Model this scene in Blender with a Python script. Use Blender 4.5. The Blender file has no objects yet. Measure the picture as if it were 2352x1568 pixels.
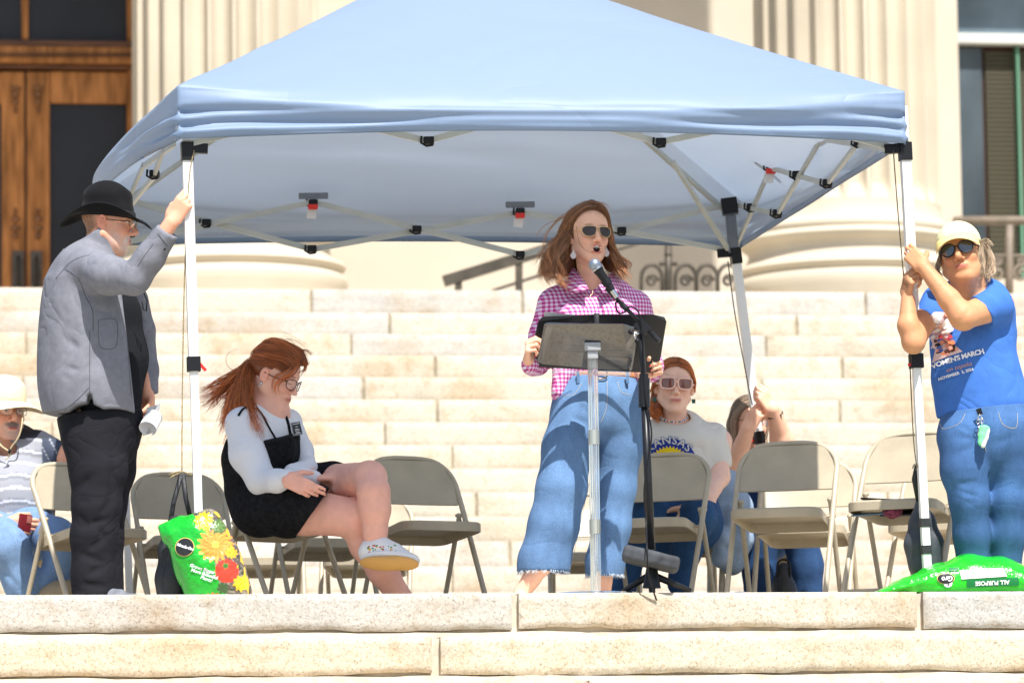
import bpy, bmesh, math, random
import numpy as np
from mathutils import Vector, Matrix
from mathutils.bvhtree import BVHTree

scene = bpy.context.scene
C = scene.collection
rnd = random.Random(7)

# ------------------------------------------------------------------ camera, sky, sun, exposure
FD, HY, CH = 10970.0, 2030.0, 1.18          # focal length and horizon row for a picture 2352 wide; eye 1.18 m under the landing
PITCH = math.atan((HY - 784.0) / FD)
ROLL = math.radians(-0.75)
cam_data = bpy.data.cameras.new("camera")
cam = bpy.data.objects.new("camera", cam_data); C.objects.link(cam)
cam_data.sensor_width = 36.0
cam_data.lens = 36.0 * FD / 2352.0
cam_data.clip_start = 0.5; cam_data.clip_end = 400
CAMLOC = Vector((0, 0, -CH))
camR = Matrix.Rotation(math.pi/2 + PITCH, 3, 'X') @ Matrix.Rotation(ROLL, 3, 'Z')
cam.matrix_world = Matrix.Translation(CAMLOC) @ camR.to_4x4()
cam_data.dof.use_dof = True
cam_data.dof.focus_distance = 20.1
cam_data.dof.aperture_fstop = 4.5
scene.camera = cam

SUN = Vector((0.20, -0.60, 1.0)).normalized()
world = bpy.data.worlds.new("World"); scene.world = world; world.use_nodes = True
wn = world.node_tree
sky = wn.nodes.new("ShaderNodeTexSky"); sky.sky_type = 'NISHITA'; sky.sun_disc = False
sky.sun_elevation = math.asin(SUN.z); sky.sun_rotation = math.atan2(SUN.x, SUN.y)
sky.air_density = 1.0; sky.dust_density = 1.5
wn.nodes["Background"].inputs[1].default_value = 0.115
wn.links.new(sky.outputs[0], wn.nodes["Background"].inputs[0])
sd = bpy.data.lights.new("sun", 'SUN'); sd.energy = 4.95; sd.angle = math.radians(0.55); sd.color = (1.0, 0.97, 0.925)
so = bpy.data.objects.new("sun", sd); C.objects.link(so)
so.rotation_euler = (-SUN).to_track_quat('-Z', 'Y').to_euler()
scene.view_settings.view_transform = 'Standard'; scene.view_settings.look = 'None'
scene.view_settings.exposure = 0.62; scene.view_settings.gamma = 1.0

def P(px, py, D):
    """world point that stands at distance y = D where the surveyed line through (px, py) passes"""
    d = camR @ Vector(((px - 1176.0)/FD, (784.0 - py)/FD, -1.0))
    return CAMLOC + d * (D / d.y)
def S(D): return FD / D
YAW = math.radians(8.8)
BU = Vector((math.cos(YAW), math.sin(YAW), 0)); BV = Vector((-math.sin(YAW), math.cos(YAW), 0))
def Bp(u, v, z): return BU*u + BV*v + Vector((0, 0, z))
def PB(px, py, v):
    """(u, z) where the line through a picture point meets the plane at distance v in the building's frame"""
    d = camR @ Vector(((px - 1176.0)/FD, (784.0 - py)/FD, -1.0))
    t = v / d.dot(BV)
    w = CAMLOC + d*t
    return w.dot(BU), w.z

# ------------------------------------------------------------------ scene graph helpers
def tag(o, label=None, cat=None, group=None, kind=None):
    if label: o["label"] = label
    if cat: o["category"] = cat
    if group: o["group"] = group
    if kind: o["kind"] = kind
    return o
def thing(name, label, cat, loc=(0,0,0), rotz=0.0, group=None):
    o = bpy.data.objects.new(name, None); C.objects.link(o)
    o.location = loc; o.rotation_euler = (0, 0, rotz)
    o.empty_display_size = 0.1
    return tag(o, label, cat, group)
def link(name, me, mat, parent=None, smooth=True, world_space=True):
    o = bpy.data.objects.new(name, me); C.objects.link(o)
    if mat is not None and len(me.materials) == 0:
        for m in (mat if isinstance(mat, (list, tuple)) else [mat]): me.materials.append(m)
    if parent is not None:
        o.parent = parent
        if world_space:
            root = parent; M = Matrix.Identity(4)
            chain_ = []
            while root is not None: chain_.append(root); root = root.parent
            for r in reversed(chain_): M = M @ r.matrix_parent_inverse @ Matrix.LocRotScale(r.location, r.rotation_euler, r.scale)
            o.matrix_parent_inverse = M.inverted()
    if smooth:
        me.polygons.foreach_set("use_smooth", np.ones(len(me.polygons), dtype=bool))
    return o
def mesh_np(name, V, F, col=None):
    """V (n,3); F list of faces or (m,4)/(m,3) int array"""
    me = bpy.data.meshes.new(name)
    V = np.asarray(V, dtype=np.float32)
    if isinstance(F, np.ndarray):
        k = F.shape[1]; m = len(F)
        me.vertices.add(len(V)); me.vertices.foreach_set("co", V.ravel())
        me.loops.add(m*k); me.loops.foreach_set("vertex_index", F.astype(np.int32).ravel())
        me.polygons.add(m); me.polygons.foreach_set("loop_start", np.arange(0, m*k, k, dtype=np.int32))
        me.update(calc_edges=True); me.validate()
    else:
        me.from_pydata([tuple(map(float, v)) for v in V], [], F); me.update()
    if col is not None:
        a = me.color_attributes.new("Col", 'FLOAT_COLOR', 'POINT')
        cc = np.ones((len(V), 4), dtype=np.float32); cc[:, :3] = col
        a.data.foreach_set("color", cc.ravel())
    return me
class MB:
    """collects simple shapes into one mesh"""
    def __init__(s): s.V = []; s.F = []; s.c = []; s.M = Matrix.Identity(4); s.col = (1, 1, 1)
    def add(s, V, F):
        n = len(s.V)
        for v in V:
            s.V.append(tuple(s.M @ Vector(v))); s.c.append(s.col)
        s.F += [tuple(i+n for i in f) for f in F]
    def box(s, lo, hi, bev=0.0):
        x0,y0,z0 = lo; x1,y1,z1 = hi
        if bev <= 0:
            s.add([(x0,y0,z0),(x1,y0,z0),(x1,y1,z0),(x0,y1,z0),(x0,y0,z1),(x1,y0,z1),(x1,y1,z1),(x0,y1,z1)],
                  [(3,2,1,0),(4,5,6,7),(0,1,5,4),(1,2,6,5),(2,3,7,6),(3,0,4,7)]); return
        bm = bmesh.new(); bmesh.ops.create_cube(bm, size=1)
        for v in bm.verts:
            v.co = Vector(((x0+x1)/2 + v.co.x*(x1-x0), (y0+y1)/2 + v.co.y*(y1-y0), (z0+z1)/2 + v.co.z*(z1-z0)))
        bmesh.ops.bevel(bm, geom=bm.edges[:], offset=bev, segments=2, profile=0.6, affect='EDGES')
        bm.verts.index_update()
        s.add([v.co[:] for v in bm.verts], [tuple(v.index for v in f.verts) for f in bm.faces]); bm.free()
    def tube(s, pts, r, n=8, cap=True, flat=None):
        pts = [Vector(p) for p in pts]
        rs = r if isinstance(r, (list, tuple)) else [r]*len(pts)
        V = []; F = []
        up = None
        for i, p in enumerate(pts):
            a = pts[max(i-1, 0)]; b = pts[min(i+1, len(pts)-1)]
            t = (b - a).normalized()
            if up is None:
                up = Vector((0,0,1)) if abs(t.z) < 0.9 else Vector((0,1,0))
            x = up.cross(t)
            if x.length < 1e-5: x = Vector((1,0,0)).cross(t)
            x.normalize(); y = t.cross(x); up = y
            for k in range(n):
                an = 2*math.pi*k/n + (math.pi/4 if n == 4 else 0)
                V.append(p + x*(math.cos(an)*rs[i]) + y*(math.sin(an)*rs[i]*(flat or 1)))
        for i in range(len(pts)-1):
            for k in range(n):
                a = i*n+k; b = i*n+(k+1)%n
                F.append((a, b, b+n, a+n))
        if cap:
            F.append(tuple(reversed(range(n)))); F.append(tuple(range((len(pts)-1)*n, len(pts)*n)))
        s.add(V, F)
    def bar(s, a, b, w, h, side=None):
        """box section bar from a to b"""
        a = Vector(a); b = Vector(b); t = (b-a).normalized()
        sd_ = Vector(side) if side is not None else Vector((0, 0, 1)) if abs(t.z) < 0.9 else Vector((0, 1, 0))
        x = (sd_ - t*sd_.dot(t)).normalized(); y = t.cross(x)
        V = [q + x*(i*w/2) + y*(j*h/2) for q in (a, b) for i, j in ((-1,-1),(1,-1),(1,1),(-1,1))]
        s.add(V, [(3,2,1,0),(4,5,6,7),(0,1,5,4),(1,2,6,5),(2,3,7,6),(3,0,4,7)])
    def ball(s, c, r, n=10):
        c = Vector(c); rr = r if isinstance(r, (tuple, list)) else (r, r, r)
        V = [c + Vector((0,0,rr[2]))]; F = []
        m = n//2
        for i in range(1, m):
            for k in range(n):
                th = math.pi*i/m; ph = 2*math.pi*k/n
                V.append(c + Vector((rr[0]*math.sin(th)*math.cos(ph), rr[1]*math.sin(th)*math.sin(ph), rr[2]*math.cos(th))))
        V.append(c - Vector((0,0,rr[2])))
        for k in range(n): F.append((0, 1+k, 1+(k+1)%n))
        for i in range(m-2):
            for k in range(n):
                a = 1+i*n+k; b = 1+i*n+(k+1)%n
                F.append((a, a+n, b+n, b))
        L = len(V)-1; o = 1+(m-2)*n
        for k in range(n): F.append((L, o+(k+1)%n, o+k))
        s.add(V, F)
    def lathe(s, prof, n=48, fl=None):
        """profile [(r,z)] round z; fl(theta, r, z) may modulate r"""
        V = []; F = []
        for (r, z) in prof:
            for k in range(n):
                th = 2*math.pi*k/n
                q = fl(th, r, z) if fl else r
                V.append((q*math.cos(th), q*math.sin(th), z))
        for i in range(len(prof)-1):
            for k in range(n):
                a = i*n+k; b = i*n+(k+1)%n
                F.append((a, b, b+n, a+n))
        s.add(V, F)
    def build(s, name, mat, parent=None, smooth=False, world_space=True, auto=None):
        me = bpy.data.meshes.new(name)
        me.from_pydata([tuple(v) for v in s.V], [], s.F); me.update()
        a = me.color_attributes.new("Col", 'FLOAT_COLOR', 'POINT')
        a.data.foreach_set("color", np.array([(*c, 1.0) for c in s.c], dtype=np.float32).ravel())
        o = link(name, me, mat, parent, smooth, world_space)
        if auto:
            me.polygons.foreach_set("use_smooth", np.ones(len(me.polygons), dtype=bool))
            bm = bmesh.new(); bm.from_mesh(me)
            for e in bm.edges:
                if len(e.link_faces) == 2 and e.calc_face_angle(0) > auto: e.smooth = False
            bm.to_mesh(me); bm.free()
        return o
def smooth_path(pts, n=6):
    """Catmull-Rom through points"""
    pts = [Vector(p) for p in pts]; out = []
    for i in range(len(pts)-1):
        p0 = pts[max(i-1,0)]; p1 = pts[i]; p2 = pts[i+1]; p3 = pts[min(i+2,len(pts)-1)]
        for k in range(n):
            t = k/n
            out.append(0.5*((2*p1)+(p2-p0)*t+(2*p0-5*p1+4*p2-p3)*t*t+(3*p1-p0-3*p2+p3)*t**3))
    out.append(pts[-1]); return out

# ------------------------------------------------------------------ materials
def lin(r, g=None, b=None):
    if g is None: r, g, b = r
    f = lambda c: (c/255/12.92) if c/255 <= 0.04045 else ((c/255+0.055)/1.055)**2.4
    return (f(r), f(g), f(b))
def mat(name, base=(0.5,0.5,0.5), rough=0.6, metal=0.0, spec=0.5, col=False, var=0.0, vscale=8.0, bump=0.0, bscale=60.0,
        bump2=0.0, b2scale=8.0, sheen=0.0, coat=0.0, trans=0.0, transl=None, obj=True, stretch=(1,1,1), alpha=None, ior=1.45, sss=0.0, speck=None, crease=None):
    m = bpy.data.materials.new(name); m.use_nodes = True
    nt = m.node_tree; N = nt.nodes; L = nt.links
    b = N["Principled BSDF"]
    b.inputs["Base Color"].default_value = (*base, 1); b.inputs["Roughness"].default_value = rough
    b.inputs["Metallic"].default_value = metal; b.inputs["Specular IOR Level"].default_value = spec
    b.inputs["IOR"].default_value = ior
    if sheen: b.inputs["Sheen Weight"].default_value = sheen; b.inputs["Sheen Roughness"].default_value = 0.5
    if coat: b.inputs["Coat Weight"].default_value = coat; b.inputs["Coat Roughness"].default_value = 0.08
    if trans: b.inputs["Transmission Weight"].default_value = trans
    if sss:
        b.inputs["Subsurface Weight"].default_value = sss; b.inputs["Subsurface Radius"].default_value = (1.0, 0.35, 0.2)
        b.inputs["Subsurface Scale"].default_value = 0.012
    if alpha is not None: b.inputs["Alpha"].default_value = alpha
    tc = N.new("ShaderNodeTexCoord"); mp = N.new("ShaderNodeMapping"); mp.inputs["Scale"].default_value = stretch
    L.new(tc.outputs["Object"], mp.inputs[0])
    cur = None
    if col:
        a = N.new("ShaderNodeVertexColor"); a.layer_name = "Col"
        mx = N.new("ShaderNodeMix"); mx.data_type = 'RGBA'; mx.blend_type = 'MULTIPLY'; mx.inputs[0].default_value = 1
        mx.inputs[6].default_value = (*base, 1); L.new(a.outputs[0], mx.inputs[7]); cur = mx.outputs[2]
    def mult(cur, fac_out, lo, hi):
        mr = N.new("ShaderNodeMapRange"); mr.inputs[3].default_value = lo; mr.inputs[4].default_value = hi
        mr.inputs[1].default_value = 0.3; mr.inputs[2].default_value = 0.7
        L.new(fac_out, mr.inputs[0])
        mx = N.new("ShaderNodeMix"); mx.data_type = 'RGBA'; mx.blend_type = 'MULTIPLY'; mx.inputs[0].default_value = 1
        if cur is None: mx.inputs[6].default_value = (*base, 1)
        else: L.new(cur, mx.inputs[6])
        L.new(mr.outputs[0], mx.inputs[7]); return mx.outputs[2]
    if var:
        n = N.new("ShaderNodeTexNoise"); n.inputs["Scale"].default_value = vscale; n.inputs["Detail"].default_value = 6
        L.new(mp.outputs[0], n.inputs[0]); cur = mult(cur, n.outputs[0], 1-var, 1+var)
    if speck:
        n = N.new("ShaderNodeTexNoise"); n.inputs["Scale"].default_value = speck[0]; n.inputs["Detail"].default_value = 2
        L.new(mp.outputs[0], n.inputs[0]); cur = mult(cur, n.outputs[0], 1-speck[1], 1+speck[1])
    if cur is not None: L.new(cur, b.inputs["Base Color"])
    if bump or bump2 or crease:
        prev = None
        if crease:
            cd, cs, cst = crease
            mp2 = N.new("ShaderNodeMapping"); mp2.inputs["Scale"].default_value = cst; L.new(tc.outputs["Object"], mp2.inputs[0])
            n = N.new("ShaderNodeTexNoise"); n.inputs["Scale"].default_value = cs; n.inputs["Detail"].default_value = 1.5; n.inputs["Distortion"].default_value = 1.1
            L.new(mp2.outputs[0], n.inputs[0])
            a1 = N.new("ShaderNodeMath"); a1.operation = 'SUBTRACT'; a1.inputs[1].default_value = .5; L.new(n.outputs[0], a1.inputs[0])
            a2 = N.new("ShaderNodeMath"); a2.operation = 'ABSOLUTE'; L.new(a1.outputs[0], a2.inputs[0])
            a3 = N.new("ShaderNodeMath"); a3.operation = 'POWER'; a3.inputs[1].default_value = .7; L.new(a2.outputs[0], a3.inputs[0])
            bp = N.new("ShaderNodeBump"); bp.inputs["Strength"].default_value = 1.0; bp.inputs["Distance"].default_value = cd
            L.new(a3.outputs[0], bp.inputs["Height"]); prev = bp.outputs[0]
        for st, sc in ((bump2, b2scale), (bump, bscale)):
            if not st: continue
            n = N.new("ShaderNodeTexNoise"); n.inputs["Scale"].default_value = sc; n.inputs["Detail"].default_value = 4
            L.new(mp.outputs[0], n.inputs[0])
            bp = N.new("ShaderNodeBump"); bp.inputs["Strength"].default_value = 1.0; bp.inputs["Distance"].default_value = st
            L.new(n.outputs[0], bp.inputs["Height"])
            if prev: L.new(prev, bp.inputs["Normal"])
            prev = bp.outputs[0]
        L.new(prev, b.inputs["Normal"])
    if transl:
        t = N.new("ShaderNodeBsdfTranslucent"); t.inputs[0].default_value = (*transl[1], 1)
        mx = N.new("ShaderNodeMixShader"); mx.inputs[0].default_value = transl[0]
        L.new(b.outputs[0], mx.inputs[1]); L.new(t.outputs[0], mx.inputs[2])
        L.new(mx.outputs[0], N["Material Output"].inputs[0])
    return m

# ------------------------------------------------------------------ implicit-surface modelling
def smin(a, b, k):
    if k <= 0: return np.minimum(a, b)
    h = np.clip(0.5 + 0.5*(b-a)/k, 0, 1)
    return b*(1-h) + a*h - k*h*(1-h)
def v3(p): return np.array(tuple(p), dtype=np.float32)
class Field:
    def __init__(s): s.ops = []
    def _add(s, fn, lo, hi, k, op='u'): s.ops.append((fn, np.array(lo, float), np.array(hi, float), k, op)); return s
    def cone(s, a, b, ra, rb, k=0.02, op='u'):
        a = v3(a); b = v3(b); r = max(ra, rb)
        ab = b-a; L2 = max(float(ab@ab), 1e-9)
        def fn(X, Y, Z):
            x = X-a[0]; y = Y-a[1]; z = Z-a[2]
            h = np.clip((x*ab[0]+y*ab[1]+z*ab[2])/L2, 0, 1)
            return np.sqrt((x-h*ab[0])**2+(y-h*ab[1])**2+(z-h*ab[2])**2) - (ra+(rb-ra)*h)
        return s._add(fn, np.minimum(a,b)-r, np.maximum(a,b)+r, k, op)
    def chain(s, pts, rs, k=0.02, op='u'):
        for i in range(len(pts)-1): s.cone(pts[i], pts[i+1], rs[i], rs[i+1], k, op)
        return s
    def econe(s, a, b, ra, rb, side, k=0.02, op='u'):
        """capsule with elliptical section: ra=(half width along side, half depth)"""
        a = v3(a); b = v3(b); ab = b-a; L = float(np.linalg.norm(ab)); t = ab/max(L,1e-6)
        sd_ = v3(side); sd_ = sd_ - t*(sd_@t); sd_ /= np.linalg.norm(sd_); n = np.cross(t, sd_)
        r = max(*ra, *rb)
        def fn(X, Y, Z):
            x = X-a[0]; y = Y-a[1]; z = Z-a[2]
            ax = x*t[0]+y*t[1]+z*t[2]
            h = np.clip(ax/L, 0, 1); ov = ax - h*L
            rx = ra[0]+(rb[0]-ra[0])*h; ry = ra[1]+(rb[1]-ra[1])*h
            p = (x*sd_[0]+y*sd_[1]+z*sd_[2])/rx; q = (x*n[0]+y*n[1]+z*n[2])/ry
            m = np.minimum(rx, ry)
            o = ov/m
            K = np.sqrt(p*p+q*q+o*o)+1e-6
            G = np.sqrt((p/rx)**2+(q/ry)**2+(o/m)**2)+1e-6
            return K*(K-1)/G
        return s._add(fn, np.minimum(a,b)-r, np.maximum(a,b)+r, k, op)
    def echain(s, pts, rs, side, k=0.03, op='u'):
        for i in range(len(pts)-1): s.econe(pts[i], pts[i+1], rs[i], rs[i+1], side, k, op)
        return s
    def ell(s, c, r, R=None, k=0.02, op='u'):
        c = v3(c); r = np.array(r, dtype=np.float32)
        M = np.eye(3, dtype=np.float32) if R is None else np.array(R, dtype=np.float32)  # columns = local axes
        def fn(X, Y, Z):
            x = X-c[0]; y = Y-c[1]; z = Z-c[2]
            q = [(x*M[0,i]+y*M[1,i]+z*M[2,i])/r[i] for i in range(3)]
            K = np.sqrt(q[0]**2+q[1]**2+q[2]**2)+1e-6
            G = np.sqrt((q[0]/r[0])**2+(q[1]/r[1])**2+(q[2]/r[2])**2)+1e-6
            return K*(K-1)/G
        m = float(r.max())
        return s._add(fn, c-m, c+m, k, op)
    def rbox(s, c, h, R=None, rad=0.01, k=0.01, op='u'):
        c = v3(c); M = np.eye(3, dtype=np.float32) if R is None else np.array(R, dtype=np.float32)
        def fn(X, Y, Z):
            x = X-c[0]; y = Y-c[1]; z = Z-c[2]
            q = [np.abs(x*M[0,i]+y*M[1,i]+z*M[2,i])-(h[i]-rad) for i in range(3)]
            return np.sqrt(sum(np.maximum(a,0)**2 for a in q)) + np.minimum(np.maximum(np.maximum(q[0],q[1]),q[2]),0) - rad
        m = float(np.linalg.norm(h))
        return s._add(fn, c-m, c+m, k, op)
    def cut(s, c, n, k=0.0, inside=None):
        """remove everything on the +n side of the plane through c, optionally only within radius inside[1] of inside[0]"""
        c = v3(c); n = v3(n); n = n/np.linalg.norm(n)
        if inside is None: lo = [-1e3]*3; hi = [1e3]*3
        else: lo = v3(inside[0])-inside[1]; hi = v3(inside[0])+inside[1]
        return s._add(lambda X,Y,Z: (X-c[0])*n[0]+(Y-c[1])*n[1]+(Z-c[2])*n[2], lo, hi, k, 'c')
    def fold(s, pts, width, depth):
        """+depth digs a groove along the polyline, -depth raises a ridge"""
        for i in range(len(pts)-1):
            a = v3(pts[i]); b = v3(pts[i+1]); ab = b-a; L2 = max(float(ab@ab), 1e-9)
            def fn(X, Y, Z, a=a, ab=ab, L2=L2):
                x = X-a[0]; y = Y-a[1]; z = Z-a[2]
                hh = (x*ab[0]+y*ab[1]+z*ab[2])/L2
                h = np.clip(hh, 0, 1)
                d2 = (x-h*ab[0])**2+(y-h*ab[1])**2+(z-h*ab[2])**2
                return depth*np.exp(-d2/width**2)*np.clip(1-0.6*np.abs(2*h-1)**3, 0, 1)
            s._add(fn, np.minimum(a,b)-2.4*width, np.maximum(a,b)+2.4*width, 0, 'd')
        return s
    def noise(s, amp, freq, seed=0, direction=None, aniso=1.0):
        r = np.random.RandomState(seed)
        ks = r.normal(size=(9,3)); ph = r.uniform(0, 6.28, 9)
        if direction is not None:
            dv = v3(direction); dv /= np.linalg.norm(dv)
            ks = ks - np.outer(ks@dv, dv)*(1-1/aniso)       # folds run along the direction
        ks = (ks*freq).astype(np.float32)
        def fn(X, Y, Z):
            w = np.zeros(np.broadcast(X, Y, Z).shape, dtype=np.float32)
            for i in range(3): w = w + np.sin(X*ks[i,0]*.6+Y*ks[i,1]*.6+Z*ks[i,2]*.6+ph[i])
            o = 0
            for i in range(3, 9): o = o + (1-2*np.abs(np.sin((X*ks[i,0]+Y*ks[i,1]+Z*ks[i,2]+ph[i]+w*.7)*.5)))
            return amp*o/3
        return s._add(fn, [-1e3]*3, [1e3]*3, 0, 'd')
    def eval_grid(s, lo, hi, h):
        lo = np.array(lo, float); n = np.maximum(np.ceil((np.array(hi)-lo)/h).astype(int)+1, 2)
        ax = [ (lo[i]+np.arange(n[i])*h).astype(np.float32) for i in range(3)]
        d = np.full(tuple(n), 0.5, dtype=np.float32)
        for fn, a, b, k, op in s.ops:
            pad = k*1.2 + 4*h if op in 'us' else 0.0
            sl = []
            for i in range(3):
                i0 = int(np.clip(np.floor((a[i]-pad-lo[i])/h), 0, n[i])); i1 = int(np.clip(np.ceil((b[i]+pad-lo[i])/h)+1, 0, n[i]))
                sl.append(slice(i0, i1))
            if any(q.stop <= q.start for q in sl): continue
            X = ax[0][sl[0]][:,None,None]; Y = ax[1][sl[1]][None,:,None]; Z = ax[2][sl[2]][None,None,:]
            v = fn(X, Y, Z); t = tuple(sl)
            if op == 'u': d[t] = smin(d[t], v, k)
            elif op == 's': d[t] = -smin(-d[t], v, k)
            elif op == 'c': d[t] = -smin(-d[t], -v, k) if k > 0 else np.maximum(d[t], v)
            elif op == 'd': d[t] = d[t] + v
        return d, lo
    def bounds(s, pad=0.03):
        lo = np.min([o[1] for o in s.ops if o[4]=='u'], axis=0)-pad; hi = np.max([o[2] for o in s.ops if o[4]=='u'], axis=0)+pad
        return lo, hi
    def mesh(s, h, boxes=None, box=None):
        """boxes: [(lo,hi,h)] regions meshed finer; the coarse grid covers the rest"""
        lo, hi = box if box else s.bounds()
        d, l0 = s.eval_grid(lo, hi, h)
        if not boxes: return surfnet(d, l0, h)
        V, F = surfnet(d, l0, h)
        keep = np.ones(len(F), bool)
        cen = V[F].mean(axis=1)
        for (a, b, hh) in boxes:
            m = h*0.6
            ins = np.all((cen > np.array(a)+m) & (cen < np.array(b)-m), axis=1); keep &= ~ins
        Vs = [V]; Fs = [F[keep]]; n = len(V)
        for (a, b, hh) in boxes:
            dd, ll = s.eval_grid(a, b, hh); v, f = surfnet(dd, ll, hh)
            Vs.append(v); Fs.append(f+n); n += len(v)
        V = np.concatenate(Vs); F = np.concatenate(Fs)
        used = np.zeros(len(V), bool); used[F.ravel()] = True
        idx = np.cumsum(used)-1
        return V[used], idx[F]
def surfnet(d, lo, h):
    s = d < 0
    a = s[:-1,:-1,:-1].astype(np.int8)
    cnt = a.copy()
    offs = [(i,j,k) for i in (0,1) for j in (0,1) for k in (0,1)]
    n = d.shape
    def sub(arr, o): return arr[o[0]:n[0]-1+o[0], o[1]:n[1]-1+o[1], o[2]:n[2]-1+o[2]]
    cnt = sum(sub(s, o).astype(np.int8) for o in offs)
    act = (cnt > 0) & (cnt < 8)
    I = np.argwhere(act)
    if len(I) == 0: return np.zeros((0,3),np.float32), np.zeros((0,4),int)
    vals = np.stack([sub(d, o)[act] for o in offs], axis=1)
    acc = np.zeros((len(I),3), np.float32); c = np.zeros(len(I), np.float32)
    O = np.array(offs, np.float32)
    for p in range(8):
        for q in range(p+1, 8):
            if np.abs(O[p]-O[q]).sum() != 1: continue
            m = (vals[:,p] < 0) != (vals[:,q] < 0)
            t = vals[:,p]/(vals[:,p]-vals[:,q]+1e-12)
            pos = O[p]+t[:,None]*(O[q]-O[p])
            acc[m] += pos[m]; c[m] += 1
    V = (I + acc/c[:,None])*h + lo
    ids = -np.ones(act.shape, np.int32); ids[act] = np.arange(len(I))
    Fs = []
    for ax in range(3):
        o1 = [0,0,0]; o1[ax] = 1
        u, v = [(1,2),(2,0),(0,1)][ax]
        s0 = s; s1 = np.roll(s, -1, axis=ax)
        m = (s0 != s1)
        sl = [slice(1, n[0]-1), slice(1, n[1]-1), slice(1, n[2]-1)]; sl[ax] = slice(0, n[ax]-1)
        M = np.zeros_like(m); M[tuple(sl)] = m[tuple(sl)]
        J = np.argwhere(M)
        if len(J) == 0: continue
        def cid(du, dv):
            K = J.copy(); K[:,u] -= du; K[:,v] -= dv
            return ids[K[:,0], K[:,1], K[:,2]]
        q = np.stack([cid(1,1), cid(0,1), cid(0,0), cid(1,0)], axis=1)
        flip = ~s0[J[:,0],J[:,1],J[:,2]]
        q[flip] = q[flip][:, ::-1]
        Fs.append(q[(q >= 0).all(axis=1)])
    return V.astype(np.float32), np.concatenate(Fs)
def fobj(name, field, h, material, parent, boxes=None, box=None, colfn=None):
    V, F = field.mesh(h, boxes, box)
    col = colfn(V) if colfn is not None else np.ones((len(V),3), np.float32)
    return link(name, mesh_np(name, V, F, col), material, parent, True)
# ------------------------------------------------------------------ the setting: ground, stairs, landing
from mathutils import noise as mnoise
def stone_mat(name, base, stain=0.5, scale=1.0, bump=0.004):
    m = bpy.data.materials.new(name); m.use_nodes = True
    nt = m.node_tree; N = nt.nodes; L = nt.links; b = N["Principled BSDF"]
    b.inputs["Roughness"].default_value = 0.85; b.inputs["Specular IOR Level"].default_value = 0.25
    tc = N.new("ShaderNodeTexCoord")
    a = N.new("ShaderNodeVertexColor"); a.layer_name = "Col"
    mx = N.new("ShaderNodeMix"); mx.data_type='RGBA'; mx.blend_type='MULTIPLY'; mx.inputs[0].default_value = 1
    mx.inputs[6].default_value = (*base, 1); L.new(a.outputs[0], mx.inputs[7]); cur = mx.outputs[2]
    def layer(cur, sc, lo, hi, colr, fac, det=5, st=(1,1,1), rough=0.6):
        mp = N.new("ShaderNodeMapping"); mp.inputs["Scale"].default_value = st; L.new(tc.outputs["Object"], mp.inputs[0])
        n = N.new("ShaderNodeTexNoise"); n.inputs["Scale"].default_value = sc*scale; n.inputs["Detail"].default_value = det
        n.inputs["Roughness"].default_value = rough
        L.new(mp.outputs[0], n.inputs[0])
        mr = N.new("ShaderNodeMapRange"); mr.inputs[1].default_value = lo; mr.inputs[2].default_value = hi; mr.inputs[4].default_value = fac
        L.new(n.outputs[0], mr.inputs[0])
        mx = N.new("ShaderNodeMix"); mx.data_type='RGBA'; mx.blend_type='MULTIPLY'
        L.new(mr.outputs[0], mx.inputs[0]); L.new(cur, mx.inputs[6]); mx.inputs[7].default_value = (*colr, 1)
        return mx.outputs[2], n
    cur, _ = layer(cur, 1.6, 0.50, 0.72, (0.80, 0.62, 0.40), stain)          # rusty patches
    cur, _ = layer(cur, 2.3, 0.52, 0.75, (0.74, 0.76, 0.78), stain*0.9, st=(1,1,2))
    cur, _ = layer(cur, 9.0, 0.52, 0.74, (0.78, 0.66, 0.50), stain)
    cur, n1 = layer(cur, 75.0, 0.50, 0.70, (0.66, 0.60, 0.52), 0.75, 3)      # grain
    cur, n2 = layer(cur, 120.0, 0.60, 0.70, (0.35, 0.33, 0.30), 0.6, 1)       # dark minerals
    cur, _ = layer(cur, 5.0, 0.62, 0.68, (0.55, 0.50, 0.44), stain*0.8, 9, (0.5,0.5,1.6), 0.8)
    L.new(cur, b.inputs["Base Color"])
    n = N.new("ShaderNodeTexNoise"); n.inputs["Scale"].default_value = 45; n.inputs["Detail"].default_value = 6
    L.new(tc.outputs["Object"], n.inputs[0])
    bp = N.new("ShaderNodeBump"); bp.inputs["Distance"].default_value = bump; bp.inputs["Strength"].default_value = 1
    L.new(n.outputs[0], bp.inputs["Height"]); L.new(bp.outputs[0], b.inputs["Normal"])
    return m
M_step = stone_mat("granite", (0.56, 0.512, 0.435), 0.66)
M_mortar = mat("mortar", (0.36, 0.31, 0.22), 0.95, var=0.3, vscale=14, bump=0.004, bscale=40)
M_lime = mat("limestone", (0.52, 0.455, 0.35), 0.85, spec=0.2, var=0.10, vscale=1.3, bump=0.002, bscale=30, col=True)
M_wall = mat("ashlar", (0.55, 0.485, 0.39), 0.9, spec=0.2, var=0.08, vscale=0.8)
M_ground = mat("gravel", (0.22, 0.22, 0.185), 0.95, var=0.8, vscale=4, speck=(12, 0.85))

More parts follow.
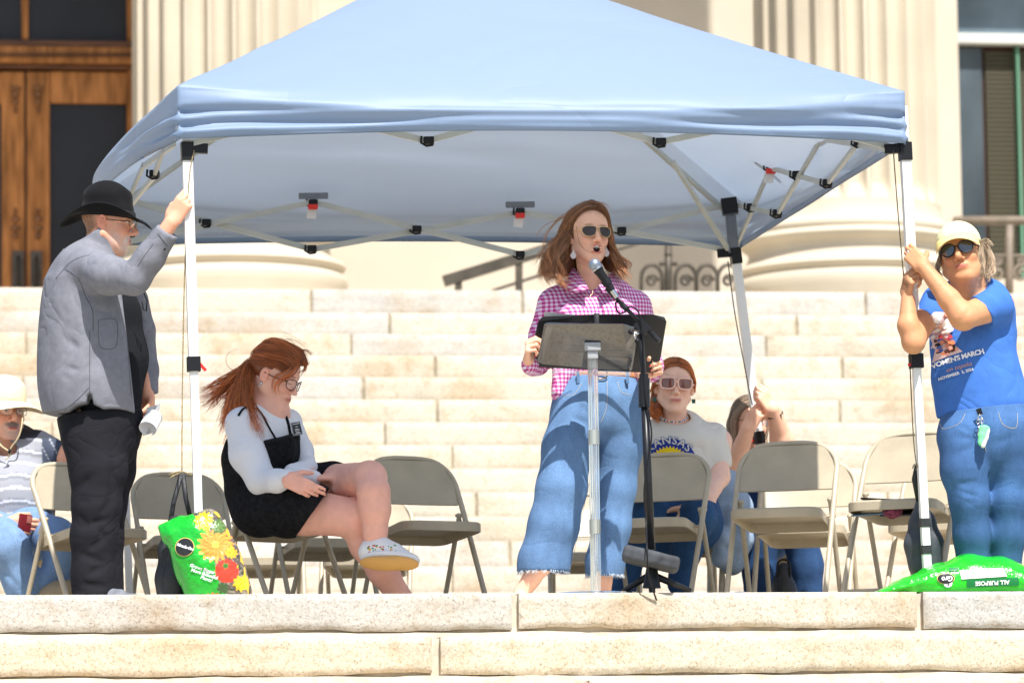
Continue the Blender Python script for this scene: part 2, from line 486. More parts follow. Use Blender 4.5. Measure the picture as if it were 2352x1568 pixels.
def blockmesh(mb, u0, u1, z0, z1, v, depth, res, amp, seed, wavy=0.0, col=(1,1,1)):
    """a dressed stone: rough subdivided front face with softened arrises, plain top, sides"""
    nu = max(2, int((u1-u0)/res)); nz = max(3, int((z1-z0)/res))
    V = []; F = []
    for j in range(nz+1):
        for i in range(nu+1):
            fu = u0+(u1-u0)*i/nu; fz = z0+(z1-z0)*j/nz
            w = mnoise.noise(Vector((fu*2.2, seed*3.1, 0)))*wavy
            w += mnoise.noise(Vector((fu*11, seed*3.1, 4)))*wavy*0.35
            zz = fz + w*max(0.0, 1-(fz-z0)/(0.5*(z1-z0)))
            e = min(fu-u0, u1-fu, z1-fz, (fz-z0))
            rd = 0.012*math.exp(-(e/0.010)**2) if e < 0.03 else 0
            d = amp*(mnoise.noise(Vector((fu*3.3, fz*5, seed))) + 0.6*mnoise.noise(Vector((fu*14, fz*14, seed+9))) + 0.35*mnoise.noise(Vector((fu*40, fz*40, seed+5))))
            V.append(tuple(Bp(fu, v + d + rd, zz)))
    for j in range(nz):
        for i in range(nu):
            a = j*(nu+1)+i; F.append((a, a+1, a+nu+2, a+nu+1))
    n0 = len(V)
    for i in range(nu+1): V.append(tuple(Bp(u0+(u1-u0)*i/nu, v+depth, z1)))
    for i in range(nu):
        a = nz*(nu+1)+i; F.append((a, a+1, n0+i+1, n0+i))
    n1 = len(V)
    for i in range(nu+1): V.append(tuple(Bp(u0+(u1-u0)*i/nu, v+depth, z0)))
    for i in range(nu):
        F.append((i+1, i, n1+i, n1+i+1))
    left = [j*(nu+1) for j in range(nz+1)]; right = [j*(nu+1)+nu for j in range(nz+1)]
    F.append(tuple([n1]+[n0]+left[::-1])) ; F.append(tuple(right+[n0+nu, n1+nu]))
    mb.col = col; mb.add(V, F); mb.col = (1,1,1)

r_ = random.Random(3)
def tint(base_grey=0.0):
    t = r_.random()
    g = r_.uniform(0.94, 1.04)
    if t < 0.25 + base_grey: return (0.93*g, 0.96*g, 1.02*g)
    if t < 0.55: return (1.02*g, 0.99*g, 0.95*g)
    return (1.0*g, 1.0*g, 0.97*g)
V0 = 19.24; RISE = 0.19; TREAD = 0.28
front = MB(); under = MB()
def course(mb, v, ztop, rise, joints_px, yrow, depth, res, amp, seed, umin, umax, wavy=0.0, gap=0.006, cols=None):
    us = [umin] + sorted(PB(x, yrow, v)[0] for x in joints_px) + [umax]
    for i in range(len(us)-1):
        c = cols[i] if cols else tint()
        blockmesh(mb, us[i]+gap, us[i+1]-gap, ztop-rise, ztop, v, depth, res, amp, seed+i*1.7, wavy, c)
# front flight: the landing's edge stones, two courses in view, plainer ones going down out of frame
course(front, V0, 0.0, 0.148, [1185, 2115], 1400, 0.9, 0.014, 0.004, 1.0, -3.4, 9.6, 0.016, 0.014, [(0.86,0.89,0.94),(0.98,0.97,0.95),(0.84,0.90,1.0)])
course(front, V0-TREAD, -RISE+0.0, 0.150, [1003, 3200], 1490, 0.32, 0.014, 0.007, 2.0, -3.4, 9.6, 0.014, 0.018, [(1.05,0.97,0.86),(1.04,1.0,0.90),(1,1,1)])
course(front, V0-2*TREAD, -2*RISE, 0.150, [1348, 2600], 1560, 0.32, 0.014, 0.006, 3.0, -3.4, 9.6, 0.012, 0.012, [(1.06,1.0,0.88),(0.97,0.97,0.95),(1,1,1)])
for k in range(3, 15):
    js = [u for u in [r_.uniform(-4, 0), r_.uniform(1, 4), r_.uniform(5, 9)]]
    us = [-8]+js+[16]
    for i in range(4): blockmesh(front, us[i]+0.006, us[i+1]-0.006, -k*RISE-0.172, -k*RISE, V0-k*TREAD, 0.32, 0.12, 0.004, k+i*0.3, 0, tint())
for k in range(0, 15):
    under.add([tuple(Bp(u, v, z)) for (v, z) in ((V0-k*TREAD+0.045, -k*RISE-0.006), (V0-k*TREAD+0.045, -(k+1)*RISE-0.02), (V0-(k-1)*TREAD+0.4, -(k+1)*RISE-0.02), (V0-(k-1)*TREAD+0.4, -k*RISE-0.006)) for u in (-8, 16)],
              [(0,2,3,1),(2,4,5,3),(4,6,7,5),(6,0,1,7),(0,6,4,2),(1,3,5,7)])
for k in range(0, 3):          # the bedding mortar squeezed out under each course, a dark gap left above it
    zb = -k*RISE-0.150-0.009; n_ = 220
    for i in range(n_):
        u0, u1 = -3.4+13*i/n_, -3.4+13*(i+1)/n_
        w0, w1 = [0.007*mnoise.noise(Vector((u*3.1, k*5.5, 7)))+0.004*mnoise.noise(Vector((u*13, k*5.5, 2))) for u in (u0, u1)]
        o0, o1 = [0.008+0.006*mnoise.noise(Vector((u*2.1, k*3.5, 1))) for u in (u0, u1)]
        under.add([tuple(Bp(u, V0-k*TREAD+o, z)) for (u, o, z) in ((u0,o0,zb+w0),(u1,o1,zb+w1),(u1,o1,-(k+1)*RISE-.004),(u0,o0,-(k+1)*RISE-.004),(u0,o0+.3,zb+w0),(u1,o1+.3,zb+w1))], [(3,2,1,0),(0,1,5,4)])
tag(front.build("steps", M_step, None, True, auto=0.9), kind="structure")
tag(under.build("steps_bedding", mat("pale_mortar", (0.62, 0.54, 0.43), 0.95, var=0.2, vscale=10, bump=0.006, bscale=20)), kind="structure")
# landing paving (out of sight from below, seen from a step up)
pav = MB()
for a in range(-5, 12):
    for b in range(0, 9):
        u0 = a*1.4 + (0.7 if b % 2 else 0); v0 = V0+0.905+b*1.32; g = r_.uniform(.92,1.05); pav.col = (g, g*.98, g*.93)
        q = [tuple(Bp(u, v, z)) for z in (-0.06, -0.002) for (u, v) in ((u0+.006,v0+.006),(u0+1.394,v0+.006),(u0+1.394,v0+1.314),(u0+.006,v0+1.314))]
        pav.add(q, [(3,2,1,0),(4,5,6,7),(0,1,5,4),(1,2,6,5),(2,3,7,6),(3,0,4,7)])
pav.col = (1,1,1)
tag(pav.build("landing", M_step), kind="structure")
pb = MB(); pb.add([tuple(Bp(u, v, z)) for z in (-0.4, -0.012) for (u, v) in ((-8,V0+0.5),(17,V0+0.5),(17,V0+13),(-8,V0+13))], [(3,2,1,0),(4,5,6,7),(0,1,5,4),(1,2,6,5),(2,3,7,6),(3,0,4,7)])
tag(pb.build("landing_bedding", M_mortar), kind="structure")
g = MB(); g.add([tuple(Bp(u, v, -15*RISE)) for (u, v) in ((-150,-120),(150,-120),(150,150),(-150,150))], [(0,1,2,3)])
tag(g.build("ground", M_ground), kind="structure")

# upper flight of stairs behind the landing
back = MB(); bed = MB()
rows = {17:[715,1200,1988], 16:[895,1830], 15:[60,807,1760], 14:[1000,1935], 13:[52,835,1750], 12:[1005,1930], 11:[120,885,1700],
        10:[1040,2010], 9:[640,1500,2150], 8:[1095,2040], 7:[500,1750], 6:[1172,1950], 5:[1040,1560], 4:[900,1800], 3:[500,1500], 2:[1000], 1:[700,1700]}
for m in range(1, 18):
    v = 31.8 + 0.2816*(m-5); z = RISE*m + (0.02 if m == 17 else 0)
    rise = RISE + (0.02 if m == 17 else 0)
    course(back, v, z, rise-0.004, rows[m], 2030-310*(z+1.18), 0.34 if m < 17 else 1.2, 0.03, 0.006, 20+m*5, -11, 17, 0.0, 0.012 if m in (17,16,14,13,12,9,8,6) else 0.008,
           [tint(0.25 if m == 17 else 0) for _ in range(6)])
    bed.add([tuple(Bp(u, vv, zz)) for (vv, zz) in ((v+0.03, z-0.006), (v+0.03, z-RISE-0.03), (v+0.5, z-RISE-0.03), (v+0.5, z-0.006)) for u in (-11, 17)],
              [(0,2,3,1),(2,4,5,3),(4,6,7,5),(6,0,1,7),(0,6,4,2),(1,3,5,7)])
tag(back.build("upper_steps", M_step, None, True, auto=0.9), kind="structure")
tag(bed.build("upper_steps_bedding", M_mortar), kind="structure")
ZT = RISE*17 + 0.02; VT = 31.8+0.2816*12
pb = MB(); pb.add([tuple(Bp(u, v, z)) for z in (ZT-0.4, ZT-0.004) for (u, v) in ((-12,VT+0.9),(20,VT+0.9),(20,VT+8),(-12,VT+8))], [(3,2,1,0),(4,5,6,7),(0,1,5,4),(1,2,6,5),(2,3,7,6),(3,0,4,7)])
tag(pb.build("terrace", M_wall), kind="structure")

# ------------------------------------------------------------------ the stone building: back wall, columns, door, window
bld = thing("stone_building", "pale limestone building front with fluted columns, wooden double door and tall window", "building", Bp(3, 42, ZT))
VC = 37.6; VW = 42.6                    # column centres, back wall
def col_profile():
    ys = [(2030-y) for y in (0,)]
    c = PB(1945, 600, VC-0.8)
    zf = lambda y: PB(1945, y, VC-0.85)[1]
    P_ = [(0.93, ZT+0.14), (0.955, zf(650)), (0.965, zf(635)), (0.95, zf(619)), (0.905, zf(613)), (0.93, zf(606)), (0.95, zf(598)), (0.93, zf(588)), (0.865, zf(582)),
          (0.845, zf(575)), (0.82, zf(562)), (0.825, zf(548)), (0.86, zf(541)), (0.885, zf(536)), (0.90, zf(528)), (0.885, zf(519)), (0.85, zf(515)), (0.865, zf(508)), (0.86, zf(500)), (0.83, zf(494)),
          (0.80, zf(492)), (0.775, zf(480)), (0.757, zf(465)), (0.752, zf(455))]
    return P_, zf(455), zf(440)
prof, zs, zs2 = col_profile()
def column(px, top):
    u, _ = PB(px, 300, VC)
    mb = MB(); mb.M = Matrix.Translation(Bp(u, VC, 0)) @ Matrix.Rotation(YAW, 4, 'Z')
    def flute(th, r, z):
        k = max(0, min(1, (z-zs-0.03)/0.12))
        f = (th/(2*math.pi)*24) % 1.0
        q = abs(f-0.5)*2             # 0 at flute centre, 1 at fillet
        dpt = 0.0 if q > 0.80 else math.sqrt(max(0, 1-(q/0.80)**2))
        return r - 0.095*dpt*k
    n = 24*14
    pts = [(0.752, zs)] + [(0.750, zs+0.03+0.12*i/6) for i in range(7)] + [(0.748-0.045*(i/14)**1.3, zs+0.2+(top-zs-0.2)*i/14) for i in range(15)]
    mb.lathe(pts, n, flute)
    o = mb.build("column_shaft", M_lime, bld, True, auto=0.5)
    mb = MB(); mb.M = Matrix.Translation(Bp(u, VC, 0)) @ Matrix.Rotation(YAW, 4, 'Z')
    mb.lathe(smooth_prof(prof), 96)
    mb.box((-1.0, -1.0, ZT-0.1), (1.0, 1.0, ZT+0.142), 0.01)
    mb.build("column_base", M_lime, o, True, auto=0.9)
def smooth_prof(p): return p
COLTOP = ZT+15.5
for px in (519, 1945): column(px, COLTOP)
# wall with openings for the door (left) and window (right)
def uw(px, v=VW): return PB(px, 300, v)[0]
def zw(py, px=1176, v=VW): return PB(px, py, v)[1]
uD1 = uw(322); uD0 = uw(-318); zDtop = zw(-86, 60)+.05
uW0 = uw(2128); uW1 = uw(2806); zWb = zw(640, 2250)
wall = MB()
def wbox(u0,u1,z0,z1,v0,v1,mb=wall):
    mb.add([tuple(Bp(u, v, z)) for z in (z0,z1) for (u, v) in ((u0,v0),(u1,v0),(u1,v1),(u0,v1))], [(3,2,1,0),(4,5,6,7),(0,1,5,4),(1,2,6,5),(2,3,7,6),(3,0,4,7)])
wbox(-12, uD0, ZT-.3, COLTOP, VW, VW+.8); wbox(uD0, uD1, zDtop, COLTOP, VW, VW+.8); wbox(uD1, uW0, ZT-.3, COLTOP, VW, VW+.8)
wbox(uW0, uW1, ZT-.3, zWb, VW, VW+.8); wbox(uW0, uW1, zw(-96,2400), COLTOP, VW, VW+.8); wbox(uW1, 20, ZT-.3, COLTOP, VW, VW+.8)
# a shallow pilaster answering each column
for px in (560, 2010):
    uc = uw(px)
    wbox(uc-0.75, uc+0.75, ZT, COLTOP-.002, VW-0.22, VW-0.002)
wall.build("wall", M_wall, bld)
roof = MB(); wbox(-12, 20, COLTOP, COLTOP+1.6, VC-1.1, VW+.9, roof)
roof.build("entablature", M_wall, bld)
# wooden door
M_wood = mat("door_oak", (0.37, 0.155, 0.050), 0.6, spec=0.15, var=0.45, vscale=3.0, stretch=(6,6,0.8), bump=0.002, bscale=14)
M_wooddark = mat("door_groove", (0.055, 0.022, 0.010), 0.6)
M_glassdark = mat("dark_glass", (0.028, 0.030, 0.036), 0.35, spec=0.25, var=0.12, vscale=1.5)
def on_wall(name, rects, material, parent, v0, v1, bev=0.012):
    mb = MB()
    mb.M = Matrix.Rotation(YAW, 4, 'Z')
    for (xa, ya, xb, yb) in rects:
        ua, _ = PB(xa, ya, VW+.3); ub, _ = PB(xb, yb, VW+.3)
        cx = (xa+xb)/2
        za = PB(cx, yb, VW+.3)[1]; zb = PB(cx, ya, VW+.3)[1]
        mb.box((ua, v0, za), (ub, v1, zb), bev)
    return mb.build(name, material, parent, False)
VD = VW+0.34
dr = on_wall("door", [(-300,163,-236,900),(-120,163,-60,900),(-120,163,4,236),(4,163,58,900),(-300,163,-120,236),(62,163,116,900),(116,163,292,236),(292,90,318,900)], M_wood, bld, VD, VD+.09)
on_wall("transom_bar", [(-300,108,318,146)], M_wood, dr, VD-.10, VD+.06)
on_wall("transom_cornice", [(-300,92,318,107),(-300,147,318,157)], mat("oak_dark_edge",(0.13,0.05,0.018),0.5,var=0.4,vscale=5,stretch=(.6,1,6)), dr, VD-.05, VD+.06)
dn = MB(); dn.M = Matrix.Rotation(YAW, 4, 'Z')
for i in range(44):
    x = -60+i*8.6; ua = PB(x,130,VW+.3)[0]; za = PB(x,131,VW+.3)[1]; dn.box((ua,VD-.135,za-.012),(ua+.02,VD-.098,za+.02),0.003)
dn.build("dentil", M_wooddark, dr)
for r in [(50,-80,66,90),(-300,-80,-280,90),(292,-80,306,90)]: on_wall("mullion", [r], M_wood, dr, VD, VD+.06)
on_wall("transom_glass", [(-282,-80,51,92),(65,-80,293,92)], M_glassdark, dr, VD+.05, VD+.07, 0)
on_wall("door_glass", [(-120,234,5,900),(115,234,293,900)], M_glassdark, dr, VD+.05, VD+.07, 0)
on_wall("door_gap", [(57,160,63,900)], M_wooddark, dr, VD+.03, VD+.05, 0)
M_carv = mat("oak_carving",(0.20,0.085,0.03),0.5,var=0.3)
for x in (36, 88):
    car = MB(); car.M = Matrix.Rotation(YAW, 4, 'Z')
    u, z = PB(x, 202, VW+.3)
    for k, (dz, w, hh) in enumerate(((0,.055,.02),(-.05,.045,.035),(-.12,.03,.04),(-.2,.018,.03))):
        car.ball((u, VD-.005, z+dz), (w, .03, hh), 10)
    car.build("carved_ornament", M_carv, dr, True); car = MB(); car.M = Matrix.Rotation(YAW, 4, 'Z')
    u, z = PB(x, 515, VW+.3)
    for k, (dz, w, hh) in enumerate(((0.12,.02,.03),(.05,.04,.04),(-.03,.05,.03),(-.10,.03,.04))):
        car.ball((u, VD-.005, z+dz), (w, .03, hh), 10)
    car.build("carved_ornament", M_carv, dr, True)
for x in (42, 84):
    h_ = on_wall("handle_plate", [(x-14,575,x+14,800)], mat("bronze",(0.10,0.085,0.07),0.5,metal=0.6,var=0.3), dr, VD-.02, VD+.005)
    u, z = PB(x, 620, VW+.3); q = MB(); q.M = Matrix.Rotation(YAW,4,'Z'); q.tube([(u,VD-.03,z+.12),(u,VD-.07,z+.08),(u,VD-.07,z-.12),(u,VD-.03,z-.16)],.014,8)
    q.build("handle", mat("bronze_dark",(0.05,0.04,0.03),0.4,metal=0.7), h_, True)
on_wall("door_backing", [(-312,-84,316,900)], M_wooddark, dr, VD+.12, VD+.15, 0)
# tall window on the right
M_wglass = mat("window_glass", (0.055, 0.07, 0.08), 0.25, spec=0.35, var=0.55, vscale=1.3, stretch=(1,1,0.6))
wd = on_wall("window", [(2130,82,2800,106)], mat("pale_frame",(0.55,0.56,0.52),0.6), bld, VD-.1, VD+.05)
M_gf = mat("green_frame",(0.14,0.30,0.20),0.9,spec=.1)
for r in [(2186,106,2199,640),(2337,106,2351,640),(2500,106,2514,640)]: on_wall("mullion", [r], M_gf, wd, VD-.04, VD+.04)
on_wall("pane", [(2130,-90,2800,82)], mat("upper_pane",(0.11,0.15,0.18),0.3,var=0.4,vscale=1.6), wd, VD+.04, VD+.06, 0)
on_wall("pane", [(2130,106,2272,640)], M_wglass, wd, VD+.045, VD+.06, 0)
bl = MB(); bl.M = Matrix.Rotation(YAW,4,'Z')
ua = PB(2272,300,VW+.3)[0]; ub = PB(2500,300,VW+.3)[0]; z = zWb
while z < zw(106,2300): bl.box((ua,VD+.05,z),(ub,VD+.085,z+.033)); z += .045
bl.build("blind", mat("olive_blind",(0.065,0.058,0.034),0.7), wd)
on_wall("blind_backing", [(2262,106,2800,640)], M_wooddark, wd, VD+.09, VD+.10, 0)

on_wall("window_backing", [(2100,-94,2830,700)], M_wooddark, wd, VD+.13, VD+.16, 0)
# ------------------------------------------------------------------ iron railings on the terrace
M_iron = mat("dark_iron", (0.075, 0.062, 0.045), 0.5, metal=0.3, var=0.3)
VR = VT+0.75
def rp(px, py, v=None): 
    u, z = PB(px, py, v or VR); return Bp(u, v or VR, z)
mb = MB()
mb.bar(rp(1020,646), rp(1500,498), 0.085, 0.07); mb.bar(rp(1130,668), rp(1500,548), 0.022, 0.03)
for x, y in ((1053,636),(1192,594),(1400,530)): mb.bar(rp(x,y), rp(x,720), 0.05, 0.05, side=BU)
tag(mb.build("handrail", M_iron), "dark sloping iron handrail behind the speaker's head at the top of the steps", "handrail")
mb = MB()
mb.tube([rp(1535,560), rp(1535,715)], 0.028, 8)
for y in (606,): mb.tube([rp(1519,y), rp(1551,y)], 0.016, 6); mb.ball(rp(1519,y), .02, 8); mb.ball(rp(1551,y), .02, 8)
mb.ball(rp(1535,585),.035,8); mb.ball(rp(1535,625),.03,8)
for cx in (1497, 1575, 1624, 1673):
    w = 24
    arc = [rp(cx+w*math.cos(a), 640-32*math.sin(a)) for a in [math.pi*i/12 for i in range(13)]]
    mb.tube([rp(cx+w,700)]+arc+[rp(cx-w,700)], 0.016, 6)
    spi = []
    for i in range(22):
        a = i*0.42; rr = 15*(1-i/26); spi.append(rp(cx+rr*math.cos(a), 645-rr*math.sin(a)))
    mb.tube(spi, 0.013, 6)
mb.bar(rp(1470,700), rp(1700,697), 0.03, 0.03)
tag(mb.build("scroll_railing", M_iron, None, True), "black wrought iron railing of scrolled loops beside the round column base", "railing")
M_rail = mat("weathered_rail", (0.20, 0.16, 0.12), 0.6, var=0.25)
mb = MB(); v2 = VR+1.8
mb.bar(rp(2190,508,v2), rp(2700,505,v2), 0.06, 0.06); mb.bar(rp(2200,588,v2), rp(2700,586,v2), 0.025, 0.025); mb.bar(rp(2200,690,v2), rp(2700,690,v2), 0.04, 0.04)
for x in (2318, 2560): mb.bar(rp(x,505,v2), rp(x,720,v2), 0.055, 0.055, side=BU)
for i in range(60): 
    x = 2195+i*8.4; mb.ball(rp(x,499,v2), .014, 6)
for cx in (2245, 2290, 2346, 2400, 2450):
    for (rr0, yy, sg) in ((20, 628, 1), (12, 600, -1)):
        spi = []
        for i in range(24):
            a = i*0.40*sg+1.5; rr = rr0*(1-i/28); spi.append(rp(cx+rr*math.cos(a), yy-rr*math.sin(a), v2))
        mb.tube(spi, 0.014, 6)
tag(mb.build("balcony_railing", M_rail, None, True), "pale scrolled balcony railing in front of the window at the right edge", "railing")
# ------------------------------------------------------------------ canopy tent
M_fab = mat("canopy_fabric", (0.255, 0.345, 0.50), 0.46, spec=0.35, transl=(0.30, (0.40, 0.50, 0.64)), bump=0.0015, bscale=9, bump2=0.006, b2scale=1.6, crease=(0.012,1.6,(1,1,1)))
def coated_lining(m, colr, rough):       # the cloth's inner face has a silvery coating
    nt = m.node_tree; N = nt.nodes; L = nt.links; b = N["Principled BSDF"]
    g = N.new("ShaderNodeNewGeometry"); mx = N.new("ShaderNodeMix"); mx.data_type = 'RGBA'
    mx.inputs[6].default_value = b.inputs["Base Color"].default_value; mx.inputs[7].default_value = (*colr, 1)
    L.new(g.outputs["Backfacing"], mx.inputs[0]); L.new(mx.outputs[2], b.inputs["Base Color"])
    mr = N.new("ShaderNodeMapRange"); mr.inputs[3].default_value = b.inputs["Roughness"].default_value; mr.inputs[4].default_value = rough
    L.new(g.outputs["Backfacing"], mr.inputs[0]); L.new(mr.outputs[0], b.inputs["Roughness"])
coated_lining(M_fab, (0.52, 0.54, 0.58), 0.34)
M_white = mat("white_enamel", (0.78, 0.78, 0.76), 0.35, var=0.05, vscale=4)
M_truss = mat("truss_steel", (0.50, 0.51, 0.46), 0.4, var=0.08)
M_black = mat("black_plastic", (0.010, 0.010, 0.012), 0.42, spec=.3)
M_grey = mat("grey_sleeve", (0.16, 0.18, 0.21), 0.5)
M_red = mat("red_plastic", (0.75, 0.03, 0.02), 0.4)
tent = thing("canopy_tent", "light blue pop-up canopy tent on white poles held over the speaker", "canopy tent", (0, 21, 0))
cFL = P(408,197,19.45); cFR = P(2078,210,19.95); cBR = P(1702,462,22.95); cBL = Vector((-1.97, 22.40, 2.07))
PEAK = Vector((-0.24, 21.1, 3.0))
corners = [cFL, cFR, cBR, cBL]
ctr = sum(corners, Vector())/4
def canopy():
    NS = 90; NR = 34; NVv = 22
    per = []
    for s_ in range(4):
        a = corners[s_]; b = corners[(s_+1)%4]
        out = Vector((b.y-a.y, a.x-b.x, 0)).normalized()
        for i in range(NS):
            # cluster samples near the corners
            t = i/NS; t = 0.5-0.5*math.cos(math.pi*t)*(1-0.0) if True else t
            t = 0.65*t + 0.35*i/NS
            per.append((a.lerp(b, t), out, t, s_, (b-a).length))
    n = len(per); V = []; F = []
    def bend(p, out, t, s_, L):     # eave bulges out where wind fills it
        m = math.sin(math.pi*t)
        return p + out*(0.07*m if s_ == 0 else 0.13*m if s_ == 3 else 0.05*m) + Vector((0,0, 0.015*m))
    rows = []
    for j in range(1, NR+1):
        rho = j/NR; row = []
        for (p, out, t, s_, L) in per:
            m = math.sin(math.pi*t)**0.8
            q = PEAK.lerp(bend(p, out, t, s_, L), rho)
            # rounded shoulder at mid-side, taut line at the hip
            q.z += 0.10*m*math.sin(math.pi*rho)**1.0*(0.4 if s_ == 0 else -0.5)
            sh = max(0, rho-0.80)/0.20
            q.z -= 0.045*m*sh*sh
            q.z += -0.05*math.sin(math.pi*rho)*(1-m)*0.4
            dc = min(t, 1-t)*L
            if s_ in (2,1,3):
                w = mnoise.noise(Vector((t*3.1+s_*7, rho*14, 2)))*0.030*m + mnoise.noise(Vector((t*1.4+s_*5, rho*30, 5)))*0.012*m
                q.z += w*min(1, rho*1.5)*max(0,(rho-.3)/.7)
            else:
                q.z += mnoise.noise(Vector((t*5, rho*9, 1)))*0.010*rho
            row.append(q)
        rows.append(row)
    for j in range(1, NVv+1):
        f = j/NVv; row = []
        for (p, out, t, s_, L) in per:
            m = math.sin(math.pi*t)
            dc = min(t, 1-t)*L
            H = 0.228 - 0.018*m + (0.0 if s_ != 0 else -0.006)
            q = bend(p, out, t, s_, L).copy()
            q.z -= 0.045*m**0.8
            q.z -= (H-0.045*m**0.8)*f
            edge = min(1, dc/0.02)
            ph = f*23 + mnoise.noise(Vector((t*6+s_*3, 0, 3)))*2.2 + dc*2.0
            amp = 0.020*math.exp(-dc/0.50)*(0.4+0.9*abs(mnoise.noise(Vector((f*5+s_*2, dc*1.5, 7)))))*1.6*edge*max(0, min(1, (f-.22)*4))*min(1,(1-f)*5+.3)
            # long diagonal drapes running out of the corners
            ph2 = f*9 - dc*2.6 + s_
            amp2 = 0.024*math.exp(-((dc-0.55)/0.5)**2)*edge*math.sin(math.pi*f)
            o = amp*math.sin(ph) + amp2*math.sin(ph2) + 0.020*m*math.sin(math.pi*f*.9)
            o += 0.010*edge*mnoise.noise(Vector((t*4+s_, f*7, 8)))
            if f > 0.86: o -= 0.010*(f-0.86)/0.14*m
            row.append(q + out*o)
        rows.append(row)
    ms = [math.sin(math.pi*t)**0.6 for (_,_,t,_,_) in per]
    for it in range(26):
        for j in range(NR-6, NR+7):
            new = []
            for k in range(n):
                a_ = (rows[j-1][k]+rows[j+1][k])/2; wt = 0.8*ms[k]**4*max(0, 1-abs(j-NR-0.5)/7)
                new.append(rows[j][k].lerp(a_, wt))
            rows[j] = new
    row = rows[-1]; inner = []
    for k, (p, out, t, s_, L) in enumerate(per): inner.append(row[k] - out*0.006 + Vector((0,0,0.028)))
    rows.append(inner)
    V = [PEAK]; 
    for r in rows: V += r
    for k in range(n): F.append((0, 1+k, 1+(k+1)%n))
    for j in range(len(rows)-1):
        for k in range(n):
            a = 1+j*n+k; b = 1+j*n+(k+1)%n
            F.append((a, a+n, b+n, b))
    return V, F
V, F = canopy()
me = mesh_np("canopy_cloth", np.array([tuple(v) for v in V]), F)
link("canopy_cloth", me, M_fab, tent, True)
def Dfr(px): return 19.52+(px-430)/1650*0.5
def Dbk(px): return 22.3+(px-300)/1400*0.45
def Drt(px): return 19.98+(2060-px)/370*2.77
def Dlf(px): return 19.5+(430-px)/150*2.6
def tp(Df): return lambda x, y: P(x, y, Df(x))
jt = []       # joints
def bars(Df, segs, w=0.026, off=0.0):
    f = tp(Df)
    for i, (x0,y0,x1,y1) in enumerate(segs):
        a = f(x0,y0); b = f(x1,y1)
        sh = (0.012 if i % 2 else -0.012)
        a.y += sh; b.y += sh
        mb = MB(); mb.bar(a, b, w, 0.015, side=(0,0,1)); mb.build("truss_bar", M_truss, tent)
bars(Dbk, [(720,465,245,566),(250,448,717,572),(720,465,1195,585),(717,572,1195,487),(1195,487,1668,575),(1195,585,1675,468)])
bars(Drt, [(1675,468,1785,492),(1688,572,1770,385),(1785,492,1888,316),(1770,385,1900,422),(1900,422,1972,326),(1886,318,2055,346)], 0.022)
bars(Dfr, [(442,330,722,262),(985,324,722,262),(985,324,1250,252),(1518,327,1250,252),(1518,327,1790,272),(2050,338,1790,272)])
bars(Dlf, [(355,402,378,340),(355,402,300,470),(330,380,290,470),(330,380,400,330)], 0.022)
def joint(Df, x, y, red=False):
    p = P(x, y, Df(x)); mb = MB(); mb.M = Matrix.Translation(p)
    mb.box((-.022,-.03,-.016),(.022,.03,.016),.006); mb.tube([(-.0,-.036,0),(0,.036,0)],.013,10)
    mb.tube([(-.03,-.02,.018),(-.033,-.02,-.01),(-.01,-.02,-.024),(.018,-.02,-.02)],.005,6)
    o = mb.build("joint", M_black, tent, True, auto=.6)
    if red:
        q = MB(); q.M = Matrix.Translation(p); q.box((-.024,-.045,-.034),(.022,-.018,-.010),.004); q.build("red_catch", M_red, o)
        q = MB(); q.M = Matrix.Translation(p); q.add([(-.03,.0,-.03),(.015,.0,-.03),(.01,.005,-.075),(-.034,.005,-.07)], [(0,1,2,3)]); q.build("care_tag", M_white, o)
        q = MB(); q.M = Matrix.Translation(p); q.box((-.07,-.01,.022),(.07,.02,.05),.004); q.build("clear_bracket", mat("smoke_plastic",(0.12,0.12,0.13),0.3,alpha=0.6), o)
for x, y in ((475,512),(717,572),(958,527),(1195,585),(1428,530)): joint(Dbk, x, y)
for x, y in ((720,467),(1195,487)): joint(Dbk, x, y, True)
for x, y in ((1725,476),(1785,490),(1830,402),(1900,421),(1972,328)): joint(Drt, x, y)
joint(Drt, 1770, 385, True)
for x, y in ((985,324),(1518,327)): joint(Dfr, x, y)
joint(Dlf, 355, 400)
for i, c in enumerate(corners):      # ridge poles under the hips
    mb = MB(); a = c + Vector((0,0,-.12)); b = PEAK + Vector((0,0,-.10)); a = a.lerp(b, 0.03)
    mb.bar(a, b, .02, .02); mb.build("ridge_pole", M_truss, tent)
for (Df, a, b) in ((Drt, (1672,572), (1546,372)),):
    mb = MB(); mb.bar(P(*a, 22.7), P(*b, 22.1), .022, .016); mb.build("ridge_strut", M_truss, tent)
LEGS = dict(FL=((430,352,19.52),(462,1395,19.55)), FR=((2079,352,20.0),(2134,1395,20.02)), BR=((1690,590,22.72),(1792,1400,22.95)), BL=((268,560,22.3),(300,1440,22.35)))
def legpt(k, y):
    a, b = LEGS[k]; t = (y-a[1])/(b[1]-a[1]); return P(a[0]+(b[0]-a[0])*t, y, a[2]+(b[2]-a[2])*t)
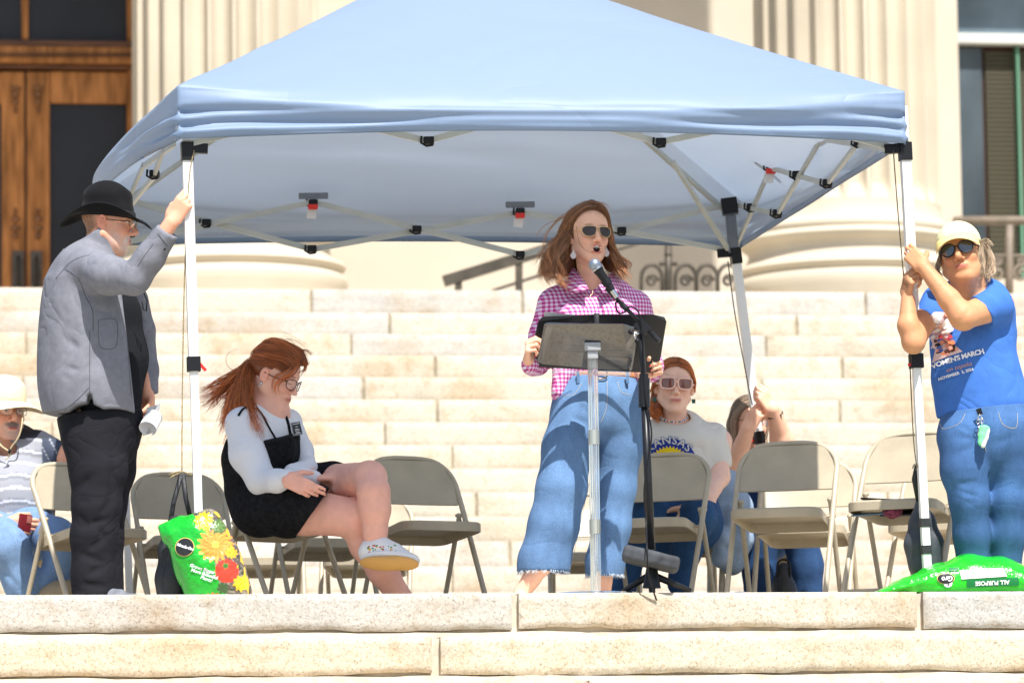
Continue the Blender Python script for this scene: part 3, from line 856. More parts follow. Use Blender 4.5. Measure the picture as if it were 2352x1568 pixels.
def leg(k, ysl, ybreak=None):
    a = legpt(k, LEGS[k][0][1]); b = legpt(k, LEGS[k][1][1])
    up = (a-b).normalized()
    side = Vector((1, 0.17, 0))
    s1 = legpt(k, ysl); 
    mb = MB(); mb.bar(a+up*.02, s1, .040, .040, side); o = mb.build("pole", M_white, tent)
    mb = MB(); mb.bar(s1, b, .033, .033, side); mb.build("lower_pole", M_white, o)
    mb = MB(); mb.bar(s1+up*.028, s1-up*.032, .053, .055, side); mb.build("slider", M_black, o)
    mb = MB(); mb.bar(s1+Vector((.024,-.01,-.0)), s1+Vector((.05,-.015,-.03)) if k == 'FL' else s1+Vector((-.035,-.01,-.02)), .012,.012); mb.build("release_tab", M_red, o)
    mb = MB(); mb.bar(b, b+up*.02, .07, .07, side); mb.build("foot_plate", M_truss, o)
    return o, up
for k, ys in (("FL",835),("FR",828),("BR",1003),("BL",960)):
    o, up = leg(k, ys)
    a = legpt(k, LEGS[k][0][1]); dx = 1 if k in ("FL","BL") else -1
    mb = MB(); mb.bar(a+up*.045, a-up*.032, .050, .052, (1,.17,0)); mb.build("corner_bracket", M_black, o)
    mb = MB(); q = a+up*.022; mb.bar(q, q+Vector((dx*.085, .01, -.004)), .04, .03); mb.build("bracket_arm", M_black, o)
    mb = MB(); mb.bar(a+up*.05, a+up*.20, .034, .034, (1,.17,0)); mb.build("inner_pole", M_grey if k == "BR" else M_white, o)
mb = MB(); a = legpt("BR", 590); mb.bar(a+Vector((-.01,0,.02)), P(1676,470,22.7), .05,.05,(1,0,0)); mb.build("corner_sleeve", M_grey, tent)
mb = MB(); mb.bar(P(1673,456,22.7), P(1678,492,22.7), .075,.07,(1,0,0)); mb.build("corner_bracket", M_black, tent)
for (x,y,x2,y2,Df) in ((409,290,408,322,Dfr),(2079,312,2078,334,Dfr)):
    mb = MB(); mb.bar(P(x,y,Df(x)-.02), P(x2,y2,Df(x)-.02), .02,.006,(1,0,0)); mb.build("webbing_tab", M_white, tent)

# ------------------------------------------------------------------ folding chairs
M_beige = mat("beige_enamel", (0.46, 0.395, 0.285), 0.38, var=0.10, vscale=9, bump=0.0006, bscale=40)
M_beigepan = mat("beige_pan", (0.45, 0.385, 0.275), 0.40, var=0.10, vscale=7, speck=(220,0.05))
M_rub = mat("rubber_foot", (0.05, 0.05, 0.045), 0.8)
def seat_outline(n=10, ins=0.0):
    pts = []
    xr, xf, y0, y1, rr, rf = 0.190-ins, 0.205-ins, -0.165+ins, 0.235-ins, 0.05, 0.075
    def arc(cx, cy, r, a0, a1):
        for i in range(n+1):
            a = math.radians(a0+(a1-a0)*i/n); pts.append((cx+r*math.cos(a), cy+r*math.sin(a)))
    arc(xf-rf, y1-rf, rf, 0, 90); arc(-xf+rf, y1-rf, rf, 90, 180)
    arc(-xr+rr, y0+rr, rr, 180, 270); arc(xr-rr, y0+rr, rr, 270, 360)
    return pts
def make_chair():
    t = thing("folding_chair", "x", "chair")
    fr = MB()
    pts = [(-.222,.245,0),(-.224,.02,.425),(-.224,-.075,.60),(-.222,-.115,.665),(-.200,-.142,.715),(-.150,-.160,.755),(-.08,-.166,.770)]
    pts = smooth_path(pts + [(0,-.167,.772)] + [(-x,y,z) for x,y,z in pts[::-1]], 5)
    fr.tube(pts, .0125, 10); f0 = fr.build("back_frame", M_beige, t, True, False)
    for sx in (-1, 1):
        m = MB(); m.tube(smooth_path([(sx*.204,-.030,.512),(sx*.206,-.07,.42),(sx*.208,-.25,.0)],4), .0115, 10)
        l = m.build("leg", M_beige, t, True, False)
        m = MB(); m.tube([(sx*.208,-.252,0),(sx*.208,-.246,.018)], .0145, 10); m.build("foot_cap", M_rub, l, False, False)
        m = MB(); m.tube([(sx*.222,.247,0),(sx*.222,.238,.018)], .0150, 10); m.build("foot_cap", M_rub, f0, False, False)
        m = MB(); m.bar((sx*.213,-.055,.505),(sx*.213,-.015,.44),.020,.005,(0,1,0)); m.bar((sx*.196,-.10,.44),(sx*.212,-.035,.50),.018,.004,(0,1,0))
        m.tube([(sx*.19,-.04,.505),(sx*.232,-.04,.505)],.007,8); m.tube([(sx*.19,.012,.425),(sx*.238,.012,.425)],.006,8)
        m.build("brace", M_beige, t, False, False)
    m = MB(); m.tube(smooth_path([(-.208,-.226,.055),(-.18,-.232,.045),(0,-.232,.045),(.18,-.232,.045),(.208,-.226,.055)],3), .0095, 8); m.build("crossbar", M_beige, t, True, False)
    m = MB(); m.tube(smooth_path([(-.222,.205,.075),(-.19,.21,.065),(0,.21,.065),(.19,.21,.065),(.222,.205,.075)],3), .0095, 8); m.build("crossbar", M_beige, t, True, False)
    # seat pan: domed top, rolled lip, open underside
    V = []; F = []
    def zt(x, y): return 0.418 + (y+0.165)*0.115 - 0.010*math.exp(-((x/.13)**2+((y-.03)/.12)**2)) - 0.22*max(0, y-.17)**1.3
    rings = [(0.10,0.0),(0.055,0.0),(0.02,0.0),(0.006,-.002),(0.0,-.009),(0.0,-.044),(0.004,-.047),(0.006,-.044),(0.007,-.010),(0.03,-.006),(0.10,-.006)]
    ns = None
    for ins, dz in rings:
        o = seat_outline(8, ins); ns = len(o)
        for (x, y) in o: V.append((x, y, zt(x, y)+dz))
    for j in range(len(rings)-1):
        for i in range(ns):
            a = j*ns+i; b = j*ns+(i+1)%ns; F.append((b, a, a+ns, b+ns))
    V.append((0,.03,zt(0,.03))); c0 = len(V)-1
    for i in range(ns): F.append((c0, i, (i+1)%ns))
    V.append((0,.03,zt(0,.03)-.006)); c1 = len(V)-1; o = (len(rings)-1)*ns
    for i in range(ns): F.append((c1, o+(i+1)%ns, o+i))
    m = MB(); m.add(V, F)
    for x in (-.199,.199):
        for y in (-.08,.06): m.ball((x,y,.412+y*.11),(.006,.006,.006),6)
    m.build("seat", M_beigepan, t, True, False, auto=.7)
    # back panel, bowed between the tubes
    NX, NZ = 24, 12; V = []; F = []
    for side in (0, 1):
        for j in range(NZ+1):
            for i in range(NX+1):
                u = -1+2*i/NX; v = j/NZ
                zb = .555; 
                x = u*.214
                # top follows the arch
                ztop = .762 - .030*max(0,(abs(u)-.45)/.55)**1.6 - .075*max(0,(abs(u)-.70)/.30)**2
                z = zb+(ztop-zb)*v
                y = -.050 - (z-.54)*.50 + (.0 if z<.70 else (z-.70)*.18) - .022*(1-u*u)*(1-.75*v)
                V.append((x, y+(-.004 if side else .004), z))
    n1 = (NX+1)*(NZ+1)
    for j in range(NZ):
        for i in range(NX):
            a = j*(NX+1)+i; F.append((a+1, a, a+NX+1, a+NX+2)); F.append((n1+a, n1+a+1, n1+a+NX+2, n1+a+NX+1))
    for i in range(NX): F.append((i, i+1, n1+i+1, n1+i))
    m = MB(); m.add(V, F); m.tube([(-.212+.424*i/12, -.062-.022*(1-(2*i/12-1)**2), .556) for i in range(13)], .005, 6)
    m.build("backrest", M_beigepan, t, True, False, auto=.8)
    return t
proto = make_chair()
CHAIRS = [  # px of the top of the back, distance, turn, tilt, label
 (155, 22.0, 38, "beige folding chair just behind the standing man in the black hat"),
 (402, 22.6, 20, "empty folding chair shaded behind the left tent pole and its green soil bag"),
 (592, 21.56, 40, "folding chair that the woman in the black pinafore sits on"),
 (932, 21.9, 28, "empty shaded folding chair directly right of the seated red-haired woman's knees"),
 (590, 24.1, 5, "grey shaded chair farthest back, seen between the soil bag and the seated woman's back"),
 (712, 22.9, 22, "folding chair whose seat shows just under and behind the seated woman's thighs"),
 (848, 24.2, -4, "low looking rear chair whose rounded back shows beside the seated woman's shin"),
 (1362, 24.1, 0, "shaded folding chair seen between the speaker's jeans legs"),
 (1530, 21.9, -20, "empty folding chair in front of the woman in the sunflower tee, behind the microphone stand"),
 (1560, 23.0, -8, "folding chair under the woman in pink sunglasses"),
 (1815, 21.4, -15, "empty chair half in sun and half in shade, in front of the crouching pole holder"),
 (1860, 22.4, -12, "sunlit folding chair one row behind the half shaded chair"),
 (2109, 21.0, -25, "sunlit folding chair with the open black folder lying on its seat"),
 (2190, 22.3, -25, "sunlit folding chair behind the right tent pole, beside the blue-shirted woman's legs"),
 (0, 23.25, 12, "folding chair at the left edge under the seated man in the sun hat"),
 (1735, 23.6, -5, "folding chair carrying the grey-haired woman who grips the rear pole"),
]
chair_objs = []
def kids(o): return [c for c in bpy.data.objects if c.parent is o]
tree = [(c, kids(c)) for c in kids(proto)]
for i, (px, D, a, lab) in enumerate(CHAIRS):
    rz = math.pi + math.radians(a)
    if i == 0: t = proto
    else:
        t = proto.copy(); C.objects.link(t)
        for c, gs in tree:
            c2 = c.copy(); C.objects.link(c2); c2.parent = t
            for g in gs: g2 = g.copy(); C.objects.link(g2); g2.parent = c2
    y = HY - FD/D*(0.772+CH)
    top = P(px, y, D); loc = Matrix.Rotation(rz, 3, 'Z') @ Vector((0,-.167,0))
    t.location = (top.x-loc.x, top.y-loc.y, 0.0); t.rotation_euler = (0,0,rz)
    tag(t, lab, "chair", "beige steel folding chairs on the landing"); chair_objs.append(t)
bpy.context.view_layer.update()
def chair_pt(i, p): return chair_objs[i].matrix_world @ Vector(p)

# ------------------------------------------------------------------ lettering helper: real font outlines laid on a surface
def bvh_of(objs):
    V = []; F = []
    for o in objs:
        n = len(V); V += [o.matrix_world @ v.co for v in o.data.vertices]; F += [[i+n for i in p.vertices] for p in o.data.polygons]
    return BVHTree.FromPolygons(V, F)
def text_mesh(s, size, bold=0.0, shear=0.0, arc=None, space=1.0):
    cu = bpy.data.curves.new("txt", 'FONT'); cu.body = s; cu.size = size; cu.offset = bold; cu.shear = shear; cu.space_character = space
    cu.align_x = 'CENTER'; cu.resolution_u = 3
    o = bpy.data.objects.new("txt", cu); C.objects.link(o)
    bpy.context.view_layer.update()
    me = bpy.data.meshes.new_from_object(o.evaluated_get(bpy.context.evaluated_depsgraph_get()))
    bm = bmesh.new(); bm.from_mesh(me)
    bmesh.ops.triangulate(bm, faces=bm.faces[:])
    bmesh.ops.remove_doubles(bm, verts=bm.verts[:], dist=size*0.002)
    for _ in range(2):
        es = [e for e in bm.edges if e.calc_length() > size*0.35]
        if es: bmesh.ops.subdivide_edges(bm, edges=es, cuts=1); bmesh.ops.triangulate(bm, faces=bm.faces[:])
    V = [(v.co.x, v.co.y) for v in bm.verts]; bm.verts.index_update(); F = [tuple(v.index for v in f.verts) for f in bm.faces]
    bm.free(); bpy.data.objects.remove(o); bpy.data.curves.remove(cu); bpy.data.meshes.remove(me)
    if arc:
        V = [((arc+y)*math.sin(x/arc), (arc+y)*math.cos(x/arc)-arc) for x, y in V]
    return V, F
def shape2d(pts):
    from mathutils.geometry import tessellate_polygon
    return list(pts), [tuple(f) for f in tessellate_polygon([[Vector((x,y,0)) for x,y in pts]])]
def subdiv2d(V, F, mx):
    bm = bmesh.new(); vs = [bm.verts.new((x,y,0)) for x,y in V]
    for f in F:
        try: bm.faces.new([vs[i] for i in f])
        except ValueError: pass
    for _ in range(5):
        es = [e for e in bm.edges if e.calc_length() > mx]
        if not es: break
        bmesh.ops.subdivide_edges(bm, edges=es, cuts=1); bmesh.ops.triangulate(bm, faces=bm.faces[:])
    bm.verts.index_update(); V = [(v.co.x,v.co.y) for v in bm.verts]; F = [tuple(v.index for v in f.verts) for f in bm.faces]; bm.free(); return V, F
def decal(name, shape, origin, ux, uy, material, bvh, parent, lift=0.0015, col=None):
    """lay a flat outline on a surface by dropping it along the plane's normal"""
    V, F = shape; ux = Vector(ux).normalized(); uy = Vector(uy); uy = (uy-ux*uy.dot(ux)).normalized(); n = ux.cross(uy)
    W = []; ok = []
    for x, y in V:
        q = Vector(origin)+ux*x+uy*y
        hit = bvh.ray_cast(q+n*0.30, -n, 0.8)
        if hit[0] is None: W.append(q); ok.append(False)
        else: W.append(hit[0] + n*lift + hit[1]*lift*0.5); ok.append(True)
    F = [f for f in F if all(ok[i] for i in f)]
    if not F: return None
    me = mesh_np(name, np.array([tuple(w) for w in W]), F)
    o = link(name, me, material, parent, True)
    return o
# ------------------------------------------------------------------ people: shared builders
def skin_mat(name, sss=0.12): return mat(name, (1,1,1), 0.55, spec=0.35, col=True, var=0.05, vscale=28, bump=0.0006, bscale=160, sss=sss)
M_skin = skin_mat("skin")
class Frame:
    def __init__(s, O, yaw=0, pitch=0, roll=0, sc=1.0):
        """yaw 0 faces the camera side, + turns to the picture's right; pitch + looks up; roll + tips the crown to the picture's right"""
        a, p, r = map(math.radians, (yaw, pitch, roll))
        F = Vector((math.sin(a), -math.cos(a), 0)); Z = Vector((0,0,1)); L = Z.cross(F)
        L = -L if L.dot(Vector((math.cos(a), math.sin(a), 0))) < 0 else L
        F2 = F*math.cos(p) + Z*math.sin(p); U = Z*math.cos(p) - F*math.sin(p)
        U2 = U*math.cos(r) + L*math.sin(r); L2 = L*math.cos(r) - U*math.sin(r)
        s.O = Vector(O); s.L, s.F, s.U, s.s = L2, F2, U2, sc
        s.R = np.array([list(L2), list(F2), list(U2)], dtype=np.float32).T
    def p(s, l, f, u): return s.O + (s.L*l + s.F*f + s.U*u)*s.s
    def loc(s, V):
        return ((V - np.array(tuple(s.O), dtype=np.float32)) @ s.R)/s.s
    def e(s, fd, c, r, k=0.012, op='u'): fd.ell(s.p(*c), [q*s.s for q in r], s.R, k, op)
    def c(s, fd, a, b, ra, rb, k=0.010, op='u'): fd.cone(s.p(*a), s.p(*b), ra*s.s, rb*s.s, k, op)
def head(fd, fr, mouth=0.0, fat=0.0, nose=1.0, ears=True, male=False):
    e, c = fr.e, fr.c
    e(fd, (0,-.014,.032), (.076,.096,.086), .02)
    e(fd, (0,.020,.030), (.066,.072,.074), .02)
    e(fd, (0,.022,-.030), (.062+fat*.4,.066,.078), .025)
    e(fd, (0,.040,-.070), (.044+fat*.5,.040,.045), .02)
    e(fd, (0,.066,-.104), (.021+fat*.2,.019,.017), .016)
    c(fd, (-.056-fat*.5,-.005,-.055), (-.020,.060,-.102), .018+fat*.4, .014+fat*.2, .022); c(fd, (.056+fat*.5,-.005,-.055), (.020,.060,-.102), .018+fat*.4, .014+fat*.2, .022)
    for s_ in (-1, 1):
        e(fd, (s_*.036,.060,-.032), (.022+fat*.4,.022,.022), .016)
        c(fd, (s_*.012,.086,.019), (s_*.046,.072,.020), .008, .008, .014)
        fr.e(fd, (s_*.032,.100,.000), (.016,.016,.010), .012, 's')
        e(fd, (s_*.031,.075,.000), (.0150,.0135,.0120), .004)
    c(fd, (0,.086,.010), (0,.108*nose**.3,-.032), .008, .0105*nose, .010)
    e(fd, (0,.108,-.037), (.0125*nose,.012,.0095), .006)
    for s_ in (-1,1): e(fd, (s_*.0135*nose,.096,-.041), (.0075,.010,.007), .005)
    for s_ in (-1,1): fr.e(fd, (s_*.007,.108,-.0475), (.0035,.005,.003), .003, 's')
    e(fd, (0,.079,-.068), (.028,.016,.018), .014)
    gap = mouth*.5
    c(fd, (-.021,.088,-.0665+gap*.6), (.021,.088,-.0665+gap*.6), .0034, .0034, .008)
    if mouth > 0: c(fd, (-.008,.093,-.0650+gap*.6), (.008,.093,-.0650+gap*.6), .0040, .0040, .008)
    c(fd, (-.014,.090,-.0745-gap), (.014,.090,-.0745-gap), .0048, .0048, .008)
    if mouth > 0: fr.e(fd, (0,.098,-.070-gap*.3), (.0155,.022,mouth*.62), .003, 's')
    if ears:
        for s_ in (-1,1):
            e(fd, (s_*.079,-.012,-.006), (.010,.019,.031), .006)
            e(fd, (s_*.075,-.004,-.026), (.009,.011,.013), .006)
            fr.e(fd, (s_*.089,-.006,-.004), (.007,.010,.018), .004, 's')
SK = dict(light=lin(240,186,156), pale=lin(244,198,174), tan=lin(205,148,108), ruddy=lin(230,168,138), rosy=lin(246,190,166))
def noise3(V, f, seed=0):
    r = np.random.RandomState(seed); o = 0
    for i in range(6):
        k = r.normal(size=3)*f; o = o + np.sin(V@k + r.uniform(0,6.28) + np.sin(V@(r.normal(size=3)*f*.7))*1.5)
    return o/6
def ellm(Q, c, r, soft=0.25):
    d = np.sqrt((((Q-np.array(c))/np.array(r))**2).sum(1)); return np.clip((1+soft-d)/(2*soft), 0, 1)[:,None]
def face_paint(V, fr, skin, lips, brow, lipu=-.070, mouth=0.0, beard=None, blush=0.25, eyes=None, teeth=False, freck=0.0, extra=None):
    Q = fr.loc(V); col = np.tile(np.array(skin, dtype=np.float32), (len(V),1))
    col *= (1+0.05*noise3(V, 60, 3))[:,None]
    def mixc(m, c): 
        col[:] = col*(1-m) + np.array(c)*m
    red = np.array(skin)*np.array([1.04,.72,.70])
    for s_ in (-1,1): mixc(ellm(Q,(s_*.040,.075,-.034),(.024,.03,.018),.6)*blush, red)
    mixc(ellm(Q,(0,.112,-.038),(.015,.02,.013),.6)*blush*.5, red)
    for s_ in (-1,1): mixc(ellm(Q,(s_*.085,-.012,-.005),(.012,.025,.035),.4)*blush*1.4, red)
    g = mouth*.5
    mixc(ellm(Q,(0,.094,-.0662+g*.6),(.0275,.024,.0040))*.8, lips); mixc(ellm(Q,(0,.094,-.0745-g),(.0245,.024,.0048))*.8, lips)
    mixc(ellm(Q,(0,.094,-.0700),(.025,.024,.0020),.4)*.7, np.array(lips)*.45)
    if mouth > 0:
        mixc(ellm(Q,(0,.082,-.070-g*.3),(.0165,.012,mouth*.62),.15), (.045,.012,.012))
        mixc(ellm(Q,(0,.088,-.0655),(.013,.012,.0030),.15), (.6,.55,.5))
    for s_ in (-1,1):
        mixc(ellm(Q,(s_*.031,.088,.0245-0.0),(.019,.02,.0036),.35)*.75, brow)
    if eyes is not None:
        for s_ in (-1,1):
            if eyes == 'closed': mixc(ellm(Q,(s_*.031,.088,-.0065),(.0155,.02,.0022),.3)*.9, (.06,.03,.02))
            else:
                mixc(ellm(Q,(s_*.031,.088,.000),(.0125,.02,.0048),.2), (.62,.58,.55))
                mixc(ellm(Q,(s_*.031,.088,.000),(.0052,.02,.0052),.2), (.05,.04,.04))
                mixc(ellm(Q,(s_*.031,.088,.0052),(.0145,.02,.0018),.3)*.8, (.08,.05,.04))
    if beard is not None:
        bc, amt = beard
        n = np.clip(.75+.5*noise3(V, 500, 5),0,1)[:,None]
        m = np.maximum.reduce([ellm(Q,(0,.062,-.098),(.042,.05,.026),.35), ellm(Q,(-.045,.02,-.07),(.024,.05,.035),.4)*.8, ellm(Q,(.045,.02,-.07),(.024,.05,.035),.4)*.8, ellm(Q,(0,.10,-.0545),(.030,.03,.0085),.3), ellm(Q,(-.028,.09,-.072),(.010,.03,.022),.4), ellm(Q,(.028,.09,-.072),(.010,.03,.022),.4)])
        lm = np.maximum(ellm(Q,(0,.098,-.0665),(.018,.02,.004)), ellm(Q,(0,.098,-.0752),(.016,.02,.005)))
        mixc(m*n*amt*(1-lm), bc)
    if freck: mixc((noise3(V, 420, 8)>.55).astype(float)[:,None]*freck, np.array(skin)*[.78,.6,.5])
    return col, mixc, Q
def hand(fd, w, d, n, t, curl=(60,70,50), sc=1.0, spread=0.0, thumb=(0.5,0.6,0.4), curls=None, k=0.0035, grip=None):
    """w wrist, d the way the fingers leave the palm, n the way the palm faces, t towards the thumb"""
    w = Vector(w); d = Vector(d).normalized(); t = Vector(t); t = (t-d*t.dot(d)).normalized(); n0 = Vector(n); n = (n0-d*n0.dot(d)-t*n0.dot(t)).normalized()
    R = np.array([list(t), list(d), list(n)], dtype=np.float32).T
    fd.rbox(w+d*.050*sc, (.037*sc,.046*sc,.0125*sc), R, .012*sc, .010)
    fd.ell(w+d*.012*sc, (.029*sc,.03*sc,.019*sc), R, .014)
    fd.cone(w+t*.018*sc+d*.018*sc+n*.006*sc, w+t*.030*sc+d*.050*sc+n*.012*sc, .017*sc, .012*sc, .012)
    L = ((.043,.026,.021),(.047,.029,.022),(.043,.027,.021),(.034,.021,.018)); tips = []
    for i in range(4):
        off = (.0285,.0095,-.0095,-.0275)[i]; cu = curls[i] if curls else curl
        base = w + d*((.090,.094,.090,.082)[i])*sc + t*off*sc
        p = base; ang = 0; pts = [base - d*.02*sc]; pts.append(base)
        for j in range(3):
            ang += math.radians(cu[j]+ (i-1.5)*3)
            dr = (d*math.cos(ang)+n*math.sin(ang)) + t*(1.5-i)*spread*(1 if j==0 else .4)
            p = p + dr.normalized()*L[i][j]*sc; pts.append(p)
        r0 = (.0088,.0092,.0088,.0078)[i]*sc
        fd.chain(pts, [r0*1.05, r0*1.08, r0*.98, r0*.90, r0*.78], k)
        tips.append((pts[-1], (pts[-1]-pts[-2]).normalized()))
    b = w + t*.030*sc + d*.028*sc + n*.008*sc
    d1 = (t*thumb[0]+d*thumb[1]+n*thumb[2]).normalized(); m = b + d1*.034*sc
    d2 = (t*(thumb[0]-.35)+d*thumb[1]+n*(thumb[2]+.35)).normalized(); m2 = m+d2*.028*sc; m3 = m2 + (d2+n*.3).normalized()*.022*sc
    fd.chain([b,m,m2,m3], [.0145*sc,.0110*sc,.0100*sc,.0088*sc], .006)
    tips.append((m3, d2)); return tips
def arm(fd, sh, el, wr, r=(.048,.040,.041,.026), k=.02):
    sh, el, wr = Vector(sh), Vector(el), Vector(wr)
    fd.cone(sh, el, r[0], r[1], k); m = el.lerp(wr, .30)
    fd.cone(el, m, r[1], r[2], k); fd.cone(m, wr, r[2], r[3], k)
def box_of(pts, pad):
    A = np.array([tuple(p) for p in pts]); return (A.min(0)-pad, A.max(0)+pad)
hairrnd = np.random.RandomState(5)
def hair_mat(name, base): 
    return mat(name, base, 0.42, spec=0.6, col=True)
def strands(name, parent, material, locks, width=0.0011, seed=0, nseg=14, wave=0.0, wfreq=5.0, tipl=.25):
    """locks: list of (guides, count, jitter[, wave]) ; guides = list of polylines, strands run between neighbouring ones"""
    rs = np.random.RandomState(seed); VV = []; FF = []; CC = []; n0 = 0
    for lk in locks:
        guides, cnt, jit = lk[:3]; wv = lk[3] if len(lk) > 3 else wave; wd = lk[4] if len(lk) > 4 else width
        G = np.array([[tuple(q) for q in resample(g, nseg)] for g in guides])      # g, seg, 3
        nst = 0; per_cl = 9
        for _ in range(cnt):
            if nst % per_cl == 0: cl = (rs.uniform(0, max(len(G)-1, 1e-6)), rs.normal(size=3)*jit, rs.normal(size=3)*jit*1.8, rs.uniform(0,6.28), rs.normal(size=3), rs.uniform(.85,1.15), rs.uniform(.6,1.45))
            nst += 1
            s_ = float(np.clip(cl[0]+rs.normal()*.06, 0, max(len(G)-1, 0)-1e-6)) if len(G) > 1 else 0.0; i = min(int(s_), len(G)-2) if len(G) > 1 else 0; fr_ = s_-i
            path = G[i]*(1-fr_)+G[i+1]*fr_ if len(G) > 1 else G[0].copy()
            tt = np.linspace(0,1,nseg)[:,None]
            j0 = cl[1]*.5+rs.normal(size=3)*jit*.7; j1 = cl[2]+rs.normal(size=3)*jit*.8
            path = path + j0*(1-tt) + j1*tt**1.5
            if wv: 
                ph = cl[3]+rs.normal()*.25; ax = cl[4]/np.linalg.norm(cl[4]); f_ = wfreq*cl[5]
                ax2 = np.cross(ax, [0,0,1.0]); path = path + (ax*np.sin(tt*f_*2+ph)+ax2*np.cos(tt*f_*2+ph)*.7)*wv*np.clip(tt*1.6-.15,0,1)
            end = rs.uniform(.8,1.0); 
            ke = max(5, int(nseg*end)); path = path[:ke]; m = len(path)
            t = np.gradient(path, axis=0); t /= (np.linalg.norm(t,axis=1,keepdims=True)+1e-9)
            up = np.array([.3,-.9,.2]); x = np.cross(t, up); x /= (np.linalg.norm(x,axis=1,keepdims=True)+1e-9); y = np.cross(t, x)
            w = wd*rs.uniform(.6,1.4)*(1-0.75*np.linspace(0,1,m)**3)[:,None]
            ring = np.stack([path+x*w, path-x*w*.5+y*w*.87, path-x*w*.5-y*w*.87], axis=1).reshape(-1,3)
            VV.append(ring); c = rs.uniform(.65,1.3)*cl[6]; h_ = rs.uniform(-.06,.06)
            gr = np.repeat(np.linspace(.75,1+tipl,m), 3)[:,None]; CC.append(np.array([[c*(1+h_), c, c*(1-h_)]])*gr)
            a = (np.arange(m-1)[:,None]*3 + np.arange(3)[None]).ravel(); b = (np.arange(m-1)[:,None]*3 + (np.arange(3)[None]+1)%3).ravel()
            FF.append(np.stack([a,b,b+3,a+3],axis=1)+n0); n0 += len(ring)
    me = mesh_np(name, np.concatenate(VV), np.concatenate(FF), np.concatenate(CC))
    return link(name, me, material, parent, True)
def resample(g, n):
    pts = smooth_path(g, 6); A = np.array([tuple(p) for p in pts]); d = np.r_[0, np.cumsum(np.linalg.norm(np.diff(A,axis=0),axis=1))]
    u = np.linspace(0, d[-1], n); return np.stack([np.interp(u, d, A[:,i]) for i in range(3)], axis=1)
def glasses(parent, fr, outline, cx, frame_mat, lens_mat, r=0.0016, f0=.105, u0=0.0, wrap=.25, tilt=0.0, bridge_u=.004, templ=True, rflat=None, temple_mat=None, name="glasses"):
    """outline: list of (l,u) round one lens centred on its own middle; mirrored for the other"""
    def pt(s_, l, u, df=0.0):
        ll = cx + l; return fr.p(s_*ll, f0 - wrap*ll*ll*10 + u*tilt + df, u0+u)
    root = None
    pts_o = smooth_closed(outline, 4)
    mb = MB()
    for s_ in (-1,1):
        P_ = [pt(s_, l, u) for l, u in pts_o]
        mb.tube(P_+[P_[0]], r, 6, False)
    mb.tube([pt(-1, min(l for l,u in outline), bridge_u), fr.p(0, f0+.004, u0+bridge_u+.003), pt(1, min(l for l,u in outline), bridge_u)], r*1.1, 6)
    root = mb.build(name, frame_mat, parent, True)
    for s_ in (-1,1):
        mb = MB(); V = [pt(s_, 0, 0, .001)]; n = len(pts_o)
        for rr in (.5, 1.0): V += [pt(s_, l*rr, u*rr, .001*(1-rr)) for l,u in pts_o]
        F = []
        for i in range(n):
            a, b = 1+i, 1+(i+1)%n; f_ = [(0,a,b),(a,a+n,b+n,b)]
            F += f_ if s_ > 0 else [tuple(reversed(q)) for q in f_]
        mb.add(V, F); mb.build("lens", lens_mat, root, True)
        if templ:
            mx = max(outline, key=lambda q: q[0])
            mb = MB(); a = pt(s_, mx[0], mx[1]*.5+.002); b = fr.p(s_*.078, .03, u0+.004); c = fr.p(s_*.083, -.012, u0+.008); d = fr.p(s_*.082,-.028,u0-.018)
            mb.tube([a, b, c, d], [r*1.4, r*1.3, r*1.1, r], 6); mb.build("temple", temple_mat or frame_mat, root, True)
    return root
def smooth_closed(pts, n):
    out = []; m = len(pts)
    for i in range(m):
        p0, p1, p2, p3 = [Vector((*pts[(i+k)%m],0)) for k in (-1,0,1,2)]
        for k in range(n):
            t = k/n; q = 0.5*((2*p1)+(p2-p0)*t+(2*p0-5*p1+4*p2-p3)*t*t+(3*p1-p0-3*p2+p3)*t**3); out.append((q.x,q.y))
    return out
def denim(name, base, fade=0.35):
    m = mat(name, base, 0.85, spec=0.2, col=True, var=0.14, vscale=20, speck=(420,0.18), bump=0.0008, bscale=420, bump2=0.003, b2scale=20, crease=(0.004,4,(1,1,1.9)), stretch=(1,1,.35))
    return m
M_steel = mat("polished_steel", (0.6,0.6,0.6), 0.2, metal=1.0)
M_gold = mat("gold_wire", (0.80,0.58,0.28), 0.25, metal=1.0)
def nails(parent, tips, material, sc=1.0):
    for p, d in tips[:4]:
        mb = MB(); mb.ball(p + Vector((0,-.005,0.001)), (.0062*sc,.0045*sc,.0055*sc), 8); mb.build("fingernail", material, parent, True)
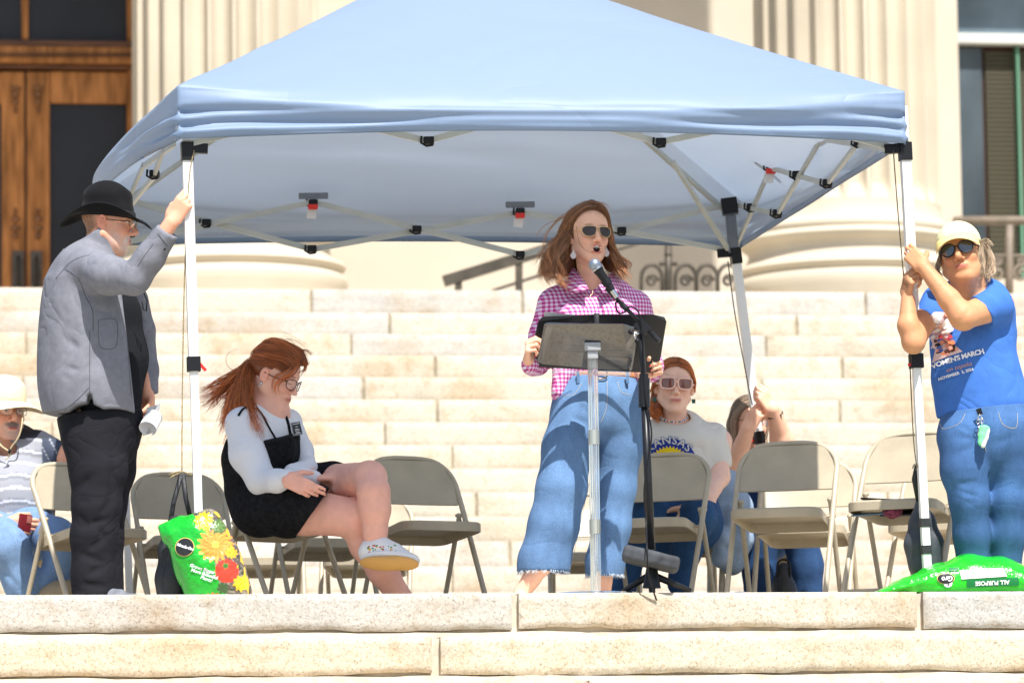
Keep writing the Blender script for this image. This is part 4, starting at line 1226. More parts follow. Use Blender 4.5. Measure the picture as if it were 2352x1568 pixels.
# ================================================================== the speaker at the lectern
def body_col(skin, seed=1, blotch=.06):
    def f(V):
        c = np.tile(np.array(skin, dtype=np.float32), (len(V),1)); n = noise3(V, 35, seed)[:,None]
        return c*(1+blotch*n*np.array([.3,1,1]))
    return f
def gingham():
    m = mat("pink_gingham", (1,1,1), 0.8, spec=0.2, bump=0.0006, bscale=300, bump2=0.008, b2scale=22)
    nt = m.node_tree; N = nt.nodes; L = nt.links
    tc = N.new("ShaderNodeTexCoord"); sp = N.new("ShaderNodeSeparateXYZ"); L.new(tc.outputs["Object"], sp.inputs[0])
    def stripe(out, yadd=None):
        mu = N.new("ShaderNodeMath"); mu.operation='MULTIPLY'; mu.inputs[1].default_value = 1/0.0172
        L.new(out, mu.inputs[0]); fr = N.new("ShaderNodeMath"); fr.operation='FRACT'; L.new(mu.outputs[0], fr.inputs[0])
        g = N.new("ShaderNodeMath"); g.operation='GREATER_THAN'; g.inputs[1].default_value=.5; L.new(fr.outputs[0], g.inputs[0]); return g.outputs[0]
    ax = N.new("ShaderNodeMath"); ax.operation='MULTIPLY_ADD'; ax.inputs[1].default_value=.55; L.new(sp.outputs[1], ax.inputs[0]); L.new(sp.outputs[0], ax.inputs[2])
    a = stripe(ax.outputs[0]); b = stripe(sp.outputs[2])
    s = N.new("ShaderNodeMath"); s.operation='ADD'; L.new(a, s.inputs[0]); L.new(b, s.inputs[1])
    h = N.new("ShaderNodeMath"); h.operation='MULTIPLY'; h.inputs[1].default_value=.5; L.new(s.outputs[0], h.inputs[0])
    r = N.new("ShaderNodeValToRGB"); r.color_ramp.interpolation='CONSTANT'
    e = r.color_ramp.elements; e[0].position=0; e[0].color=(.72,.68,.78,1); e[1].position=.25; e[1].color=(*lin(216,132,184),1)
    e2 = e.new(.75); e2.color=(*lin(168,55,125),1)
    L.new(h.outputs[0], r.inputs[0]); L.new(r.outputs[0], N["Principled BSDF"].inputs["Base Color"]); return m
M_ging = gingham()
D0 = 20.10
def make_speaker():
    t = thing("person", "woman in a pink gingham shirt, aviator sunglasses and jeans speaking at the microphone", "person", (P(1372,1300,20.1).x, 20.1, 0))
    fr = Frame(P(1352,541,20.12), yaw=20, pitch=4, roll=2, sc=1.06)
    f = Field(); head(f, fr, mouth=.021)
    J = lambda x,y,d=D0: P(x,y,d)
    f.cone(fr.p(0,-.018,-.06), J(1362,668,20.18), .050, .060, .03)
    f.echain([J(1360,672,20.19), J(1362,730,20.16), J(1375,800,20.18)], [(.13,.055),(.14,.085),(.13,.08)], (1,0,0), .03)
    # arms
    f.cone(J(1268,695,20.18), J(1240,836,20.18), .040, .034, .02)
    wl = J(1214,828,19.90); f.cone(J(1240,836,20.18), wl, .036, .025, .015)
    tipsL = hand(f, wl, (-.04,-.75,.66), (1,-.05,0), (-.0,.66,.75), curls=[(62,75,35),(66,75,40),(70,75,40),(74,75,40)], sc=.92, thumb=(.3,.5,.6))
    wr = J(1474,858,19.99); f.cone(J(1466,700,20.22), J(1496,846,20.2), .040, .034, .02); f.cone(J(1496,846,20.2), wr, .036, .025, .015)
    tipsR = hand(f, wr, (.80,-.18,.28), (-.1,-1,0), (-.3,.1,.9), curls=[(80,85,45)]*4, sc=.92, thumb=(.3,.5,.6))
    f.cone(J(1320,690,20.19), J(1268,698,20.18), .055,.045,.03); f.cone(J(1400,690,20.2), J(1466,702,20.22), .055,.045,.03)
    f.echain([J(1375,800,20.18), J(1370,930,20.17)], [(.12,.08),(.14,.09)], (1,0,0), .03); f.chain([J(1330,940,20.15), J(1290,1120,20.06), J(1243,1295,20.05)], [.07,.055,.046], .02); f.chain([J(1415,940,20.18), J(1412,1120,20.2), J(1385,1300,20.2)], [.07,.052,.046], .02)
    # ankles and feet
    for (ax, ay, bx, by, dd) in ((1243,1295,1198,1362,20.05),(1385,1300,1385,1362,20.2)):
        a = J(ax,ay,dd); b = J(bx,by,dd); f.chain([a, a.lerp(b,.5), b], [.046,.036,.036], .02)
        f.econe(b+Vector((0,.04,-.03)), Vector((b.x-.03, b.y-.09, .014)), (.034,.030),(.040,.016),(1,0,0), .02)
    skin = SK['light']
    def colf(V):
        c, mx, Q = face_paint(V, fr, skin, lin(190,92,88), lin(150,105,80), mouth=.021, blush=.3, freck=.10)
        return c
    hb = (np.array(tuple(fr.p(0,0,0)))-.17*np.ones(3), np.array(tuple(fr.p(0,0,0)))+.16*np.ones(3), .0032)
    bl = (*box_of([wl, J(1222,790,19.78)], .06), .0032); br = (*box_of([wr, J(1512,835,19.86)], .055), .0035)
    body = fobj("body", f, .009, M_skin, t, [hb, bl, br], colfn=colf)
    mb = MB(); mb.tube([fr.p(-.012,.087,-.0615), fr.p(0,.0925,-.0610), fr.p(.012,.087,-.0615)], .0042, 6); mb.build("teeth", M_white, body, True)
    red = mat("red_nail_varnish", lin(205,25,60), 0.2, coat=.5)
    nails(body, tipsL, red); nails(body, tipsR, red)
    # shirt
    s = Field()
    s.echain([J(1362,676,20.19), J(1366,735,20.15), J(1372,800,20.17), J(1380,858,20.18)], [(.150,.070),(.172,.112),(.152,.100),(.150,.105)], (1,0,0), .04)
    s.cone(J(1322,668,20.19), J(1275,695,20.19), .052, .056, .05); s.cone(J(1402,668,20.2), J(1458,700,20.22), .05, .056, .05)
    s.ell(J(1330,740,20.075), (.068,.06,.07), None, .05); s.ell(J(1408,742,20.075), (.068,.06,.07), None, .05)
    s.chain([J(1268,698,20.19), J(1246,775,20.2), J(1234,832,20.19)], [.062,.056,.054], .03)
    s.chain([J(1234,832,20.19), J(1224,838,20.0), J(1217,836,19.92)], [.052,.042,.035], .02)
    s.chain([J(1463,702,20.22), J(1484,780,20.22), J(1494,842,20.22)], [.060,.054,.052], .03)
    s.chain([J(1494,842,20.22), J(1494,854,20.08), J(1484,862,20.02)], [.050,.04,.034], .02)
    # untucked tail on one side
    s.echain([J(1300,850,20.15), J(1282,905,20.12)], [(.06,.07),(.028,.05)], (1,0,0), .03)
    s.econe(J(1462,850,20.2), J(1478,880,20.2), (.03,.07),(.02,.05), (1,0,0), .03)
    s.cone(J(1358,640,20.02), J(1384,728,20.02), .040, .006, .008, 's'); s.ell(J(1360,655,20.05), (.058,.07,.05), None, .01, 's')
    # placket and folds
    s.fold([J(1388,735,20.03), J(1396,860,20.06)], .010, -.004)
    for a, b, w, d in (((1275,720),(1310,760),.012,.007),((1250,760),(1262,800),.010,.006),((1290,790),(1345,850),.013,.007),((1300,830),(1360,820),.011,.005),((1440,770),(1410,830),.013,.007),
                       ((1452,720),(1432,770),.012,.006),((1470,760),(1486,800),.010,.006),((1222,830),(1246,815),.010,.009),((1225,846),(1252,838),.009,.008),((1240,790),(1256,770),.009,.006),
                       ((1320,700),(1335,745),.013,.004),((1270,870),(1290,905),.008,.006),((1290,860),(1300,900),.008,.006)):
        s.fold([J(*a,20.07), J(*b,20.07)], w, d)
    s.noise(.0022, 26, 4)
    bot = J(1380,868,20.1)
    s.cut(J(1380,864,20.1), (0.05,0,-1), 0, inside=(J(1385,872,20.15), .115))
    sh = fobj("shirt", s, .0065, M_ging, t)
    # collar
    bv = bvh_of([sh])
    for sg, pts in ((-1, [(1343,645,20.10),(1316,612,20.17),(1296,650,20.12),(1312,676,20.03),(1352,664,19.98)]), (1, [(1376,655,20.03),(1408,622,20.18),(1430,650,20.14),(1420,674,20.05),(1384,672,19.99)])):
        mb = MB(); V = [J(*q) for q in pts]; c = sum(V, Vector())/len(V)+Vector((0,-.012,.004)); V2 = [v+Vector((0,.006,0)) for v in V]
        mb.add([c]+V+V2, [(0,1+i,1+(i+1)%5) for i in range(5)]+[(1+i,6+i,6+(i+1)%5,1+(i+1)%5) for i in range(5)])
        mb.build("collar", M_ging, sh, True)
    for y in (700+38, 780, 822):
        mb = MB(); q = J(1389+(y-738)*.07, y, 20.0); h_ = bv.ray_cast(q+Vector((0,-.3,0)), Vector((0,1,0)))
        if h_[0]: mb.ball(h_[0], (.006,.003,.006), 8); mb.build("button", M_white, sh, True)
    # jeans
    M_den = denim("faded_denim", (0.105, 0.190, 0.335))
    g = Field()
    g.echain([J(1378,866,20.18), J(1374,915,20.17), J(1370,955,20.17)], [(.157,.105),(.185,.125),(.192,.125)], (1,0,0), .03)
    g.echain([J(1320,950,20.15), J(1303,1030,20.10), J(1290,1120,20.06), J(1272,1205,20.06), J(1250,1290,20.07), J(1243,1340,20.07)], [(.098,.115),(.104,.105),(.104,.095),(.104,.092),(.107,.098),(.110,.10)], (1,0,0), .03)
    g.echain([J(1426,950,20.19), J(1424,1030,20.2), J(1415,1120,20.2), J(1404,1210,20.2), J(1390,1290,20.2), J(1387,1340,20.2)], [(.092,.115),(.093,.105),(.082,.092),(.080,.088),(.079,.088),(.080,.09)], (1,0,0), .03)
    g.fold([J(1378,880,20.04), J(1376,990,20.03)], .006, .006); g.fold([J(1385,880,20.04), J(1384,960,20.03)], .005, -.003)
    g.fold([J(1374,990,20.04), J(1368,1080,20.08), J(1356,1150,20.1)], .010, .018)
    for a, b, w, d in (((1378,985),(1320,960),.012,.010),((1378,1000),(1300,1010),.012,.008),((1380,985),(1450,940),.012,.010),((1382,1005),(1460,1000),.012,.008),((1375,960),(1330,930),.010,.006),((1384,955),(1440,915),.010,.006),
                       ((1300,1000),(1350,1110),.018,.007),((1285,1150),(1330,1200),.016,.009),((1245,1180),(1310,1170),.014,.008),((1270,1240),(1300,1300),.012,.008),((1225,1230),(1222,1310),.012,.008),
                       ((1400,1150),(1440,1180),.014,.007),((1390,1060),(1395,1200),.014,.006),((1430,1220),(1420,1310),.010,.008),((1370,1250),(1366,1320),.010,.007),((1440,1050),(1420,1150),.014,.006)):
        g.fold([J(*a,20.03), J(*b,20.03)], w, d)
    g.noise(.0006, 18, 9)
    for pk in (((1290,905),(1318,902),(1335,878)),((1450,905),(1428,898),(1418,874))): g.fold([J(*q,20.05) for q in pk], .004, .005)
    g.cut(J(1378,862,20.1), (0.02,0,1)); 
    g.cut(J(1243,1313,20.1), (-.03,0,-1), 0, inside=(J(1243,1345,20.07), .16)); g.cut(J(1388,1320,20.1), (-.03,0,-1), 0, inside=(J(1392,1365,20.2), .13))
    # (the second cut region starts right of the first leg)
    def jc(V):
        c = np.ones((len(V),3)); w = noise3(V, 14, 2)
        fade = np.exp(-((V[:,2]-1.0)/.18)**2)*.30 + np.exp(-((V[:,2]-.45)/.16)**2)*.25
        c *= (1+fade*(.8+.4*w))[:,None]; return c
    je = fobj("jeans", g, .0075, M_den, t, colfn=jc)
    bvj = bvh_of([je]); tn = mat("jean_thread", (0.50,0.42,0.28), .8)
    for pk in (((1291,905),(1318,902),(1337,876)),((1450,903),(1427,896),(1419,872)),((1395,870),(1394,930),(1380,968)),((1374,972),(1368,1080),(1352,1160),(1325,1260),(1308,1306))):
        pts = []
        for q in smooth_path([J(*q_,20.0) for q_ in pk], 8):
            h_ = bvj.ray_cast(q+Vector((0,-.4,0)), Vector((0,1,0)))
            if h_[0]: pts.append(h_[0]+Vector((0,-.0006,0)))
        if len(pts)>2: mb = MB(); mb.tube(pts, .0011, 4); mb.build("seam", tn, je, True)
    fz = []
    for (x0,x1,y,dd,ry,w) in ((1190,1304,1311,20.07,.10,.107),(1348,1430,1319,20.2,.088,.078)):
        cx = (x0+x1)/2
        for i in range(120):
            a = hairrnd.uniform(0,6.28); p = J(cx,y+hairrnd.uniform(-2,2),dd)+Vector((math.cos(a)*w,math.sin(a)*ry,0))
            fz.append(([[p, p+Vector((hairrnd.uniform(-.006,.006),-.003,-.006)), p+Vector((hairrnd.uniform(-.01,.01),-.002,-.014))]], 1, .0005))
    strands("frayed_hem", je, mat("white_threads",(0.6,0.66,0.72),.9), fz, .0012, 3, 5)
    # belt
    b = Field(); b.echain([J(1378,852,20.18), J(1378,872,20.18)], [(.161,.110),(.163,.112)], (1,0,0), .0)
    b.cut(J(1378,852,20.1),(-.01,0,1)); b.cut(J(1378,868,20.1),(.01,0,-1))
    be = fobj("belt", b, .006, mat("tan_leather", lin(196,140,98), .5, var=.1), t)
    mb = MB(); q = J(1381,860,20.06); mb.tube([q+Vector((.026*math.cos(a),-.012,.020*math.sin(a))) for a in [i*math.pi/8 for i in range(17)]], .0032, 6); mb.build("buckle", mat("bronze_buckle",(0.25,.17,.09),.35,metal=.9), be, True)
    for x in (1328, 1442):
        mb = MB(); mb.box((J(x,850,20).x-.006, 20.06, J(x,876,20).z), (J(x,850,20).x+.006, 20.075, J(x,850,20).z)); mb.build("belt_loop", M_den, je)
    # hair
    M_h = hair_mat("auburn_brown_hair", (0.33, 0.145, 0.062))
    hf = Field(); fr.e(hf, (0,-.024,.040), (.084,.098,.092), .02)
    hf.cone(fr.p(-.07,-.03,-.0), J(1300,615,20.2), .030, .040, .04); hf.cone(fr.p(.07,-.04,-.0), J(1404,610,20.22), .026, .030, .04)
    hf.cone(fr.p(0,-.07,0), J(1345,625,20.26), .06, .06, .04)
    fr.e(hf, (0,.070,-.005), (.068,.075,.082), .012, 's'); hf.cut(fr.p(0,.062,0), fr.F, .01)
    ho = fobj("hair", hf, .006, hair_mat("hair_base", (0.11,0.043,0.018)), t)
    K = lambda *a: [J(*q) for q in a]
    top = fr.p(.012,.055,.118)
    tp_ = lambda: None
    A1 = [fr.p(.012,.075,.098), fr.p(-.035,.070,.092), fr.p(-.072,.035,.050), J(1306,575,20.12), J(1292,615,20.08), J(1312,650,20.05)]
    A2 = [fr.p(.012,.045,.125), fr.p(-.045,.035,.108), fr.p(-.090,.0,.045), J(1284,575,20.12), J(1262,615,20.08), J(1280,655,20.06)]
    A3 = [fr.p(.010,.0,.135), fr.p(-.055,-.02,.105), fr.p(-.100,-.04,.03), J(1276,580,20.16), J(1246,620,20.12), J(1262,650,20.1)]
    A4 = [fr.p(.005,-.05,.125), fr.p(-.055,-.07,.09), J(1298,540,20.2), J(1262,575,20.18), J(1248,605,20.14), J(1240,634,20.12)]
    B1 = [fr.p(.014,.078,.098), fr.p(.052,.066,.080), fr.p(.080,.030,.030), J(1404,570,20.12), J(1420,605,20.1), J(1437,632,20.06)]
    B2 = [fr.p(.014,.045,.125), fr.p(.060,.03,.098), fr.p(.094,.0,.02), J(1416,590,20.15), J(1430,620,20.12), J(1424,648,20.08)]
    B3 = [fr.p(.010,-.02,.135), fr.p(.062,-.04,.09), fr.p(.092,-.05,.0), J(1412,585,20.2), J(1408,620,20.16), J(1402,645,20.14)]
    strands("wavy_locks", ho, M_h, [
        ([A1,A2], 380, .0045, .012), ([A2,A3], 420, .006, .016), ([A3,A4], 400, .008, .018),
        ([B1,B2], 320, .0045, .013), ([B2,B3], 300, .006, .014),
        ([K((1318,510,20.1),(1282,540,20.1),(1248,585,20.1),(1236,620,20.1)), K((1312,520,20.14),(1290,560,20.12),(1252,600,20.1),(1244,590,20.1))], 40, .006, .004),
        ([K((1335,480,20.08),(1290,500,20.08),(1262,530,20.08),(1242,565,20.08),(1236,598,20.08))], 12, .006, .006, .0007),
        ([K((1330,490,20.05),(1262,510,20.05),(1225,540,20.05),(1214,560,20.05))], 6, .006, .004, .0005),
        ([K((1345,470,20.08),(1372,470,20.05),(1392,480,20.04),(1396,495,20.03))], 16, .006, .003, .0006),
        ([K((1324,520,20.05),(1332,560,20.0),(1352,578,19.98),(1362,576,19.97))], 4, .001, .001, .0007),
        ([K((1300,560,20.05),(1282,590,20.0),(1282,620,20.0),(1262,634,20.0),(1241,632,20.0)), K((1296,590,20.05),(1276,620,20.02),(1286,648,20.0),(1308,652,19.98),(1314,640,19.98))], 110, .008, .016),
        ([K((1404,560,20.1),(1422,585,20.08),(1446,600,20.05),(1440,625,20.05),(1452,635,20.05)), K((1400,580,20.1),(1415,610,20.05),(1432,640,20.02),(1446,650,20.02),(1440,640,20.0))], 60, .006, .012),
        ([K((1320,495,20.1),(1290,530,20.1),(1268,560,20.1),(1262,600,20.1),(1242,626,20.1)), K((1305,560,20.08),(1280,600,20.05),(1290,630,20.02),(1300,648,20.0),(1285,652,20.0))], 150, .008, .016)],
        .0010, 11, 26, .013, 5.5, .55)
    # aviators
    sm = mat("sunglass_lens_brown", (0.040,0.020,0.010), 0.08, spec=.5, coat=.1)
    glasses(t, fr, [(-.026,.012),(-.010,.0175),(.012,.0175),(.027,.010),(.027,-.006),(.014,-.022),(-.006,-.024),(-.022,-.014)], .033, M_gold, sm, .0013, f0=.106, u0=-.001, wrap=.5, bridge_u=.006)
    mb = MB(); mb.tube([fr.p(-.018,.110,.015), fr.p(0,.112,.018), fr.p(.018,.110,.015)], .0012, 6); mb.build("glasses_bar", M_gold, bpy.data.objects.get("glasses"), True)
    # teardrop earrings
    me_ = mat("speckled_leather", (0.60,0.52,0.50), .8, var=.2, vscale=300)
    for (x, y, d_) in ((1317,584,20.02),(1393,579,20.08)):
        c = J(x,y,d_); out = []
        for i in range(20):
            a = 2*math.pi*i/20; rr = .0125*(1-.0*math.sin(a)); out.append((rr*math.cos(a)*(1-.45*max(0,math.sin(a))), -.003+.0165*math.sin(a)+(.006 if math.sin(a)>.9 else 0)))
        mb = MB(); V = [c+Vector((x_,0,z_)) for x_,z_ in out]+[c+Vector((x_,.002,z_)) for x_,z_ in out]
        mb.add(V, [tuple(range(19,-1,-1)), tuple(range(20,40))]+[(i,(i+1)%20,20+(i+1)%20,20+i) for i in range(20)])
        mb.tube([c+Vector((0,.001,.018)), c+Vector((0,.001,.030))], .0007, 5); mb.build("earring", me_, t)
    mb = MB(); mb.tube(smooth_path([fr.p(-.045,.02,-.13), J(1352,684,20.045), fr.p(.045,.02,-.13)],6), .0008, 5); mb.build("necklace", M_gold, t, True)
    return t
make_speaker()

# ------------------------------------------------------------------ lectern, binder, microphone
M_acr = mat("clear_acrylic", (0.97,0.98,0.98), 0.03, trans=.93, ior=1.49)
M_plate = mat("acrylic_plate", (0.10,0.11,0.12), 0.03, spec=1.0, coat=1.0, ior=1.6)
def make_lectern():
    D = 19.78
    t = thing("lectern", "clear acrylic lectern on a slim post with a tilted reading plate before the speaker", "lectern", (P(1362,1300,D).x, D, 0))
    c = P(1362,800,D)
    mb = MB()
    # reading plate, its top nearer the audience so the face looks down at the steps
    n_ = 14; lo = [P(1240,822,19.87), P(1468,846,19.85)]; 
    V = []; 
    for s_ in (0, .006):
        for (x,y,d) in ((1250,744,19.72),(1258,741,19.72),(1430,744,19.70),(1462,752,19.70),(1466,760,19.70),(1452,848,19.86),(1446,853,19.86),(1350,846,19.87),(1246,836,19.88),(1234,830,19.88)):
            V.append(P(x,y,d)+Vector((0,s_,s_*.3)))
    k = 10
    mb.add(V, [tuple(range(k-1,-1,-1)), tuple(range(k,2*k))]+[(i,(i+1)%k,k+(i+1)%k,k+i) for i in range(k)])
    mb.build("reading_plate", mat("smoked_acrylic", (0.012,0.014,0.018), 0.02, spec=1.0, coat=.25, ior=1.65), t)
    mb = MB(); a = P(1258,852,19.80); b = P(1450,858,19.78); mb.bar(a,b,.012,.03); mb.build("book_ledge", M_acr, t)
    mb = MB(); top = P(1361,800,19.80)
    bot = P(1369,1392,19.80)
    mb.tube([top, bot], .0215, 20); mb.build("post", M_acr, t, True, auto=1)
    mb = MB(); mb.tube([top, bot], .0085, 12); mb.build("inner_rod", M_acr, t, True, auto=1)
    for y in (1005, 1095+ 0, 1210, 1330):
        tt = (y-800)/(1392-800); q = top.lerp(bot, tt); mb = MB()
        if y in (1005,1210): mb.tube([q+Vector((0,0,.030)), q-Vector((0,0,.030))], .0235, 20); mb.build("collar", mat("nickel_collar",(0.62,.60,.55),.15,metal=.9), t, True, auto=1)
    mb = MB(); mb.box((top.x-.034,19.76,top.z-.012),(top.x+.034,19.84,top.z+.022),.004); mb.box((top.x-.022,19.77,top.z-.045),(top.x+.022,19.83,top.z-.012),.004)
    mb.build("clamp", mat("frosted_clamp",(0.6,0.62,0.64),.2,trans=.4), t, True, auto=.6)
    mb = MB(); mb.lathe([(0,.012),(.19,.012),(.20,.006),(.20,0),(0,0)], 40); mb.M = Matrix.Identity(4)
    for i,v in enumerate(mb.V): mb.V[i] = (v[0]+bot.x, v[1]+19.8, v[2]+.001)
    mb.build("base_plate", M_acr, t, True, auto=.8)
    # binder
    b = thing("binder", "open black ring binder the speaker holds behind the clear lectern plate", "binder", P(1375,850,19.9))
    M_bl = mat("black_vinyl", (0.022,0.022,0.024), 0.38, spec=.5, bump=.0006, bscale=30)
    for sg, pts in ((0, [(1236,738,19.80),(1246,727,19.80),(1368,722,19.86),(1372,850,19.97),(1218,842,19.93),(1214,832,19.92)]), (1, [(1371,722,19.86),(1500,722,19.82),(1526,728,19.82),(1531,738,19.82),(1513,848,19.95),(1503,856,19.95),(1374,852,19.97)])):
        m = MB(); V = [P(*q) for q in pts]; V2 = [v+Vector((0,.005,.001)) for v in V]; k = len(V)
        m.add(V+V2, [tuple(range(k-1,-1,-1)), tuple(range(k,2*k))]+[(i,(i+1)%k,k+(i+1)%k,k+i) for i in range(k)]); m.build("cover", M_bl, b)
    m = MB(); m.tube([P(1370,720,19.85), P(1373,853,19.965)], .012, 8, flat=.5); m.build("spine", M_bl, b, True)
    pp = thing("paper", "white sheet edge showing above the left side of the black binder", "paper", P(1290,722,19.84))
    m = MB(); V = [P(1250,716,19.84), P(1330,724,19.88), P(1330,800,19.96), P(1248,800,19.96)]; V2 = [v+Vector((0,.003,.0)) for v in V]
    m.add(V+V2, [(3,2,1,0),(4,5,6,7),(0,1,5,4),(1,2,6,5),(2,3,7,6),(3,0,4,7)]); m.build("sheet", mat("paper_white",(.8,.8,.8),.8), pp)
    # microphone stand
    m_ = thing("microphone_stand", "black microphone boom stand in front of the speaker with a heavy grey foot", "microphone stand", (P(1492,1300,19.62).x, 19.62, 0))
    M_blk = mat("worn_black_paint", (0.012,0.013,0.016), 0.35, spec=.35, var=.3, vscale=30)
    Dm = 19.62
    q = MB(); q.tube([P(1496,1262,Dm), P(1480,905,Dm)], .0165, 12); o = q.build("lower_tube", M_blk, m_, True)
    q = MB(); q.tube([P(1480,935,Dm), P(1479,868,Dm)], .024, 12); q.tube([P(1479,868,Dm),P(1479,858,Dm)], .019, 12); q.build("clutch", M_blk, m_, True, auto=.6)
    q = MB(); q.tube([P(1480,905,Dm), P(1472,765,Dm)], .0115, 12); q.build("upper_tube", M_blk, m_, True)
    q = MB(); q.tube([P(1510,780,Dm+.02), P(1392,662,Dm-.06)], .0085, 10); q.tube([P(1514,784,Dm+.02), P(1496,765,Dm+.02)], .013,10); q.tube([P(1442,712,Dm-.03), P(1426,697,Dm-.03)], .0125, 10); q.build("boom", M_blk, m_, True, auto=.6)
    q = MB(); q.bar(P(1464,738,Dm), P(1488,762,Dm), .044,.04, (1,0,0)); q.build("boom_clamp", M_black, m_)
    q = MB(); q.tube([P(1472,765,Dm-.02), P(1455,766,Dm-.05)], .007, 8); q.tube([P(1455,766,Dm-.05),P(1462,782,Dm-.05)],.004,6); q.build("wing_bolt", M_steel, m_, True)
    q = MB(); q.ball(P(1449,762,Dm-.05), .012, 10); q.build("knob", M_black, m_, True)
    q = MB(); q.ball(P(1464,783,Dm-.05), .012, 10); q.build("knob", M_black, m_, True)
    for (x,y,d) in ((1425,1362,19.75),(1585,1356,19.72),(1500,1385,19.58)):
        q = MB(); q.tube([P(1495,1318,Dm), P(x,y,d)], [.016,.012], 8); q.build("leg", M_blk, m_, True)
    q = MB(); q.tube([P(1497,1300,Dm), P(1497,1350,Dm)], [.022,.038], 14); q.build("hub", M_blk, m_, True, auto=.6)
    w = thing("weight_pad", "worn grey slab weight strapped on the microphone stand's foot", "weight", P(1495,1300,19.62))
    fd = Field(); a = P(1495,1284,19.60); X = (P(1556,1298,19.60)-P(1434,1270,19.60)).normalized(); R = np.array([list(X), [0,1,0], list(X.cross(Vector((0,1,0))))]).T
    fd.rbox(a, (.118,.10,.030), R, .018, .0); fd.noise(.0025, 16, 3)
    fobj("slab", fd, .007, mat("scuffed_rubber",(0.05,0.055,0.062),.75,var=.5,vscale=18,bump=.002,bscale=60), w)
    mic = thing("microphone", "black handheld microphone with a silver mesh head clipped to the boom", "microphone", P(1385,640,19.55))
    a = P(1366,608,19.56); b = P(1398,655,19.56); ax = (b-a).normalized()
    q = MB(); q.ball(a, .0262, 16); q.build("grille", mat("steel_mesh",(0.30,0.34,0.40),.4,metal=.8,speck=(900,.6)), mic, True)
    q = MB(); q.tube([a+ax*.018,a+ax*.024], [.0262,.0262], 16); q.build("grille_ring", M_steel, mic, True, auto=.6)
    q = MB(); q.tube([a+ax*.024, a+ax*.04, a+ax*.13], [.0235,.019,.0145], 14); q.build("handle", M_black, mic, True, auto=.6)
    q = MB(); q.tube([a+ax*.13, a+ax*.165], [.0125,.011], 12); q.build("plug", M_steel, mic, True, auto=.6)
    q = MB(); q.tube([a+ax*.075, a+ax*.10], [.0215,.0205], 14); q.tube([a+ax*.09+Vector((0,.0,-.0)), P(1398,668,19.58)],.008,8); q.build("clip", M_black, mic, True, auto=.6)
    q = MB(); pts = smooth_path([a+ax*.165, a+ax*.19, P(1414,695,19.58), P(1420,718,19.60), P(1436,716,19.57), P(1446,704,19.56), P(1466,716,19.58), P(1474,760,19.60), P(1478,800,19.60), P(1482,900,19.59), P(1492,960,19.59), P(1496,1010,19.585), P(1480,1120,19.585), P(1484,1200,19.585), P(1486,1260,19.47), P(1490,1320,19.5), P(1508,1378,19.55)], 8)
    q.tube(pts, .0038, 6); tag(q.build("microphone_cable", M_black, None, True), "thin black cable running down the microphone stand", "cable")
make_lectern()
